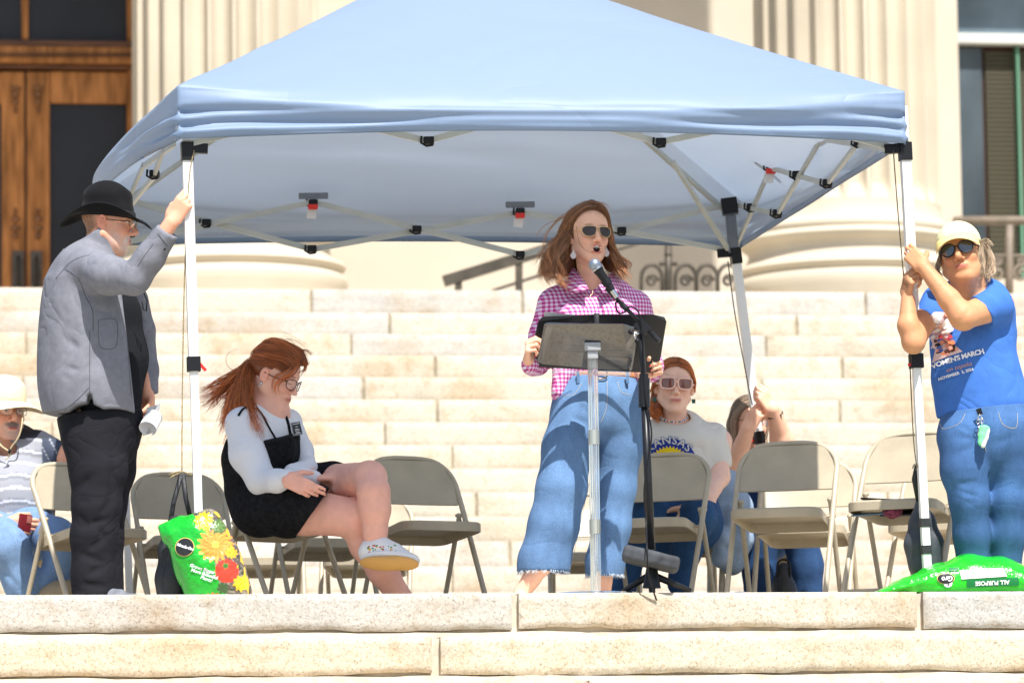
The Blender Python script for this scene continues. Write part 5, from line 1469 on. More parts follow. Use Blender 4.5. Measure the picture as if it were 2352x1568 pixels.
# ================================================================== the man in the black hat holding the left pole
def make_hat_man():
    D = 19.95
    J = lambda x,y,d=D: P(x,y,d)
    t = thing("person", "man in a black hat and open grey shirt gripping the left tent pole", "person", (J(215,1300).x, D, 0))
    fr = Frame(J(249,510,19.93), yaw=84, pitch=-6, roll=0, sc=1.07)
    f = Field(); head(f, fr, fat=.012, nose=1.15, male=True)
    f.cone(fr.p(0,-.03,-.05), J(222,592,19.95), .052, .070, .03); f.cone(fr.p(0,.02,-.09), J(236,590,19.95), .040,.05,.04)
    f.econe(J(212,610), J(215,700), (.10,.14),(.14,.16),(1,0,0), .04)
    wr = J(393,512,19.50); el = J(312,632,19.55)
    f.cone(J(195,610,19.80), el, .05,.045,.02); f.cone(el, wr, .043,.031,.02)
    R = hand(f, wr, (.30,.10,.95), (.72,.66,-.1), (-.25,.1,.9), curls=None, sc=1.0) if False else None
    # fist round the pole: palm behind it, fingers coming round the near side
    up = (legpt("FL",440)-legpt("FL",560)).normalized(); pc = legpt("FL", 478)
    tips = hand(f, wr+Vector((.002,0,.008)), (.55,-.15,.80), (.55,.75,-.3), (-.55,.0,.75), curls=[(45,62,52),(50,66,54),(56,70,54),(62,72,54)], sc=1.04, thumb=(.25,.7,.65))
    # far arm, hand with papers
    f.cone(J(230,690,20.0), J(306,690,20.17), .05,.045,.03); f.cone(J(215,640,19.95), J(195,612,19.82), .08,.055,.03); f.chain([J(215,700,19.98), J(225,960,19.98)], [.13,.12], .03); f.chain([J(225,960,19.95), J(218,1120,19.89), J(215,1285,19.9)], [.09,.07,.05], .02); f.chain([J(240,960,20.05), J(252,1120,20.13), J(252,1285,20.15)], [.09,.06,.05], .02)
    f.cone(J(306,690,20.17), J(324,800,20.2), .045,.04,.02); w2 = J(337,905,20.12); f.cone(J(324,800,20.2), w2, .04,.030,.02)
    hand(f, w2, (.06,-.10,-1), (-.5,-.8,0), (.8,-.55,0), curls=[(30,40,25),(38,45,30),(45,50,30),(50,50,30)], sc=1.0, thumb=(.1,.8,.5))
    for (x,d) in ((215,19.9),(252,20.15)): f.cone(J(x,1280,d), J(x,1350,d), .05,.05,.02)
    skin = SK['ruddy']
    def colf(V):
        c, mx, Q = face_paint(V, fr, skin, lin(190,100,92), lin(120,90,70), blush=.45, beard=(lin(215,205,198), .9), eyes='open')
        # short grey brown hair round the back of the skull
        m = ellm(Q,(0,-.075,.0),(.085,.06,.065),.18)*np.clip(.8+.3*noise3(V,400,2),0,1)[:,None]
        m = m*(Q[:,2:3] > -.065); mx(m, lin(120,88,66)); return c
    hb = (np.array(tuple(fr.O))-.17, np.array(tuple(fr.O))+.17, .0034)
    hh = (*box_of([wr, legpt("FL",470)], .075), .0034); h2 = (*box_of([w2, J(345,960,20.0)], .06), .0036)
    body = fobj("body", f, .009, M_skin, t, [hb, hh, h2], colfn=colf)
    q = MB(); p_ = wr+Vector((.05,-.05,.075)); 
    # grey overshirt
    M_sh = mat("grey_chambray", (0.20,0.205,0.235), .9, spec=.15, var=.10, vscale=30, speck=(600,.12), bump=.0010, bscale=260, crease=(0.013,4.5,(1,1,.8)))
    s = Field()
    s.echain([J(205,588,19.97), J(200,650,19.97), J(206,720,19.97), J(213,800,19.98), J(213,880,19.98), J(214,950,19.98)],
             [(.075,.14),(.165,.215),(.195,.225),(.218,.235),(.216,.235),(.205,.23)], (1,0,0), .06)
    s.cut(J(288,735,19.75), (1,.10,.11), .006)
    s.cone(J(188,608,19.86), J(215,625,19.80), .088,.085,.05)
    s.chain([J(205,612,19.80), J(250,632,19.66), J(308,640,19.57)], [.088,.078,.066], .03)
    s.chain([J(308,640,19.57), J(345,590,19.54), J(380,538,19.51)], [.066,.060,.050], .02)
    s.econe(J(370,552,19.52), J(386,528,19.505), (.050,.046),(.046,.042),(1,0,0), .006)
    # cuff is cut square
    ax = (J(386,528,19.505)-J(350,582,19.54)).normalized(); s.cut(J(384,531,19.505), ax, 0, inside=(J(390,522,19.505), .085))
    # collar
    s.echain([J(228,540,19.94), J(220,585,19.95)], [(.090,.098),(.105,.11)], (1,0,.15), .015); s.cut(J(226,534,19.95), (-.6,0,1), .004, inside=(J(228,538,19.95),.13))
    # far sleeve
    s.chain([J(306,690,20.17), J(322,760,20.2), J(333,850,20.19), J(336,900,20.15)], [.065,.062,.056,.050], .02)
    s.cut(J(343,903,20.15), (0,0,-1), 0, inside=(J(345,935,20.15), .075))
    # open front: slice away ahead of the near edge
    s.econe(J(372,700,19.60), J(392,935,19.60), (.135,.33),(.155,.33), (1,0,0), .01, 's') if False else None
    s.cut(J(212,958,19.98), (-.10,0,-1), 0, inside=(J(212,1080,19.98), .45))
    s.ell(J(265,985,19.80), (.16,.30,.085), None, .006, 's'); s.ell(J(206,965,19.74), (.020,.16,.115), None, .006, 's'); s.ell(J(200,985,19.80), (.105,.30,.105), None, .006, 's')
    s.econe(J(260,958,19.70), J(300,975,19.70), (.05,.10),(.08,.10), (1,0,0), .01, 's') if False else None
    for pts, w, d in (([(205,625),(208,700),(205,800),(203,905)],.007,.006), ([(170,600),(160,650),(190,700)],.010,.008), ([(262,650),(240,700),(225,770),(212,850)],.020,.013),
                      ([(250,610),(290,625),(330,600)],.010,.012),([(270,645),(300,610)],.012,.012),([(300,655),(318,620),(322,590)],.010,.013),([(330,640),(348,600),(352,570)],.010,.010),
                      ([(115,730),(140,770),(180,800)],.014,.008),([(110,790),(150,815)],.012,.007),([(105,850),(160,870)],.012,.006),([(120,680),(150,720)],.014,.008),([(100,900),(150,905)],.010,.005),([(135,840),(185,850)],.012,.006),
                      ([(240,720),(232,800),(250,900)],.016,.007),([(275,720),(270,800),(285,900)],.012,.006),([(150,640),(180,690),(200,760)],.014,.010),([(355,590),(368,560)],.007,-.006),([(290,590),(270,640)],.010,.008)):
        s.fold([J(*a,19.74) for a in pts], w, d) if pts[0][0] < 300 and pts[0][1] > 640 else s.fold([J(*a,19.60) for a in pts], w*1.3, d)
    s.noise(.0012, 15, 12, direction=(.3,0,1), aniso=2.0)
    def shc(V):
        c = np.ones((len(V),3)); return c
    sh = fobj("overshirt", s, .0075, M_sh, t)
    bvs_ = bvh_of([sh]); M_seam = mat("grey_seam", (0.075,0.077,0.092), .9)
    for pk, w_ in (([(150,618),(180,640),(196,680),(212,712),(214,760)],.0014), ([(128,640),(165,600),(205,585)],.0012), ([(206,760),(206,830),(206,902)],.0013), ([(362,536),(374,552),(386,566)],.0016), ([(120,945),(150,938),(180,915),(204,890)],.0011), ([(284,700),(292,780),(298,860),(302,915)],.0012), ([(352,560),(330,590),(316,612)],.0012), ([(226,735),(266,735),(268,790),(248,802),(228,790),(226,735)],.0011)):
        L_ = []
        for q in smooth_path([J(*q_,19.5) for q_ in pk], 8):
            dr_ = (q-CAMLOC).normalized(); hit = bvs_.ray_cast(q-dr_*1.0, dr_)
            if hit[0]: L_.append(hit[0]-dr_*.0006)
        if len(L_) > 2: mb = MB(); mb.tube(L_, w_, 4); mb.build("seam", M_seam, sh, True)
    mb = MB(); q = J(378,572,19.3); dr_ = (q-CAMLOC).normalized(); hit = bvs_.ray_cast(q-dr_*1.0, dr_)
    if hit[0]: mb.ball(hit[0], (.006,.004,.006), 8); mb.build("cuff_button", M_black, sh, True)
    # the open front edge and the black tee behind it
    tee = Field(); tee.echain([J(228,600,19.99), J(250,720,19.97), J(254,820,19.97), J(250,935,19.97)], [(.08,.14),(.125,.165),(.148,.165),(.135,.165)], (1,0,0), .05)
    tee.noise(.002, 15, 2); tee.cut(J(260,962,19.97), (0.1,0,-1)); tee.econe(J(236,540,19.95),J(236,592,19.95),(.07,.09),(.07,.09),(1,0,0),.004,'s')
    fobj("tee_shirt", tee, .009, mat("black_cotton",(0.014,0.015,0.018),.9,spec=.1,bump2=.004,b2scale=20), t)
    # front placket strips
    M_edge = mat("grey_edge",(0.20,0.205,0.22),.9,bump=.002,bscale=120)
    def strip(name, pts, w, dd):
        mb = MB(); P0 = smooth_path([J(x,y,d) for x,y,d in pts], 6); V = []
        for p in P0: V += [p, p+Vector((w,dd,0)), p+Vector((w,dd+.006,0)), p+Vector((0,.008,0))]
        F = []
        for i in range(len(P0)-1):
            for k in range(4): F.append((i*4+k, i*4+(k+1)%4, i*4+4+(k+1)%4, i*4+4+k))
        F += [(3,2,1,0), tuple(4*(len(P0)-1)+k for k in range(4))]
        mb.add(V, F); mb.build(name, M_edge, sh, True)
    # papers
    for i in range(2):
        q = MB(); q.bar((0,0,0),(0,0,0.001),.001,.001) if False else None
    pp = thing("papers", "curled white papers in the far hand of the man in the black hat", "paper", J(352,965,20.05))
    mb = MB(); V = []; n = 12
    for j in range(2):
        for i in range(n+1):
            u = i/n; a = u*4.6
            x = 332+u*16+ (14*math.cos(a) if u>.4 else 0); 
    def sheet(name, p0, ex, ey, curl, w, h):
        mb = MB(); V = []; N_ = 14
        ex = Vector(ex).normalized(); ey = Vector(ey).normalized(); nz = ex.cross(ey)
        for off in (0, .0012):
            for j in range(2):
                x = 0; z = 0; a = 0
                for i in range(N_+1):
                    V.append(p0 + ex*x + nz*(z+off) + ey*(h*j)); 
                    a += curl/N_; x += w/N_*math.cos(a); z += w/N_*math.sin(a)
        F = []
        m_ = N_+1
        for i in range(N_): F += [(i,i+1,m_+i+1,m_+i), (2*m_+i+1,2*m_+i,3*m_+i,3*m_+i+1)]
        mb.add(V, F); mb.build(name, mat("copy_paper",(.80,.80,.82),.7), pp, True)
    sheet("sheet", J(328,1000,19.95), (1,-.25,.15), (.15,.05,1), .9, .085, .12)
    sheet("rolled_sheet", J(348,1000,19.90), (1,-.3,.0), (.2,.5,.5), 5.6, .21, .08)
    # trousers
    g = Field()
    g.echain([J(226,925,19.98), J(232,975,19.98), J(232,1010,19.98)], [(.180,.19),(.172,.18),(.155,.16)], (1,0,0), .03)
    g.echain([J(215,1000,19.90), J(226,1080,19.89), J(222,1160,19.88), J(217,1230,19.88), J(215,1320,19.88), J(219,1400,19.88)], [(.135,.12),(.118,.11),(.100,.10),(.096,.095),(.090,.09),(.096,.095)], (1,0,0), .03)
    g.echain([J(262,1000,20.10), J(256,1080,20.12), J(247,1160,20.14), J(240,1240,20.15), J(240,1380,20.15)], [(.105,.12),(.098,.11),(.078,.10),(.078,.09),(.082,.09)], (1,0,0), .025)
    for a, b, w, d in (((270,960),(262,1060),.012,.012),((262,1060),(255,1180),.012,.012),((255,1180),(262,1300),.010,.010),((170,1130),(215,1090),.012,.009),((175,1150),(240,1150),.012,.007),((230,1180),(262,1140),.012,.011),
                       ((185,1210),(250,1190),.012,.009),((245,1230),(205,1260),.012,.010),((180,1270),(240,1290),.012,.010),((200,1320),(258,1290),.012,.010),((185,1340),(250,1345),.010,.009),((165,990),(200,960),.012,.008),((205,970),(208,1100),.006,-.005),((208,1100),(205,1340),.005,-.004),((225,1210),(255,1260),.010,.010),((170,1180),(200,1200),.010,.007)):
        g.fold([J(*a,19.79), J(*b,19.79)], w*1.2, d)
    g.noise(.0010, 17, 5); g.cut(J(220,945,19.9), (-.1,0,1))
    g.cut(J(220,1372,19.9), (0,0,-1))
    fobj("trousers", g, .008, mat("charcoal_trousers",(0.016,0.016,0.020),.85,spec=.12,speck=(500,.15),crease=(.010,5,(1,1,1.5))), t)
    for (x,d) in ((235,19.84),(268,20.15)):
        k = Field(); b = J(x,1378,d); b.z = .045
        k.econe(b+Vector((-.06,.04,-.01)), b+Vector((.075,-.01,-.02)), (.045,.040),(.038,.035),(0,1,0), .02); k.cut((0,0,.0),(0,0,-1))
        fobj("shoe", k, .007, mat("grey_trainer",(0.16,0.17,0.20),.7,var=.3,vscale=40), t)
    # hat
    M_felt = mat("black_felt", (0.009,0.009,0.010), .9, spec=.12, sheen=.04, bump=.0008, bscale=200)
    h = Field(); H = lambda l,f_,u: fr.p(l*1.06,f_*1.06,u-.024)
    h.econe(H(0,-.006,.040), H(0,-.010,.118), (.113*1.07,.090*1.07),(.094*1.07,.076*1.07), fr.F, .02)
    h.ell(H(0,-.012,.122), [q*1.07 for q in (.076,.094,.045)], fr.R, .02)
    h.ell(H(0,.0,.178), [q*1.07 for q in (.020,.075,.030)], fr.R, .025, 's'); 
    for s_ in (-1,1): h.ell(H(s_*.06,.075,.135), [q*1.07 for q in (.018,.03,.04)], fr.R, .02, 's')
    h.cut(H(0,0,.040), -fr.U)
    hat = fobj("hat", h, .0055, M_felt, t)
    mb = MB(); V = []; F = []; n = 64; nr = 9
    for s_ in (0,1):
        for j in range(nr+1):
            for i in range(n):
                th = 2*math.pi*i/n; c_, s2 = math.cos(th), math.sin(th)     # th 0 = front
                r0 = .086; r1f = .165+.008*c_; r1 = r0+.010+(r1f-r0-.01)*(j/nr)
                rx = (.086+(.130-.086)*(j/nr)); ry = (.112+(.172-.112)*(j/nr))
                l = rx*s2; f_ = ry*c_-.008
                k = (j/nr)
                u = .046 - .034*k*k*(c_**2)*(1.0 if c_ > 0 else 1.5) + .038*k**1.5*(abs(s2)**3) - .004*s_*1.0
                V.append(H(l,f_,u))
        
    for s_ in (0,1):
        o = s_*(nr+1)*n
        for j in range(nr):
            for i in range(n):
                a = o+j*n+i; b = o+j*n+(i+1)%n
                F.append((a,b,b+n,a+n) if s_ else (a,a+n,b+n,b))
    o1 = nr*n; o2 = (nr+1)*n+nr*n
    for i in range(n): F.append((o1+i, o2+i, o2+(i+1)%n, o1+(i+1)%n))
    mb.add(V, F); mb.build("brim", M_felt, hat, True)
    h2 = Field(); h2.econe(H(0,-.007,.046), H(0,-.0075,.070), (.123,.099),(.120,.096), fr.F, 0); h2.cut(H(0,0,.046), -fr.U); h2.cut(H(0,0,.070), fr.U)
    fobj("hat_band", h2, .005, mat("hat_ribbon",(0.010,0.010,0.011),.5), hat)
    glasses(t, fr, [(-.024,.008),(-.012,.015),(.012,.015),(.024,.008),(.022,-.010),(.010,-.017),(-.010,-.017),(-.022,-.009)], .032, mat("thin_gold",(0.5,.42,.25),.3,metal=.8), mat("clear_lens",(0.9,0.93,0.93),.05,alpha=.25,spec=1.0), .0012, f0=.112, u0=-.004, wrap=.4, temple_mat=M_black)
    mb = MB(); mb.tube([J(322,662,19.76),J(330,672,19.76),J(338,690,19.78),J(336,715,19.78),J(329,710,19.78),J(326,690,19.77)], .003, 6); mb.build("hung_spectacles", M_black, t, True)
    mb = MB(); c = wr+Vector((.050,-.062,.075)); mb.build if False else None
    return t
make_hat_man()

# ================================================================== the seated woman in the black pinafore
def make_seated():
    D = 21.25
    J = lambda x,y,d=D: P(x,y,d)
    t = thing("person", "red-haired woman in a black pinafore and white top sitting with crossed legs", "person", (J(620,1200).x, D, 0))
    fr = Frame(J(634,862,21.22), yaw=66, pitch=-24, roll=0, sc=1.10)
    f = Field(); head(f, fr, fat=.010, nose=.9)
    f.cone(fr.p(0,-.035,-.05), J(612,950,21.27), .055, .062, .03); f.cone(fr.p(0,.01,-.09), J(630,950,21.22), .035, .05, .04)
    f.econe(J(605,960), J(606,1040), (.12,.10),(.15,.12),(1,.3,0), .05)
    wn_ = J(662,1100,20.90); f.cone(J(608,1104,21.02), wn_, .04,.029,.02)
    hand(f, J(656,1098,20.87), (.62,-.10,-.30), (.1,.9,-.5), (.35,0,1), curls=[(12,20,12),(16,22,12),(22,25,12),(28,28,14)], sc=1.02, thumb=(.7,.7,.2))
    hand(f, J(722,1098,21.08), (.95,.1,.05), (0,.3,-1), (-.1,1,.2), curls=[(40,50,30)]*4, sc=.95)
    f.chain([J(585,975,21.2), J(560,985,21.1), J(570,1045,21.06), J(608,1104,21.02)], [.05,.05,.045,.04], .03); f.chain([J(600,1040,21.2), J(600,1150,21.2), J(640,1160,21.15)], [.1,.09,.08], .03); f.chain([J(600,1140,21.3), J(640,1135,21.38)], [.08,.08], .03); f.chain([J(640,975,21.32), J(666,978,21.37), J(694,1035,21.31), J(706,1075,21.2), J(715,1095,21.12)], [.035,.030,.028,.027,.027], .01)
    # legs: the far one crosses over and hangs in front
    nk = J(815,1190,20.98); f.echain([J(630,1160,21.14), J(700,1174,21.05), nk], [(.085,.085),(.103,.095),(.085,.080)], (0,.25,1), .03)
    f.chain([nk, J(842,1250,21.02), J(880,1310,21.06), J(918,1372,21.1), J(930,1405,21.1)], [.075,.072,.066,.050,.044], .03)
    ck = J(850,1096,20.93); f.echain([J(640,1135,21.40), J(760,1112,21.25), ck], [(.09,.09),(.090,.085),(.070,.070)], (0,.25,1), .03)
    f.chain([ck, J(858,1130,20.86), J(862,1170,20.86), J(862,1220,20.87), J(860,1262,20.88)], [.068,.068,.064,.050,.043], .03)
    f.ell(J(846,1160,20.90), (.045,.05,.07), None, .03)
    f.econe(J(860,1262,20.88), J(900,1268,20.84), (.04,.045),(.035,.035),(0,1,0), .02)
    f.fold([J(815,1150,20.9), J(780,1128,20.95)], .012, .006)
    skin = SK['rosy']
    def colf(V):
        c, mx, Q = face_paint(V, fr, skin, lin(196,82,84), lin(150,88,62), blush=.35, eyes='closed', freck=.12)
        m = np.clip((1.05-V[:,2:3])/.25,0,1)*(V[:,2:3] < 1.0)
        c = c*(1-m) + np.array(lin(244,184,164))*m*(1+.05*noise3(V,40,9))[:,None]; return c
    hb = (np.array(tuple(fr.O))-.17, np.array(tuple(fr.O))+.17, .0034)
    h1 = (*box_of([J(645,1085,20.87), J(690,1115,20.87)], .06), .0034); h2 = (*box_of([J(722,1098,21.08), J(755,1098,21.08)], .055), .0036)
    fobj("body", f, .0085, M_skin, t, [hb,h1,h2], colfn=colf)
    # white long sleeved top
    M_w = mat("white_jersey", (0.80,0.81,0.86), .75, spec=.2, crease=(.010,7,(1,1,1)))
    s = Field()
    s.echain([J(606,946,21.27), J(602,985,21.25), J(600,1060,21.22)], [(.085,.085),(.150,.115),(.155,.13)], (1,.45,0), .05)
    s.cone(J(585,962,21.22), J(556,975,21.12), .06,.066,.05); s.cone(J(625,952,21.3), J(664,968,21.36), .05,.05,.04)
    s.chain([J(556,975,21.12), J(570,1045,21.08), J(600,1102,21.04)], [.074,.078,.066], .03)
    s.chain([J(600,1102,21.04), J(636,1104,20.93), J(662,1097,20.89)], [.060,.048,.038], .025)
    s.chain([J(664,970,21.36), J(694,1035,21.3), J(706,1075,21.2)], [.056,.048,.044], .02); s.chain([J(706,1075,21.2), J(672,1086,21.06), J(690,1092,21.04), J(722,1098,21.08)], [.044,.036,.036,.033], .02)
    s.ell(fr.p(0,-.0,-.145), (.075,.075,.05), None, .01, 's')
    for a, b, w, d in (((545,985),(575,1000),.010,.006),((560,1050),(590,1065),.010,.006),((590,1085),(620,1075),.008,.006),((600,1115),(640,1100),.008,.004),((575,960),(590,1010),.010,.005),((690,1020),(700,1060),.008,.004)):
        s.fold([J(*a,21.02), J(*b,21.02)], w, d)
    s.noise(.0015, 18, 3)
    sh = fobj("white_top", s, .0068, M_w, t)
    # pinafore
    M_p = mat("black_cord", (0.012,0.012,0.014), .9, spec=.15, var=.5, vscale=50, bump=.001, bscale=200, crease=(.016,7,(1,1,1)))
    g = Field()
    g.echain([J(606,1000,21.24), J(600,1060,21.22), J(596,1115,21.22), J(602,1160,21.22)], [(.165,.128),(.172,.142),(.150,.140),(.145,.150)], (1,.45,0), .04)
    g.ell(J(640,1025,21.12), (.07,.06,.07), None, .05)
    g.echain([J(610,1162,21.15), J(660,1168,21.07), J(725,1170,21.00)], [(.122,.13),(.120,.13),(.114,.128)], (0,.3,1), .04)
    g.echain([J(640,1140,21.35), J(700,1122,21.3), J(765,1110,21.24)], [(.105,.11),(.103,.11),(.098,.10)], (0,.3,1), .04)
    # bib top, side and hem cuts
    g.cut(J(640,1008,21.1), (-.12,-.25,1), .004, inside=(J(640,960,21.1), .18)); 
    g.cut(J(560,1000,21.3), (-.35,0,1), .004, inside=(J(545,955,21.28), .155))
    g.chain([J(556,975,21.05), J(572,1040,21.0), J(584,1066,20.97)], [.082,.084,.066], .004, 's')
    hemn = (J(775,1102,21.1)-J(684,1222,21.1)); hemn = Vector((-hemn.z*-1, -.1, -hemn.x*1)); hemn = (J(683,1222,21.1)-J(776,1092,21.1)).cross(J(728,1160,21.1)-CAMLOC); hemn = hemn if hemn.x > 0 else -hemn
    g.cut(J(729,1160,21.1), hemn, .003, inside=(J(800,1190,21.1), .22))
    for a, b, w, d in (((560,1110),(600,1130),.012,.010),((580,1140),(640,1160),.012,.009),((575,1170),(650,1150),.014,.008),((650,1140),(720,1110),.012,.010),((600,1200),(680,1180),.012,.006),((570,1130),(575,1200),.010,.008),((640,1040),(690,1050),.010,.004)):
        g.fold([J(*a,20.95), J(*b,20.95)], w*1.2, d)
    g.noise(.002, 16, 8)
    gp = fobj("pinafore", g, .0075, M_p, t)
    bv = bvh_of([sh])
    for pts in (((636,1012),(620,985),(606,958),(592,940)),((668,1006),(662,975),(655,955),(645,940)),((552,962),(562,945),(575,935))):
        mb = MB(); V = []; pp_ = [J(*q,21.2) for q in pts]; L_ = []
        for q in smooth_path(pp_, 6):
            hit = bv.ray_cast(q+Vector((0,-.5,0)), Vector((0,1,0)))
            if hit[0]: L_.append(hit[0]+Vector((0,-.003,.0)))
        if len(L_) > 2: mb.tube(L_, .0085, 6, flat=.5); mb.build("strap", M_p, gp, True)
    # name badge
    mb = MB(); c = J(681,984,21.10); mb.M = Matrix.Translation(c) @ Matrix.Rotation(math.radians(-12),4,'Y') @ Matrix.Rotation(math.radians(30),4,'Z')
    mb.box((-.024,-.003,-.030),(.024,.003,.030),.002); bd = mb.build("name_badge", mat("badge_silver",(.35,.36,.38),.3,metal=.5), t, False)
    mb = MB(); mb.M = Matrix.Translation(c) @ Matrix.Rotation(math.radians(-12),4,'Y') @ Matrix.Rotation(math.radians(30),4,'Z'); mb.box((-.021,-.0045,-.027),(.021,-.003,.027))
    mb.build("badge_face", mat("badge_dark",(.03,.035,.04),.4), bd)
    for k, (u0_, w_) in enumerate(((.021,.036),(.008,.012),(-.003,.020),(-.009,.022),(-.017,.018),(-.023,.030))):
        mb = MB(); mb.M = Matrix.Translation(c) @ Matrix.Rotation(math.radians(-12),4,'Y') @ Matrix.Rotation(math.radians(30),4,'Z'); mb.box((-w_/2,-.0052,u0_-.0012),(w_/2,-.0045,u0_+.0012)); mb.build("badge_line", M_white, bd)
    # shoe with flowers and gum sole
    k = Field(); a = J(846,1268,20.86); b = J(905,1272,20.84); c_ = J(948,1288,20.80)
    k.echain([a, J(875,1262,20.86), b, c_], [(.045,.050),(.052,.052),(.042,.050),(.030,.040)], (0,.4,1), .03)
    k.ell(J(852,1250,20.88), (.040,.042,.030), None, .015); k.ell(J(858,1240,20.88), (.036,.036,.030), None, .008, 's')
    sn = Vector((.06,-.55,-1)).normalized(); k.cut(J(898,1292,20.80), sn)
    shoe = fobj("shoe", k, .0045, mat("white_canvas",(.80,.80,.80),.8,bump=.0008,bscale=300), t)
    m2 = Field(); ex = (J(950,1288,20.76)-J(846,1284,20.82)).normalized(); wv = Vector((0,.66,-.75)); wv = (wv-ex*wv.dot(ex)).normalized(); nv = ex.cross(wv); RS = np.array([list(ex), list(wv), list(nv)]).T
    m2.ell(J(897,1284,20.80), (.137,.044,.028), RS, 0); m2.cut(J(897,1291,20.79), -nv if nv.z > 0 else nv)
    fobj("midsole", m2, .005, mat("white_rubber",(.82,.82,.82),.5), shoe)
    m3 = Field(); m3.ell(J(868,1293,20.79), (.085,.036,.013), RS, 0); m3.ell(J(920,1293,20.77), (.085,.038,.013), RS, .03)
    fobj("gum_sole", m3, .004, mat("gum_rubber",lin(205,158,88),.6), shoe)
    bvs = bvh_of([shoe]); rr = random.Random(4)
    cols = [lin(215,50,30), lin(235,170,40), lin(60,140,60), lin(220,90,60), lin(70,150,120), lin(190,30,60), lin(80,150,60)]
    for i in range(34):
        x = rr.uniform(845,915); y = rr.uniform(1250,1278); hit = bvs.ray_cast(J(x,y,20.5), (J(x,y,22)-J(x,y,20.5)).normalized())
        if hit[0]:
            mb = MB(); mb.ball(hit[0], (rr.uniform(.003,.008),.002,rr.uniform(.003,.006)), 6); mb.build("embroidery", mat("thread_%d" % (i%7), cols[i%7], .7) if i < 7 else bpy.data.materials["thread_%d" % (i%7)], shoe, True)
    # glasses, earring
    glasses(t, fr, [(-.026,.010),(-.014,.019),(.014,.019),(.027,.012),(.025,-.010),(.012,-.021),(-.010,-.021),(-.023,-.010)], .033, mat("burgundy_acetate",(0.055,0.010,0.02),.25), mat("clear_lens_b",(0.9,0.93,0.95),.05,alpha=.12,spec=1.0), .0021, f0=.106, u0=-.006, wrap=.5)
    mb = MB(); mb.ball(fr.p(-.084,-.006,-.045), (.006,.006,.009), 8); mb.ball(fr.p(-.084,-.006,-.058), (.005,.005,.006), 8); mb.build("earring", M_steel, t, True)
    # hair: drawn back into a windblown tail
    M_h = hair_mat("copper_hair", (0.50, 0.145, 0.040))
    hf = Field(); fr.e(hf, (0,-.026,.040), (.083,.098,.090), .02); fr.e(hf, (0,-.06,.055), (.062,.065,.07), .02)
    fr.e(hf, (0,.085,-.010), (.072,.085,.085), .012, 's'); hf.cut(fr.p(0,-.02,-.035), -fr.U, .01); fr.e(hf, (-.08,-.005,-.02), (.03,.035,.04), .008, 's')
    ho = fobj("hair", hf, .006, hair_mat("copper_base", (0.20,0.05,0.014)), t)
    q = fr.p; tb = J(585,835,21.26)
    S1 = [q(-.01,.098,.085), q(-.02,.06,.125), q(-.03,-.02,.140), q(-.02,-.09,.105), tb]
    S2 = [q(-.045,.085,.065), q(-.070,.04,.085), q(-.085,-.03,.075), q(-.055,-.10,.06), tb]
    S3 = [q(-.066,.060,.035), q(-.082,.02,.040), q(-.090,-.035,.030), q(-.060,-.09,.02), tb]
    S0 = [q(.03,.095,.085), q(.035,.05,.125), q(.03,-.03,.135), q(.0,-.09,.11), tb]
    T1 = [tb, J(572,870,21.2), J(572,930,21.12), J(588,975,21.05), J(596,1000,21.0)]
    T2 = [tb, J(562,860,21.22), J(548,920,21.16), J(542,970,21.12), J(528,1010,21.1)]
    T3 = [tb, J(560,850,21.24), J(535,905,21.2), J(518,950,21.2), J(505,990,21.2)]
    T4 = [tb, J(560,850,21.28), J(530,880,21.28), J(498,910,21.28), J(458,938,21.28)]
    T5 = [tb, J(555,850,21.28), J(520,872,21.28), J(490,888,21.28), J(456,902,21.28)]
    F1 = [q(-.03,.096,.085), q(-.055,.105,.045), q(-.075,.085,.0), q(-.085,.070,-.04), q(-.07,.085,-.075)]
    F2 = [q(-.04,.090,.080), q(-.075,.075,.045), q(-.092,.045,.0), q(-.088,.045,-.045), q(-.08,.055,-.08)]
    strands("windblown_tail", ho, M_h, [([S0,S1],260,.005,.003), ([S1,S2],480,.006,.004), ([S2,S3],320,.005,.004),
        ([T1,T2],760,.014,.010), ([T2,T3],480,.014,.010), ([T3,T4],50,.010,.010), ([T4],150,.014,.012), ([T5],110,.010,.012), ([F1,F2],34,.003,.006),
        ([[q(-.02,.10,.10),q(-.02,.12,.07),q(-.04,.12,.03)]],20,.008,.004),
        ([[tb, J(545,850,21.2), J(520,840,21.2), J(518,815,21.2), J(545,800,21.2), J(580,812,21.2)]],5,.006,.006,.0006), ([[tb, J(540,855,21.2), J(510,870,21.2), J(485,850,21.2)]],5,.006,.006,.0006),
        ([[q(0,.05,.13), q(0,.09,.14), q(0,.12,.12)]],16,.010,.006,.0007), ([[q(0,-.03,.14), q(0,.0,.15), q(0,.06,.145)]],16,.015,.006,.0007)], .0013, 21, 18, .005, 4, .45)
    return t
make_seated()
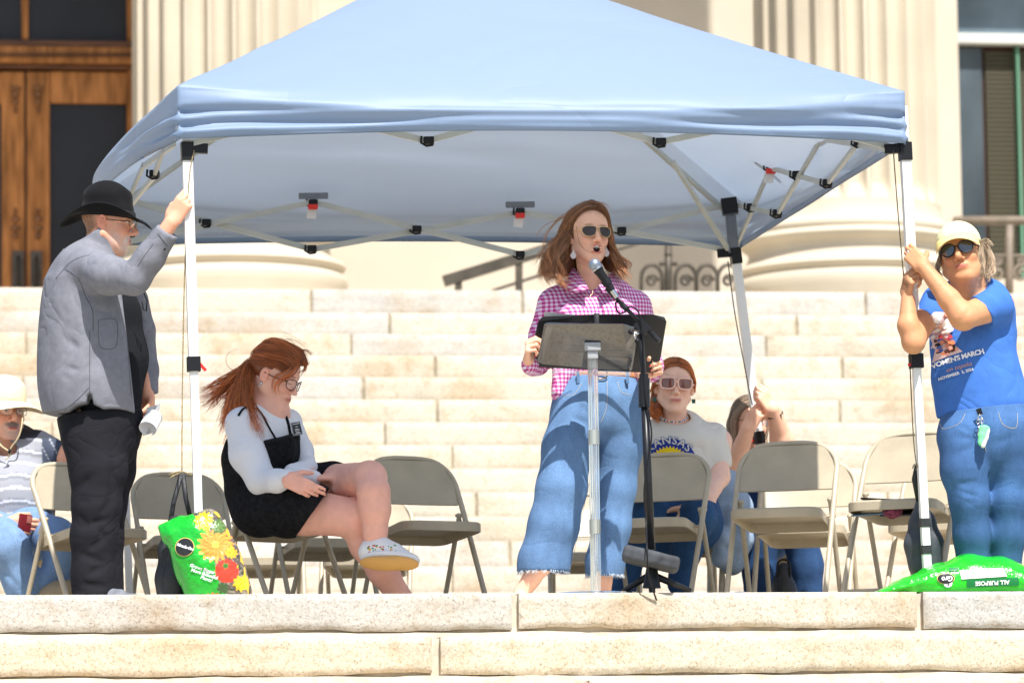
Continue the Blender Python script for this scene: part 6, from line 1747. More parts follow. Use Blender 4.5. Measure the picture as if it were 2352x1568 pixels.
# ================================================================== woman in the blue tee on the right pole
def make_blue():
    D = 20.05
    J = lambda x,y,d=D: P(x,y,d)
    t = thing("person", "grey-haired woman in a blue printed tee and pale cap holding the right pole", "person", (J(2260,1300).x, D, 0))
    fr = Frame(J(2207,585,20.0), yaw=-14, pitch=6, roll=-12, sc=1.06)
    f = Field(); head(f, fr, fat=.016, nose=1.2)
    f.cone(fr.p(0,-.03,-.05), J(2232,680,20.08), .062, .080, .04); f.cone(fr.p(0,.02,-.10), J(2222,668,20.02), .045,.06,.05)
    f.econe(J(2225,700,20.12), J(2235,900,20.12), (.12,.08),(.14,.10),(1,0,0), .05); f.cone(J(2250,700,20.1), J(2290,702,20.0), .07,.066,.03); f.cone(J(2180,725,20.12), J(2138,722,20.07), .045,.045,.02); f.chain([J(2240,900,20.1), J(2216,1080,20.04), J(2232,1240,20.1)], [.1,.07,.05], .03); f.chain([J(2280,900,20.1), J(2314,1080,20.1), J(2309,1240,20.13)], [.1,.06,.042], .03)
    # her left arm crosses to the upper grip, her right one holds below
    w1 = J(2122,614,19.86); e1 = J(2212,728,19.80)
    f.cone(J(2290,700,20.0), e1, .066,.052,.03); m1 = e1.lerp(w1,.35); f.cone(e1, m1, .052,.045,.03); f.cone(m1, w1, .045,.029,.02); 
    f.fold([J(2235,700,19.75), J(2200,745,19.75)], .010, .006)
    pu = (legpt("FR",500)-legpt("FR",700)).normalized(); g1 = legpt("FR",583); g2 = legpt("FR",645)
    t1 = hand(f, w1+Vector((.0,0,.0)), (-.62,.30,.72), (-.1,.95,-.1), (.3,.1,1), curls=[(40,62,50),(44,64,50),(50,66,52),(56,70,52)], sc=.97, thumb=(.6,.5,.6))
    w2 = J(2086,690,19.93); e2 = J(2098,786,19.90)
    f.cone(J(2138,710,20.05), e2, .054,.046,.03); f.cone(e2, J(2086,748,19.90), .046,.043,.02); f.cone(J(2086,748,19.90), w2, .043,.030,.02)
    t2 = hand(f, w2, (-.0,-.12,1), (.75,.5,0), (-.5,.75,0), curls=[(55,68,50),(60,70,52),(64,72,52),(68,74,52)], sc=.97, thumb=(.2,.8,.6)) if False else hand(f, J(2080,682,19.95), (.10,-.45,.62), (.8,.55,-.1), (-.25,.15,1), curls=[(52,68,50),(56,70,52),(60,72,52),(64,74,52)], sc=.97, thumb=(.3,.6,.6))
    pass
    skin = SK['tan']
    def colf(V):
        c, mx, Q = face_paint(V, fr, skin, lin(180,95,85), lin(120,85,60), blush=.35); return c
    hb = (np.array(tuple(fr.O))-.17, np.array(tuple(fr.O))+.17, .0034)
    h1 = (*box_of([w1, g1], .085), .0034); h2 = (*box_of([J(2080,682,19.95), g2], .075), .0034)
    fobj("body", f, .0085, M_skin, t, [hb,h1,h2], colfn=colf)
    mb = MB(); c = J(2085,578,19.80); mb.ball(c, (.006,.005,.006), 8); mb.build("ring", M_steel, t, True)
    # tee
    M_b = mat("royal_blue_cotton", (0.055,0.165,0.50), .85, spec=.2, var=.08, vscale=20, bump=.0006, bscale=300, crease=(.010,5,(1,1,1)))
    s = Field()
    s.chain([J(2276,680,20.08), J(2284,704,20.0), J(2236,722,19.88)], [.066,.074,.070], .04); s.cone(J(2240,668,20.1), J(2280,684,20.08), .045,.06,.03)
    s.cut(J(2256,704,19.88), (-.78,-.10,-.62), 0, inside=(J(2232,742,19.90), .15))
    s.chain([J(2150,690,20.1), J(2136,728,20.02)], [.062,.064], .03); s.cut(J(2135,740,20.0), (-.25,0,-1), 0, inside=(J(2130,765,20.0), .09))
    s.cone(J(2285,705,20.05), J(2300,760,20.12), .07,.06,.03)
    s.echain([J(2222,676,20.12), J(2228,720,20.12), J(2234,795,20.12), J(2242,865,20.12), J(2258,930,20.12), J(2260,965,20.12)],
             [(.13,.08),(.180,.115),(.172,.15),(.182,.155),(.193,.155),(.185,.155)], (1,0,.02), .04)
    s.ell(J(2225,655,19.98), (.075,.09,.035), None, .015, 's')
    s.cut(J(2255,948,20.1), (.10,0,-1), .004)
    for a, b, w, d in (((2200,860),(2330,800),.014,.008),((2230,900),(2340,860),.014,.008),((2280,780),(2330,880),.016,.010),((2290,760),(2300,840),.012,.009),((2180,920),(2260,935),.010,.008),((2270,935),(2345,900),.010,.009),
                       ((2160,900),(2180,940),.010,.006),((2155,800),(2165,880),.010,.005),((2310,880),(2330,930),.010,.008),((2150,700),(2165,740),.012,.009),((2240,690),(2260,670),.010,.006),((2250,870),(2300,930),.012,.007)):
        s.fold([J(*a,19.90), J(*b,19.90)], w*1.3, d)
    s.noise(.0010, 15, 4)
    sh = fobj("blue_tee", s, .0075, M_b, t); bv = bvh_of([sh])
    # print: a patchwork of abstract faces, then the lettering
    up = Vector((-.21,0,.98)); ux = Vector((.97,0,.235)); sc_ = 1/S(19.95)
    rr = random.Random(12)
    def D_(x, y): return J(x, y, 19.92)
    pal = [lin(230,200,200), lin(245,240,240), lin(90,50,45), lin(40,30,35), lin(220,130,90), lin(230,160,140), lin(180,60,70), lin(60,80,140), lin(200,170,190), lin(150,90,70), lin(245,225,215), lin(190,90,160)]
    mats = [mat("ink_%d" % i, c, .8) for i, c in enumerate(pal)]
    def blob(cx, cy, rx, ry, k=10, jag=.25): return [(cx+rx*math.cos(6.283*i/k)*(1+rr.uniform(-jag,jag)), cy+ry*math.sin(6.283*i/k)*(1+rr.uniform(-jag,jag))) for i in range(k)]
    # upper pale rounded field, lower diagonal panel
    def put(pts, m_, lift): 
        V, F = shape2d([(x*.92,y*.92) for x,y in pts]); V, F = subdiv2d(V, F, .02); decal("printed_patch", (V, F), D_(2171,766), ux, up, m_, bv, sh, lift)
    put([(-.065,.085),(-.02,.115),(.045,.10),(.06,.06),(.03,-.01),(.04,-.10),(.055,-.075),(-.06,-.085),(-.025,-.03),(-.07,-.04),(-.075,.03)][:0] or [(-.065,.085),(-.02,.112),(.045,.10),(.062,.05),(.03,.0),(.02,-.03),(.062,-.095),(-.072,-.10),(-.045,-.045),(-.075,-.02),(-.078,.04)], mats[0], .0022)
    for i in range(26): put([( x, y) for x, y in blob(rr.uniform(-.058,.045), rr.uniform(.01,.095), rr.uniform(.008,.018), rr.uniform(.006,.014), 9)], mats[rr.choice([1,1,8,10,5,1])], .0030+.0002*i)
    for i in range(30): put([( x, y) for x, y in blob(rr.uniform(-.038,.036)+.0, rr.uniform(-.088,.0), rr.uniform(.006,.013), rr.uniform(.006,.013), 9)], mats[rr.choice([2,3,4,5,6,7,9,2,3])], .0036+.0002*i)
    tw = mat("white_print",(.80,.80,.84),.8); tg = mat("gold_print", lin(205,150,110), .7)
    decal("lettering", text_mesh("WOMEN'S MARCH", .0290, .0011, 0, None, .92), J(2203,824,19.92), ux, up, tw, bv, sh, .0045)
    decal("lettering", text_mesh("on topeka", .026, .0, .35), J(2206,844,19.92), ux, up, tg, bv, sh, .0060)
    decal("lettering", text_mesh("NOVEMBER  2, 2024", .0165, .0006), J(2200,858,19.92), ux, up, tw, bv, sh, .0045)
    # jeans
    g = Field()
    g.echain([J(2262,940,20.1), J(2272,990,20.1), J(2278,1020,20.1)], [(.185,.15),(.215,.165),(.20,.16)], (1,0,0), .03)
    g.echain([J(2212,1000,20.05), J(2216,1080,20.03), J(2226,1150,20.03), J(2232,1230,20.05), J(2236,1330,20.07)], [(.105,.12),(.098,.11),(.080,.09),(.074,.082),(.066,.07)], (1,0,0), .03)
    g.echain([J(2318,1000,20.12), J(2316,1080,20.1), J(2314,1150,20.1), J(2312,1230,20.12), J(2308,1300,20.13)], [(.105,.12),(.100,.11),(.082,.092),(.078,.085),(.068,.075)], (1,0,0), .03)
    g.fold([J(2250,985,19.95), J(2262,1040,19.97), J(2268,1110,20.0)], .009, .014)
    for a, b, w, d in (((2190,1128),(2250,1140),.006,.007),((2190,1112),(2245,1105),.010,.006),((2195,1160),(2250,1150),.008,.006),((2185,1050),(2240,1020),.012,.006),((2280,1020),(2340,1000),.012,.007),((2285,1120),(2340,1140),.008,.007),
                       ((2280,1150),(2340,1130),.008,.007),((2230,990),(2200,975),.008,.006),((2190,1000),(2240,1010),.012,.005),((2180,1200),(2240,1215),.010,.005),((2275,1060),(2330,1040),.012,.006),((2220,1255),(2258,1262),.007,.006),((2218,1275),(2256,1268),.007,.006),((2290,1270),(2338,1262),.008,.007),((2288,1285),(2335,1280),.007,.006)):
        g.fold([J(*a,19.93), J(*b,19.93)], w*1.3, d)
    g.noise(.0008, 20, 7); g.cut(J(2262,940,20.1), (-.1,0,1)); g.cut(J(2237,1345,20.1), (0,0,-1), 0, inside=(J(2238,1380,20.07),.11)); 
    def jc(V):
        c = np.ones((len(V),3)); w = noise3(V, 16, 2)
        fade = np.exp(-((V[:,2]-.72)/.10)**2)*.5 + np.exp(-((V[:,2]-.45)/.06)**2)*.5
        return c*(1+fade*(.7+.5*w))[:,None]
    je = fobj("jeans", g, .0078, denim("mid_blue_denim", (0.045, 0.105, 0.235)), t, colfn=jc)
    bvj = bvh_of([je]); tn = bpy.data.materials["jean_thread"]
    for pk in (((2250,952),(2254,1000),(2262,1040)),((2244,960),(2246,985),(2254,1010)),((2160,960),(2166,985),(2200,975),(2215,952)),((2335,950),(2330,985),(2300,978),(2290,950))):
        pts = []
        for q in smooth_path([J(*q_,20.0) for q_ in pk], 8):
            h_ = bvj.ray_cast(q+Vector((0,-.6,0)), Vector((0,1,0)))
            if h_[0]: pts.append(h_[0]+Vector((0,-.0006,0)))
        if len(pts)>2: mb = MB(); mb.tube(pts, .0011, 4); mb.build("seam", tn, je, True)
    for (x,d) in ((2236,20.05),(2308,20.1)):
        k = Field(); b = J(x,1385,d); b.z = .045; k.econe(b+Vector((0,.05,0)), b+Vector((-.03,-.09,-.01)), (.045,.045),(.042,.035),(1,0,0), .02); k.cut((0,0,0.0),(0,0,-1)); fobj("shoe", k, .008, M_white, t)
    # cap, sunglasses
    M_cap = mat("cream_cap", lin(238,232,180), .9, bump2=.002, b2scale=40)
    h = Field(); fr.e(h, (0,-.014,.052), (.089,.106,.088), .01); h.cut(fr.p(0,.02,.038), -(fr.U*1.0-fr.F*.12), .003)
    cap = fobj("cap", h, .005, M_cap, t)
    mb = MB(); V = []; n = 20
    for s_ in (0,1):
        for j in range(5):
            for i in range(n+1):
                a = math.pi*(i/n)*.9+math.pi*.05; k = j/4
                l = -math.cos(a)*(.086+.004*k); f_ = .045+math.sin(a)*(.050+.058*k)
                V.append(fr.p(l, f_, .045 + (.022*math.sin(a)**1.0)*(1-k*.6) - .022*k - .020*(l/.09)**2*k*1.2 - s_*.003))
    F = []
    for j in range(4):
        for i in range(n):
            a = j*(n+1)+i; F.append((a,a+1,a+n+2,a+n+1)); b = 5*(n+1)+a; F.append((b+1,b,b+n+1,b+n+2))
    for i in range(n): a = 4*(n+1)+i; F.append((a,a+1,5*(n+1)+a+1,5*(n+1)+a))
    mb.add(V, F); mb.build("visor", mat("cream_visor",lin(232,214,140),.9), cap, True)
    sm = mat("sunglass_lens_grey", (0.02,0.022,0.026), 0.04, spec=1.0, coat=1.0)
    glasses(t, fr, [(-.026,.010),(-.012,.021),(.012,.022),(.028,.012),(.026,-.012),(.010,-.026),(-.010,-.025),(-.024,-.010)], .035, M_black, sm, .0026, f0=.108, u0=.004, wrap=.5)
    M_h = hair_mat("grey_blonde_hair", (0.40,0.30,0.20))
    hf = Field(); fr.e(hf, (0.01,-.045,-.010), (.082,.075,.075), .02); hf.cone(fr.p(.06,-.05,-.01), J(2258,630,20.08), .035,.04,.03)
    fr.e(hf, (0,.06,-.03), (.075,.07,.09), .01, 's')
    ho = fobj("hair", hf, .007, hair_mat("grey_base",(0.22,0.16,0.11)), t)
    q = fr.p
    strands("curly_locks", ho, M_h, [([[q(.075,.01,.03), J(2256,570,20.0), J(2270,590,20.0), J(2262,620,20.0), J(2266,638,20.0)], [q(.085,-.02,.03), J(2268,565,20.05), J(2282,600,20.03), J(2280,630,20.0), J(2256,642,19.98)]], 150, .007, .008),
        ([[q(.080,.03,.0), J(2246,590,19.94), J(2250,620,19.94), J(2238,640,19.95)], [q(.085,.0,.02), J(2258,595,19.97), J(2262,625,19.96), J(2250,645,19.96)]], 90, .005, .006),
        ([[q(.07,-.03,.06), J(2252,552,20.05), J(2262,548,20.03), J(2268,560,20.0)], [q(.08,-.03,.05), J(2260,560,20.05), J(2276,560,20.03), J(2284,575,20.0)]], 26, .006, .006, .0008),
        ([[q(-.078,.02,.03), q(-.086,.01,-.02), J(2158,625,20.0), J(2168,650,20.02)], [q(-.08,-.01,.02), J(2152,605,20.03), J(2150,625,20.03), J(2164,645,20.03)]], 70, .004, .005)], .0011, 31, 18, .009, 8)
    # keyring charm
    k_ = thing("keyring", "keys and a small mint green toy sneaker clipped to the blue-shirted woman's waistband", "keyring", J(2252,985,19.9))
    mb = MB(); mb.bar(J(2247,938,19.91), J(2252,952,19.91), .022,.006,(1,0,0)); mb.build("clip", M_black, k_)
    mb = MB()
    for (x,y,r) in ((2250,958,.010),(2255,966,.010),(2247,968,.008)): 
        c = J(x,y,19.90); mb.tube([c+Vector((r*math.cos(a),.0,r*math.sin(a))) for a in [i*math.pi/6 for i in range(13)]], .0014, 5, False)
    mb.tube([J(2250,975,19.9), J(2246,1000,19.9)], .003, 5); mb.build("keys", M_steel, k_, True)
    fd = Field(); fd.echain([J(2262,982,19.89), J(2258,1000,19.89), J(2255,1018,19.885)], [(.022,.012),(.020,.013),(.016,.012)], (1,0,0), .01)
    fobj("toy_sneaker", fd, .0028, mat("mint_canvas", lin(120,225,150), .7), k_)
    fd = Field(); fd.echain([J(2271,988,19.888), J(2266,1006,19.885), J(2258,1023,19.88)], [(.006,.013),(.007,.014),(.010,.012)], (1,0,0), .006)
    fobj("toy_sole", fd, .0028, M_white, k_)
    return t
make_blue()

# ================================================================== woman in the sunflower tee
def make_tee():
    D = 22.35
    J = lambda x,y,d=D: P(x,y,d)
    t = thing("person", "red-haired woman in big pink sunglasses and a cream sunflower tee", "person", (J(1560,1300).x, D, 0))
    fr = Frame(J(1549,886,22.3), yaw=3, pitch=0, roll=3, sc=1.10)
    f = Field(); head(f, fr, nose=.95)
    f.cone(fr.p(0,-.03,-.05), J(1553,985,22.38), .052, .066, .03)
    f.econe(J(1558,1000,22.38), J(1560,1060,22.38), (.10,.07),(.14,.09),(1,0,0), .05); f.cone(J(1600,1010,22.39), J(1655,1015,22.4), .04,.045,.03); f.cone(J(1520,1010,22.39), J(1480,1012,22.4), .04,.045,.03)
    f.chain([J(1655,1010,22.4), J(1652,1095,22.3), J(1620,1150,22.1), J(1580,1165,22.0)], [.05,.046,.042,.032], .03)
    hand(f, J(1582,1164,22.0), (-1,-.1,-.15), (0,0,-1), (0,-1,0), curl=(25,30,20), sc=.95)
    f.chain([J(1478,1010,22.4), J(1462,1100,22.3), J(1470,1165,22.1)], [.05,.042,.035], .03)
    skin = SK['pale']
    def colf(V):
        c, mx, Q = face_paint(V, fr, skin, lin(205,115,110), lin(190,130,95), blush=.3, freck=.18); return c
    fobj("body", f, .009, M_skin, t, [(np.array(tuple(fr.O))-.17, np.array(tuple(fr.O))+.17, .0036)], colfn=colf)
    M_c = mat("cream_cotton", (0.72,0.68,0.60), .9, spec=.15, crease=(.018,5,(1,1,1)), bump=.0006, bscale=200)
    s = Field()
    s.chain([J(1640,1000,22.4), J(1650,1062,22.35)], [.064,.062], .04); s.cut(J(1652,1074,22.35), (.1,0,-1), 0, inside=(J(1654,1104,22.35), .09))
    s.chain([J(1485,1000,22.4), J(1472,1062,22.35)], [.062,.060], .04); s.cut(J(1470,1074,22.35), (-.1,0,-1), 0, inside=(J(1466,1104,22.35), .09))
    s.echain([J(1556,978,22.38), J(1560,1020,22.38), J(1562,1100,22.38), J(1570,1150,22.38)], [(.12,.08),(.175,.12),(.172,.14),(.14,.13)], (1,0,0), .05)
    s.ell(J(1553,962,22.34), (.068,.09,.040), None, .01, 's')
    for a, b, w, d in (((1620,990),(1600,1060),.014,.007),((1640,1040),(1610,1100),.014,.008),((1500,1010),(1520,1060),.012,.006),((1640,1130),(1660,1180),.012,.008),((1620,1100),(1630,1170),.012,.008)): s.fold([J(*a,22.25), J(*b,22.25)], w*1.3, d)
    s.noise(.0025, 14, 6)
    sh = fobj("cream_tee", s, .0085, M_c, t); bv = bvh_of([sh])
    ux, up = Vector((1,0,.0)), Vector((0,0,1)); o = J(1537,1062,22.2); navy = mat("navy_ink", lin(25,55,150), .8); yel = mat("yellow_ink", lin(245,210,30), .8); wi = mat("cream_ink", (.66,.63,.56), .8)
    R0 = .105
    V, F = shape2d([((R0+.033)*math.cos(a), (R0+.033)*math.sin(a)-.02) for a in [math.pi*i/24 for i in range(-4,29)]]); 
    V, F = subdiv2d(V, F, .03); decal("sunflower_ground", (V, F), o, ux, up, navy, bv, sh, .0022)
    for i in range(22):
        a = math.radians(-8+196*i/21); r1 = R0*1.0; w = .012
        c, s2 = math.cos(a), math.sin(a)
        pts = [(r*c - q*s2, r*s2 + q*c - .02) for r, q in ((.03,-.006),(.06,-w*.9),(.085,-w*.8),(r1,0),(.085,w*.8),(.06,w*.9),(.03,.006))]
        V, F = shape2d(pts); V, F = subdiv2d(V, F, .03); decal("petal", (V, F), o, ux, up, yel, bv, sh, .0034+.0002*(i%2))
    V, F = shape2d([(.045*math.cos(6.283*i/20), .045*math.sin(6.283*i/20)-.02) for i in range(20)]); V, F = subdiv2d(V, F, .03)
    decal("flower_heart", (V, F), o, ux, up, navy, bv, sh, .0042)
    V, F = text_mesh("KANSAS", .050, .0030, 0, R0+.008, 1.12); decal("lettering", (V, F), o+up*(R0-.012), ux, up, navy, bv, sh, .0030)
    V, F = text_mesh("KANSAS", .050, .0008, 0, R0+.008, 1.12); decal("lettering", (V, F), o+up*(R0-.012), ux, up, wi, bv, sh, .0050)
    # jeans, knees drawn up
    g = Field()
    g.econe(J(1560,1175,22.4), J(1570,1205,22.4), (.19,.16),(.19,.16),(1,0,0), .04)
    g.echain([J(1600,1190,22.35), J(1610,1190,22.1), J(1600,1185,21.98)], [(.095,.09),(.090,.085),(.080,.08)], (1,0,0), .04)
    g.chain([J(1600,1185,21.98), J(1575,1270,22.05), J(1560,1340,22.1)], [.082,.066,.055], .03)
    g.chain([J(1510,1190,22.35), J(1490,1180,22.0), J(1450,1265,22.08), J(1425,1370,22.12)], [.095,.086,.070,.062], .03)
    for a, b, w, d in (((1560,1160),(1640,1150),.012,.008),((1580,1190),(1640,1200),.012,.008),((1480,1200),(1520,1230),.012,.008),((1440,1290),(1470,1300),.010,.008)): g.fold([J(*a,21.95), J(*b,21.95)], w*1.3, d)
    g.noise(.002, 17, 2)
    fobj("jeans", g, .0085, denim("dark_blue_denim", (0.030,0.085,0.20)), t)
    for x, d in ((1440,22.0),(1540,22.05)):
        k = Field(); b = J(x,1400,d); b.z = .045; k.econe(b, b+Vector((-.02,-.14,-.01)), (.045,.045),(.042,.035),(1,0,0), .02); k.cut((0,0,0.0),(0,0,-1)); fobj("shoe", k, .008, mat("navy_sneaker_%d"%x,(0.05,0.06,0.10),.7), t)
    pk = mat("pink_acetate", lin(246,196,178), .3, coat=.3)
    glasses(t, fr, [(-.027,.018),(-.012,.023),(.016,.023),(.030,.018),(.031,-.006),(.024,-.021),(-.008,-.024),(-.026,-.014)], .035, pk, mat("amber_lens", lin(120,60,48), .1, spec=.8, coat=.5), .0048, f0=.110, u0=.0, wrap=.35)
    M_h = hair_mat("ginger_hair", (0.50,0.145,0.038))
    hf = Field(); fr.e(hf, (0,-.026,.040), (.084,.098,.088), .02); hf.cone(fr.p(-.06,-.05,-.04), fr.p(-.075,-.04,-.11), .04,.035,.03)
    fr.e(hf, (0,.075,-.008), (.070,.075,.082), .012, 's'); hf.cut(fr.p(0,.055,0), fr.F, .01)
    ho = fobj("hair", hf, .006, hair_mat("ginger_base",(0.24,0.065,0.018)), t)
    q = fr.p
    strands("tied_back_hair", ho, M_h, [([[q(.01,.085,.080), q(-.04,.078,.072), q(-.078,.04,.035), q(-.088,-.01,-.02), q(-.080,-.03,-.06)], [q(.01,.04,.118), q(-.05,.03,.10), q(-.088,-.0,.04), q(-.09,-.04,-.02), q(-.08,-.04,-.06)]], 170, .003, .003),
        ([[q(.012,.085,.080), q(.05,.074,.066), q(.080,.035,.025), q(.086,-.01,-.03)], [q(.012,.04,.118), q(.055,.03,.098), q(.088,0,.03), q(.088,-.04,-.03)]], 140, .003, .003),
        ([[q(-.07,-.03,-.04), q(-.095,-.02,-.08), q(-.085,-.01,-.13), q(-.07,0,-.15)], [q(-.06,-.04,-.05), q(-.07,-.02,-.10), q(-.055,-.01,-.14), q(-.06,0,-.155)]], 170, .009, .008),
        ([[q(-.08,.03,.03), q(-.098,.035,-.01), q(-.105,.03,-.05)], [q(-.08,.02,.0), q(-.10,.02,-.03), q(-.11,.02,-.06)]], 30, .006, .005, .0008)], .0016, 41, 16, .005, 6)
    for s_ in (-1,1):
        c = fr.p(s_*.084,.0,-.055); mb = MB(); mb.box((c.x-.009,c.y-.003,c.z-.018),(c.x+.009,c.y+.003,c.z+.002),.001); mb.build("earring", mat("green_stone_%d"%s_,(0.02,.10,.07),.3), t)
    bc = [lin(200,40,40), lin(240,240,235), lin(60,150,80), lin(60,80,190), lin(240,240,235)]; bm_ = [mat("bead_%d"%i,c,.3) for i,c in enumerate(bc)]
    pts = resample([fr.p(-.058,.0,-.135), fr.p(-.035,.055,-.155), fr.p(0,.072,-.162), fr.p(.035,.055,-.155), fr.p(.060,.0,-.132)], 30)
    for k in range(5):
        mb = MB()
        for i in range(k, 30, 5): mb.ball(pts[i], .0042, 6)
        mb.build("necklace_beads", bm_[k], t, True)
make_tee()

# ================================================================== crouching woman on the rear pole
def make_rear():
    D = 22.95
    J = lambda x,y,d=D: P(x,y,d)
    t = thing("person", "grey-brown haired woman gripping the rear pole with both hands before her face", "person", (J(1740,1300).x, D, 0))
    fr = Frame(J(1722,970,23.0), yaw=14, pitch=-4, roll=4, sc=1.08)
    f = Field(); head(f, fr)
    f.cone(fr.p(0,-.03,-.05), J(1738,1070,23.1), .052, .07, .03)
    f.econe(J(1745,1080,23.1), J(1745,1150,23.1), (.15,.09),(.16,.1),(1,0,0), .05)
    g1 = legpt("BR",918); g2 = legpt("BR",962)
    w2 = J(1718,985,22.66); e2 = J(1686,1072,22.75); f.chain([J(1668,1120,23.0), e2], [.05,.05], .03); f.cone(e2, w2, .052,.033,.02)
    hand(f, w2, (.42,-.25,.75), (.75,.6,-.1), (-.3,.1,.9), curls=[(50,66,50),(54,68,50),(58,70,52),(62,72,52)], sc=1.0, thumb=(.3,.6,.6))
    w1 = J(1776,940,22.64); e1 = J(1800,1045,22.8); f.chain([J(1800,1130,23.05), e1], [.05,.055], .03); f.chain([e1, J(1796,1010,22.75), w1], [.055,.056,.034], .02)
    hand(f, w1, (-.45,-.15,.62), (-.5,.75,-.1), (.25,.1,.95), curls=[(42,64,50),(46,66,50),(50,68,52),(54,70,52)], sc=1.0, thumb=(.4,.6,.6))
    def colf(V):
        c, mx, Q = face_paint(V, fr, SK['light'], lin(190,100,92), lin(120,90,70), blush=.3, eyes='open'); return c
    fobj("body", f, .009, M_skin, t, [(np.array(tuple(fr.O))-.17, np.array(tuple(fr.O))+.17, .004), (*box_of([w1,w2,g1,g2],.08), .0036)], colfn=colf)
    s = Field(); s.echain([J(1745,1080,23.12), J(1745,1130,23.1), J(1748,1200,23.1)], [(.15,.10),(.19,.13),(.18,.15)], (1,0,0), .05)
    s.chain([J(1690,1090,23.1), J(1680,1120,23.0)], [.065,.062], .03); s.chain([J(1800,1090,23.1), J(1803,1110,23.05)], [.065,.062], .03); s.noise(.003,15,3); s.ell(J(1738,1062,23.05),(.07,.08,.04),None,.01,'s')
    fobj("navy_tee", s, .009, mat("navy_cotton",(0.015,0.045,0.14),.9,bump2=.005,b2scale=16), t)
    g = Field(); g.econe(J(1748,1190,23.1), J(1748,1215,23.1), (.19,.16),(.19,.16),(1,0,0), .03)
    g.chain([J(1700,1200,23.05), J(1745,1225,22.75), J(1745,1310,22.78), J(1745,1420,22.8)], [.09,.085,.078,.07], .03)
    g.chain([J(1800,1200,23.05), J(1835,1222,22.78), J(1852,1300,22.8), J(1856,1420,22.82)], [.09,.085,.078,.07], .03); g.noise(.003,15,8)
    fobj("jeans", g, .009, denim("deep_blue_denim", (0.028,0.07,0.17)), t)
    M_h = hair_mat("grey_brown_hair", (0.34,0.24,0.165)); q = fr.p
    hf = Field(); fr.e(hf, (0,-.026,.040), (.084,.098,.088), .02); hf.cone(q(-.055,-.04,-.02), J(1690,1040,23.02), .045,.03,.04); hf.cone(q(.055,-.04,-.02), J(1752,1050,23.05), .04,.03,.04); fr.e(hf, (0,.075,-.008), (.066,.075,.085), .012, 's'); hf.cut(q(0,.055,0), fr.F, .01)
    ho = fobj("hair", hf, .007, hair_mat("grey_brown_base",(0.11,0.075,0.05)), t)
    strands("long_loose_hair", ho, M_h, [([[q(0,.085,.08), q(-.045,.078,.06), q(-.075,.05,.0), J(1694,1010,22.95), J(1700,1050,22.92), J(1716,1080,22.9)], [q(0,.03,.125), q(-.06,.02,.10), q(-.096,.0,.02), J(1676,1000,23.0), J(1674,1040,22.97), J(1682,1060,22.95)]], 190, .004, .006),
        ([[q(0,.085,.08), q(.045,.078,.06), q(.075,.05,.0), J(1752,1010,22.95), J(1744,1050,22.92), J(1735,1085,22.9)], [q(0,.03,.125), q(.06,.02,.10), q(.096,.0,.02), J(1762,1000,23.0), J(1760,1050,22.97), J(1752,1080,22.95)]], 150, .004, .006)], .0017, 51, 16, .003, 4)
    glasses(t, fr, [(-.022,.010),(-.008,.014),(.012,.014),(.024,.008),(.022,-.010),(.008,-.014),(-.010,-.014),(-.022,-.008)], .032, mat("thin_dark_frame",(0.08,.05,.04),.3), mat("clear_lens_c",(0.9,0.93,0.93),.05,alpha=.15), .0012, f0=.108, u0=-.001, wrap=.4)
    mb = MB(); c = w1.lerp(e1,.14); ax = (w1-e1).normalized(); mb.tube([c-ax*.012, c+ax*.012], .037, 16); wb = mb.build("wristwatch", M_black, t, True, auto=.6)
    mb = MB(); mb.bar(c+Vector((.03,-.012,.0))-ax*.016, c+Vector((.03,-.012,0))+ax*.016, .012,.034,(.9,-.4,0)); mb.build("watch_case", M_black, wb)
    # pale jacket over the chair beside her, bag, cup
    j = thing("denim_jacket", "pale blue denim jacket hanging between the sunflower tee woman and the rear pole holder", "jacket", J(1690,1200,22.7))
    fd = Field(); fd.echain([J(1676,1105,22.75), J(1690,1170,22.7), J(1694,1235,22.7), J(1682,1290,22.72)], [(.055,.07),(.075,.09),(.070,.09),(.055,.07)], (1,0,0), .03)
    fd.econe(J(1662,1235,22.65), J(1655,1285,22.65), (.05,.06),(.045,.05),(1,0,0), .03)
    for a,b in (((1670,1120),(1700,1180)),((1660,1140),(1690,1230)),((1700,1180),(1680,1240)),((1690,1200),(1710,1250)),((1660,1250),(1690,1280)),((1680,1150),(1715,1190))): fd.fold([J(*a,22.6),J(*b,22.6)], .016,.014)
    fd.noise(.007, 22, 3); fobj("jacket_cloth", fd, .0075, denim("pale_denim",(0.32,0.42,0.55)), j)
    b = thing("black_bag", "crumpled black bag on the landing between the rear pole holder's jeans legs", "bag", J(1800,1340,22.6))
    fd = Field(); fd.econe(J(1798,1305,22.6), J(1805,1400,22.6), (.03,.03),(.075,.06),(1,0,0), .03); fd.noise(.007,24,5); fobj("bag_body", fd, .007, mat("black_nylon",(0.03,0.033,0.04),.4,bump2=.004,b2scale=30), b)
    mb = MB(); mb.tube(smooth_path([J(1786,1335,22.57), J(1788,1290,22.57), J(1812,1290,22.57), J(1814,1335,22.57)],6), .006, 6); mb.build("bag_handle", M_black, b, True)
    c = thing("drink_cup", "light blue speckled drink cup on the landing behind the chair legs", "cup", J(1706,1400,22.2))
    q_ = J(1706,1400,22.2); mb = MB(); mb.M = Matrix.Translation((q_.x,q_.y,0)); mb.lathe([(0,0),(.032,0),(.036,.06),(.040,.14),(.0,.14)], 28); mb.build("cup_body", mat("blue_cup",lin(120,175,215),.4,speck=(60,.3)), c, True, auto=.7)
    mb = MB(); mb.M = Matrix.Translation((q_.x,q_.y,0)); mb.lathe([(.0,.142),(.043,.142),(.044,.150),(.040,.156),(0,.156)], 28); mb.build("cup_lid", mat("blue_lid",lin(90,150,200),.3), c, True, auto=.7)
make_rear()

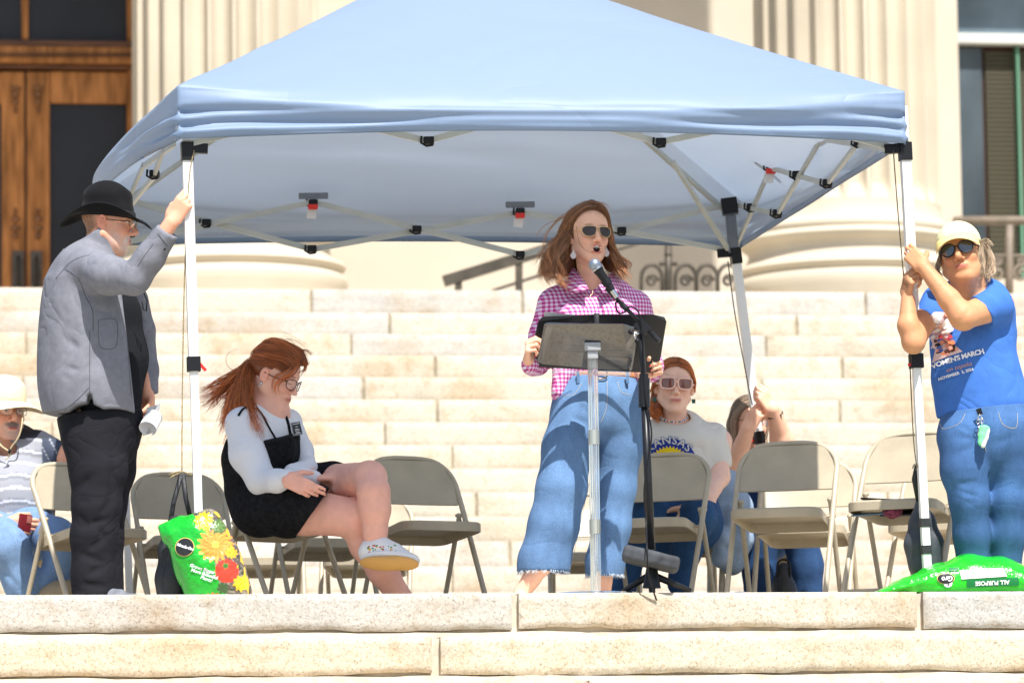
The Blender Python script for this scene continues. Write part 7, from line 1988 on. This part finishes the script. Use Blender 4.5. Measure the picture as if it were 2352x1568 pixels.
# ================================================================== seated man at the left edge
def make_left():
    D = 22.75
    J = lambda x,y,d=D: P(x,y,d)
    t = thing("person", "seated man in a cream sun hat and striped polo, cut by the left edge", "person", (J(20,1300).x, D, 0))
    fr = Frame(J(12,945,22.7), yaw=28, pitch=-3, roll=0, sc=1.12)
    f = Field(); head(f, fr, fat=.012, nose=1.2)
    f.cone(fr.p(0,-.03,-.05), J(16,1040,22.8), .065, .085, .04)
    f.chain([J(100,1030,22.75), J(150,1052,22.75), J(215,1075,22.8)], [.052,.05,.04], .03)
    wr = J(10,1206,22.25); f.chain([J(-70,1050,22.75), J(-80,1150,22.6), wr], [.055,.048,.033], .03)
    hand(f, wr, (1,-.1,-.06), (.1,.9,-.2), (.0,0,1), curls=[(30,45,30),(34,48,32),(38,50,34),(42,52,34)], sc=1.1, thumb=(.5,.8,.2))
    def colf(V):
        c, mx, Q = face_paint(V, fr, SK['ruddy'], lin(185,100,92), lin(90,80,72), blush=.4, beard=(lin(190,180,172), .55), eyes='open')
        mx(ellm(Q,(0,.10,-.0585),(.036,.04,.0105),.3)*.9, lin(125,115,108)); mx(ellm(Q,(0,.10,-.073),(.022,.04,.004),.3), lin(170,95,90)); return c
    fobj("body", f, .0095, M_skin, t, [(np.array(tuple(fr.O))-.18, np.array(tuple(fr.O))+.18, .004), (*box_of([wr, J(55,1210,22.2)],.06), .0038)], colfn=colf)
    m = mat("striped_polo", (0.30,0.31,0.345), .85, bump2=.006, b2scale=16, col=True)
    s = Field(); s.chain([J(85,1025,22.78), J(128,1045,22.76)], [.078,.070], .04); s.cut(J(136,1046,22.76), (1,0,-.25), 0, inside=(J(156,1050,22.76), .085))
    s.echain([J(15,1015,22.85), J(15,1070,22.8), J(20,1140,22.75), J(25,1205,22.75)], [(.15,.10),(.205,.15),(.215,.19),(.21,.19)], (1,0,0), .05)
    s.chain([J(-60,1030,22.78), J(-80,1080,22.7)], [.08,.08], .03)
    s.noise(.003,14,4); s.ell(fr.p(0,.02,-.165),(.06,.07,.045),None,.01,'s')
    def pc(V):
        c = np.ones((len(V),3)); X, Z = V[:,0], V[:,2]; arm = X > J(100,1040,22.75).x
        z = Z+.006*np.sin(X*30)
        w = (np.abs(((z/.062)%1)-.5) < .085); d2 = (np.abs(((z/.124)%1)-.2)<.13)
        c[d2] *= .72; c[w] = 2.0; c[arm] = np.array([.16,.20,.28]); 
        wa = arm & (np.abs((((X+.5*Z)/.055)%1)-.5)<.05); c[wa] = 1.1
        hi = Z > J(0,1010,22.75).z; c[hi & (X > J(35,1000).x)] = np.array([.12,.13,.16]); return c
    fobj("polo", s, .0085, m, t, colfn=pc)
    g = Field(); g.econe(J(20,1190,22.75), J(25,1225,22.75), (.215,.19),(.20,.18),(1,0,0), .04)
    g.echain([J(70,1215,22.6), J(125,1240,22.3), J(150,1255,22.2)], [(.105,.10),(.10,.095),(.09,.09)], (0,0,1), .04)
    g.chain([J(150,1255,22.2), J(135,1310,22.2), J(105,1345,22.15)], [.088,.075,.066], .03)
    g.echain([J(-30,1225,22.6), J(0,1245,22.2), J(15,1258,22.1)], [(.11,.11),(.11,.105),(.10,.10)], (0,0,1), .04)
    g.chain([J(15,1258,22.1), J(50,1330,22.12), J(75,1420,22.15)], [.098,.085,.075], .03)
    for a,b in (((20,1230),(90,1240)),((30,1270),(60,1330)),((80,1200),(140,1230)),((110,1290),(160,1300)),((0,1300),(50,1350)),((90,1330),(130,1320))): g.fold([J(*a,22.05),J(*b,22.05)],.018,.010)
    g.noise(.003,16,5); fobj("jeans", g, .0085, denim("light_wash_denim",(0.17,0.27,0.44)), t)
    k = Field(); k.echain([J(112,1362,22.1), J(135,1360,22.05), J(160,1350,22.0)], [(.04,.055),(.05,.055),(.04,.05)], (.5,0,-1), .03); k.noise(.001,20,1)
    sh = fobj("shoe", k, .006, mat("tan_shoe",lin(150,135,110),.7,bump=.004,bscale=50), t)
    # sun hat
    M_s = mat("cream_cloth", lin(226,212,178), .9, bump2=.003, b2scale=30)
    h = Field(); fr.e(h, (0,-.018,.060), (.094,.108,.095), .01); fr.e(h,(0,-.018,.10),(.082,.09,.05),.03); h.cut(fr.p(0,0,.030), -fr.U, .003); hat = fobj("sun_hat", h, .0055, M_s, t)
    mb = MB(); V = []; F = []; n = 60; nr = 8
    for s_ in (0,1):
        for j in range(nr+1):
            for i in range(n):
                th = 2*math.pi*i/n; k_ = j/nr; c_, s2 = math.cos(th), math.sin(th); rx = .092+.078*k_; ry = .106+.076*k_
                V.append(fr.p(rx*s2, ry*c_-.018, .042-.036*k_**1.4 + .010*math.sin(th*3+1)*k_ - .003*s_))
    for s_ in (0,1):
        o = s_*(nr+1)*n
        for j in range(nr):
            for i in range(n):
                a = o+j*n+i; b = o+j*n+(i+1)%n; F.append((a,b,b+n,a+n) if s_ else (a,a+n,b+n,b))
    for i in range(n): F.append((nr*n+i, (nr+1)*n+nr*n+i, (nr+1)*n+nr*n+(i+1)%n, nr*n+(i+1)%n))
    mb.add(V, F); mb.build("brim", M_s, hat, True)
    glasses(t, fr, [(-.026,.010),(-.012,.015),(.012,.015),(.027,.010),(.025,-.012),(.010,-.018),(-.010,-.018),(-.024,-.010)], .033, mat("bronze_frame",(0.12,.07,.04),.3,metal=.5), mat("clear_lens_d",(0.9,0.93,0.93),.05,alpha=.2,spec=1.0), .0016, f0=.110, u0=-.002, wrap=.4)
    mb = MB(); mb.tube(smooth_path([fr.p(.080,.0,.03), J(52,960,22.58), J(44,1000,22.56), J(24,1030,22.58), J(20,1050,22.58)],6), .0035, 6); mb.tube(smooth_path([fr.p(-.06,.03,-.08), J(0,1020,22.58), J(24,1040,22.57), J(12,1055,22.57)],6), .0035, 6); mb.build("chin_cord", mat("tan_cord",lin(205,190,150),.8), t, True)
    mb = MB(); mb.ball(J(22,1036,22.56), (.008,.008,.014), 8); mb.build("cord_toggle", M_black, t, True)
    p = thing("phone", "dark red cased phone in the hand of the man in the sun hat", "phone", J(58,1202,22.15))
    mb = MB(); c = J(57,1202,22.12); mb.M = Matrix.Translation(c) @ Matrix.Rotation(math.radians(8),4,'Y') @ Matrix.Rotation(math.radians(35),4,'Z'); mb.box((-.034,-.006,-.036),(.034,.006,.044),.005); mb.build("phone_case", mat("maroon_case",(0.16,.012,.02),.35), p, True, auto=.6)
    mb = MB(); mb.M = Matrix.Translation(c) @ Matrix.Rotation(math.radians(8),4,'Y') @ Matrix.Rotation(math.radians(35),4,'Z'); mb.box((.004,-.009,.004),(.030,-.006,.040),.003); mb.build("camera_bump", mat("camera_bump",(0.35,.12,.10),.3), p, True, auto=.6)
make_left()

# ================================================================== weight bags, soil bags, folder
def rope(name, pts, r, m, label, cat):
    mb = MB(); mb.tube(smooth_path(pts, 8), r, 5); return tag(mb.build(name, m, None, True), label, cat)
M_rope = mat("tan_rope", (0.30,0.23,0.12), .9, speck=(160,.5)); M_rope2 = mat("dark_rope", (0.10,0.085,0.055), .9, speck=(160,.6))
rope("rope", [P(446,345,19.50), P(434,420,19.50), P(424,640,19.53), P(419,900,19.55), P(418,1084,19.55)], .0028, M_rope, "thin tan rope hanging down beside the left front tent pole", "rope")
mb = MB(); mb.tube(smooth_path([P(388,1090,19.55),P(398,1086,19.54),P(418,1082,19.54),P(440,1090,19.54),P(458,1094,19.55)],6), .003, 5); mb.tube(smooth_path([P(418,1082,19.54),P(392,1096,19.54),P(400,1090,19.54)],6), .003, 5)
tag(mb.build("rope_knot", M_rope, None, True), "frayed tan rope knot at the top of the left black weight bag", "rope")
rope("rope", [P(2052,345,19.98), P(2062,480,20.0), P(2076,640,20.0), P(2088,800,20.0), P(2098,1000,20.0), P(2106,1072,20.0)], .0028, M_rope2, "dark flecked rope running down behind the right front tent pole", "rope")
rope("rope", [P(1672,600,22.7), P(1688,720,22.72), P(1712,850,22.72), P(1728,930,22.7)], .003, M_rope2, "thin dark rope slanting beside the rear tent pole", "rope")
M_bag = mat("weight_bag_vinyl", (0.020,0.021,0.024), .55, var=.4, vscale=14, bump=.0012, bscale=120, bump2=.008, b2scale=12)
w = thing("weight_bag", "black weight bag slung from the left tent pole, partly behind the green soil bag", "weight bag", P(405,1380,19.6))
fd = Field(); J = lambda x,y,d=19.62: P(x,y,d)
fd.echain([J(402,1200), J(398,1260), J(400,1330), J(402,1420)], [(.030,.035),(.055,.05),(.070,.06),(.075,.065)], (1,0,0), .04)
fd.fold([J(385,1220,19.57),J(372,1370,19.57)],.012,.012); fd.fold([J(420,1210,19.57),J(430,1370,19.57)],.012,.012); fd.noise(.005,18,3); fd.cut((0,0,.0),(0,0,-1)); fobj("bag_body", fd, .006, M_bag, w)
for (x1,y1,x0,y0) in ((416,1090,388,1215),(420,1090,440,1200)):
    mb = MB(); mb.tube([J(x1,y1), J((x0+x1)/2-3,(y0+y1)/2), J(x0,y0)], .010, 6, flat=.35); mb.build("strap", M_bag, w, True)
w = thing("weight_bag", "dark grey weight bag hanging behind the foot of the right tent pole", "weight bag", P(2125,1280,20.12))
J = lambda x,y,d=20.14: P(x,y,d); fd = Field()
fd.echain([J(2112,1150), J(2118,1200), J(2124,1245), J(2126,1300)], [(.012,.02),(.050,.04),(.078,.055),(.072,.055)], (1,0,0), .03)
for a,b in (((2112,1150),(2098,1260)),((2116,1150),(2122,1290)),((2120,1155),(2150,1250))): fd.fold([J(*a,20.08),J(*b,20.08)],.010,.012)
fd.noise(.004,20,6); fobj("bag_body", fd, .006, mat("grey_vinyl",(0.05,0.055,0.068),.5,var=.25,vscale=12,bump2=.008,b2scale=12), w)
mb = MB(); mb.tube([J(2104,1068,20.05), J(2101,1100,20.06), J(2108,1150,20.1)], [.006,.013,.008], 8, flat=.4); mb.tube([J(2106,1068,20.05),J(2114,1110,20.08),J(2114,1152,20.1)],[.006,.010,.008],8,flat=.4); mb.build("strap", M_bag, w, True)
mb = MB(); mb.tube(smooth_path([J(2096,1075,20.0),J(2100,1066,20.0),J(2107,1068,20.0),J(2104,1080,20.0)],6), .003, 5); tag(mb.build("rope_knot", M_rope2, None, True), "dark rope knot above the grey weight bag at the right pole", "rope")
for y in (1200, 1262):
    q = legpt("FR", y); up = (legpt("FR",500)-legpt("FR",700)).normalized(); mb = MB(); mb.bar(q+up*.018, q-up*.018, .040,.040,(1,.17,0)); mb.build("hook_strap", M_bag, w)
# soil bags
def soil_mat(name):
    m = mat(name, (1,1,1), .22, spec=.6, col=True, coat=.5, bump2=.010, b2scale=22, bump=.003, bscale=70); return m
M_soil = soil_mat("glossy_printed_plastic")
GREEN = lin(20,170,40)
def plane_frame(o, ex, ey): 
    ex = Vector(ex).normalized(); ey = (Vector(ey)-ex*Vector(ey).dot(ex)).normalized(); return o, ex, ey
sb = thing("soil_bag", "green flower printed potting soil bag propped upright at the left tent pole", "soil bag", P(500,1380,19.5))
J = lambda x,y,d=19.50: P(x,y,d)
cen = J(478,1295); ay = (J(430,1205)-J(512,1400)).normalized(); axx = Vector((-ay.z*-1, 0, -ay.x)); axx = Vector((ay.z,0,-ay.x)).normalized()
R = np.array([list(axx), [0,1,0], list(ay)]).T
fd = Field(); fd.rbox(cen, (.118,.050,.205), R, .045, 0); fd.ell(cen, (.13,.085,.20), R, .05)
fd.rbox(J(398,1215,19.50), (.05,.010,.035), R, .008, .03)
for i in range(14):
    rr = random.Random(i); a = cen+axx*rr.uniform(-.10,.10)+ay*rr.uniform(-.19,.19)+Vector((0,-.085,0)); b = a+axx*rr.uniform(-.05,.05)+ay*rr.uniform(-.05,.05); fd.fold([a,b],.010,.007)
fd.noise(.004,26,3); fd.cut((0,0,.0),(0,0,-1))
def soilcol(V):
    A = np.array(tuple(cen)); x = (V-A)@np.array(tuple(axx)); y = (V-A)@np.array(tuple(ay)); c = np.tile(np.array(GREEN), (len(V),1))
    n = noise3(V, 60, 3); n2 = noise3(V, 150, 5)
    c *= (1+.12*n)[:,None]
    ph = x > .035 + .02*np.sin(y*18)
    c[ph] = np.array(lin(95,85,75)); c[ph & (n2>.2)] = lin(140,130,110); c[ph & (n2<-.3)] = lin(60,70,45)
    def disc(cx,cy,r,col,pet=0,inner=None):
        d = np.hypot(x-cx,y-cy); a = np.arctan2(y-cy,x-cx); rr = r*(1+.16*np.sin(a*pet)) if pet else r
        m = d < rr; c[m] = np.array(col)*(1+.25*np.sin(a[m]*pet*1.0+d[m]*90))[:,None] if pet else np.array(col)
        if inner: c[d<inner[0]] = inner[1]
    disc(.055,.165,.036,lin(240,215,30),12); disc(.085,.075,.012,lin(230,190,40)); disc(.060,.055,.066,lin(250,150,60),16,(.016,lin(240,190,80)))
    disc(.062,-.062,.048,lin(225,60,35)); disc(.065,-.040,.012,lin(70,130,50),5); disc(.095,-.13,.03,lin(240,190,30),9); disc(.10,.12,.03,lin(90,120,60),7)
    disc(-.035,-.155,.034,lin(235,110,30),11,(.010,lin(90,60,30))); disc(-.065,-.125,.012,lin(245,200,30),7); disc(.02,-.12,.022,lin(60,90,45),7); disc(.108,.0,.022,lin(250,175,40),9)
    c[(x>.105)&(n>.1)] = lin(245,190,50)
    return c.astype(np.float32)
so_ = fobj("bag_body", fd, .0048, M_soil, sb, colfn=soilcol); bv = bvh_of([so_])
emb = mat("emblem_black",(0.015,.015,.015),.3,coat=.4); gold = mat("emblem_gold",lin(215,190,110),.4); wht = mat("print_white",(.85,.85,.85),.4)
o_ = cen - axx*.058 + ay*.095
for rr_, m_, lf in ((.0405,gold,.003),(.037,emb,.0042)):
    V, F = shape2d([(rr_*math.cos(6.283*i/28), rr_*.95*math.sin(6.283*i/28)) for i in range(28)]); V, F = subdiv2d(V,F,.02); decal("round_emblem", (V,F), o_, axx, ay, m_, bv, so_, lf)
tdir = (axx*.75-ay*.66)
decal("lettering", text_mesh("Miracle-Gro", .0165, .0006, .15, None, .9), o_-ay*.005, tdir, axx*.66+ay*.75, wht, bv, so_, .006)
for k, tx in enumerate(("Grows Bigger","More Beautiful","Plants!")):
    decal("lettering", text_mesh(tx, .0190, .0005, .1), cen - axx*(.030+.0) - ay*(.020+.022*k) , tdir, axx*.66+ay*.75, wht, bv, so_, .0035)
sb = thing("soil_bag", "glossy green potting soil bag lying flat on the landing at the right tent pole", "soil bag", P(2250,1370,19.98))
J = lambda x,y,d=19.95: P(x,y,d)
fd = Field()
fd.echain([J(2110,1350,19.95), J(2160,1342,19.97), J(2225,1333,19.99), J(2300,1336,19.99), J(2390,1345,19.99)], [(.05,.17),(.082,.19),(.102,.20),(.096,.20),(.05,.19)], (0,0,1), .03)
fd.echain([J(2020,1362,19.88), J(2080,1345,19.90), J(2130,1335,19.92)], [(.012,.16),(.025,.17),(.05,.18)], (0,0,1), .03)
for a,b,w_,d in (((2090,1340),(2150,1325),.012,.012),((2100,1355),(2180,1345),.010,.008),((2115,1325),(2180,1300),.012,-.010),((2110,1350),(2160,1360),.008,.010),((2060,1350),(2110,1352),.008,.008),((2150,1310),(2200,1300),.010,.006),((2270,1350),(2330,1345),.010,.005)): fd.fold([J(*a,19.77),J(*b,19.77)], w_*2, d)
fd.noise(.004,28,7); fd.cut((0,0,.0),(0,0,-1)); fd.cut(P(2240,1400,19.79),(0,-1,0),.04)
def sc2(V):
    c = np.tile(np.array(lin(30,200,30)), (len(V),1)); n = noise3(V,40,2); return (c*(1+.10*n)[:,None]).astype(np.float32)
so_ = fobj("bag_body", fd, .0052, M_soil, sb, colfn=sc2); bv = bvh_of([so_])
ux = Vector((-1,0,-.05)); uy = Vector((.03,.10,-1))   # printing seen upside down
def lay(pts, x, y, m_, lift, k=.25): 
    V, F = shape2d(pts); V, F = subdiv2d(V,F,.02); decal("printed_panel", (V,F), J(x,y,19.70), Vector((1,0,.03)), Vector((0,k,1)), m_, bv, so_, lift)
dkg = mat("dark_green_print", lin(10,120,60), .35, coat=.4)
lay([(-.108,-.015),(.108,-.015),(.108,.017),(-.108,.017)], 2286, 1334, dkg, .003, 0)
decal("lettering", text_mesh("ALL PURPOSE", .0235, .0008), J(2284,1330,19.70), Vector((-1,0,-.03)), Vector((0,0,-1)), wht, bv, so_, .005)
for rr_, m_, lf in ((.037,gold,.003),(.034,emb,.0042)): lay([(rr_*math.cos(6.283*i/24), rr_*.62*math.sin(6.283*i/24)) for i in range(24)], 2176, 1312, m_, lf)
decal("lettering", text_mesh("Gro", .028, .001, .1), J(2178,1308,19.70), Vector((-1,0,-.1)), Vector((.1,-.25,-1)), wht, bv, so_, .006)
lay([(.018*math.cos(6.283*i/20), .016*math.sin(6.283*i/20)) for i in range(20)], 2182, 1336, wht, .003, 0)
decal("lettering", text_mesh("1", .022, .001), J(2182,1332,19.70), Vector((-1,0,-.1)), Vector((.1,0,-1)), emb, bv, so_, .005)
lay([(-.09,-.016),(.10,-.012),(.085,.026),(-.095,.022)], 2262, 1302, wht, .003)
for i in range(6): lay([(-.032,-.0012),(.03,-.0012),(.03,.0012),(-.032,.0012)], 2240 if i%2 else 2286, 1294+ (i//2)*6, dkg, .0055)
lay([(-.02,-.009),(.02,-.008),(.02,.009),(-.02,.009)], 2195, 1288, dkg, .003)

# open folder and small things on the right hand chair
fo = thing("folder", "open black folder lying on the seat of the sunlit front chair", "folder", chair_pt(12,(0,.05,.45)))
def Jf(x,y,d): return P(x,y,d)
mb = MB(); V = [Jf(1976,1145,20.72),Jf(2085,1150,20.62),Jf(2120,1168,20.78),Jf(2020,1172,20.95)]; n_ = Vector((0,-.002,.006)); mb.add(V+[v+n_ for v in V], [(3,2,1,0),(4,5,6,7),(0,1,5,4),(1,2,6,5),(2,3,7,6),(3,0,4,7)]); mb.build("cover", M_black, fo)
mb = MB(); V = [Jf(2020,1186,20.80),Jf(2118,1184,20.68),Jf(2122,1170,20.9),Jf(2030,1172,21.0)]; mb.add(V+[v+n_ for v in V], [(3,2,1,0),(4,5,6,7),(0,1,5,4),(1,2,6,5),(2,3,7,6),(3,0,4,7)]); mb.build("back_cover", mat("vinyl_sheen",(.03,.03,.04),.2), fo)
fd = Field(); fd.ell(Jf(2052,1176,20.68),(.032,.03,.022),None,.01); fd.noise(.010,70,2)
cl = thing("bandana", "small crumpled maroon and white cloth by the open folder", "cloth", Jf(2052,1180,20.68)); fobj("cloth", fd, .0035, mat("maroon_print",(0.22,.04,.08),.9,speck=(60,.8)), cl)
mb = MB(); V = [Jf(1955,1186,20.78),Jf(2030,1181,20.72),Jf(2030,1178,20.85),Jf(1968,1180,20.9)]; mb.add(V+[v+n_ for v in V], [(3,2,1,0),(4,5,6,7),(0,1,5,4),(1,2,6,5),(2,3,7,6),(3,0,4,7)])
le = thing("leaflet", "blue leaflet on the chair seat left of the folder", "leaflet", Jf(1990,1184,20.8)); mb.build("leaflet_sheet", mat("blue_leaflet",(0.08,.18,.32),.4), le)
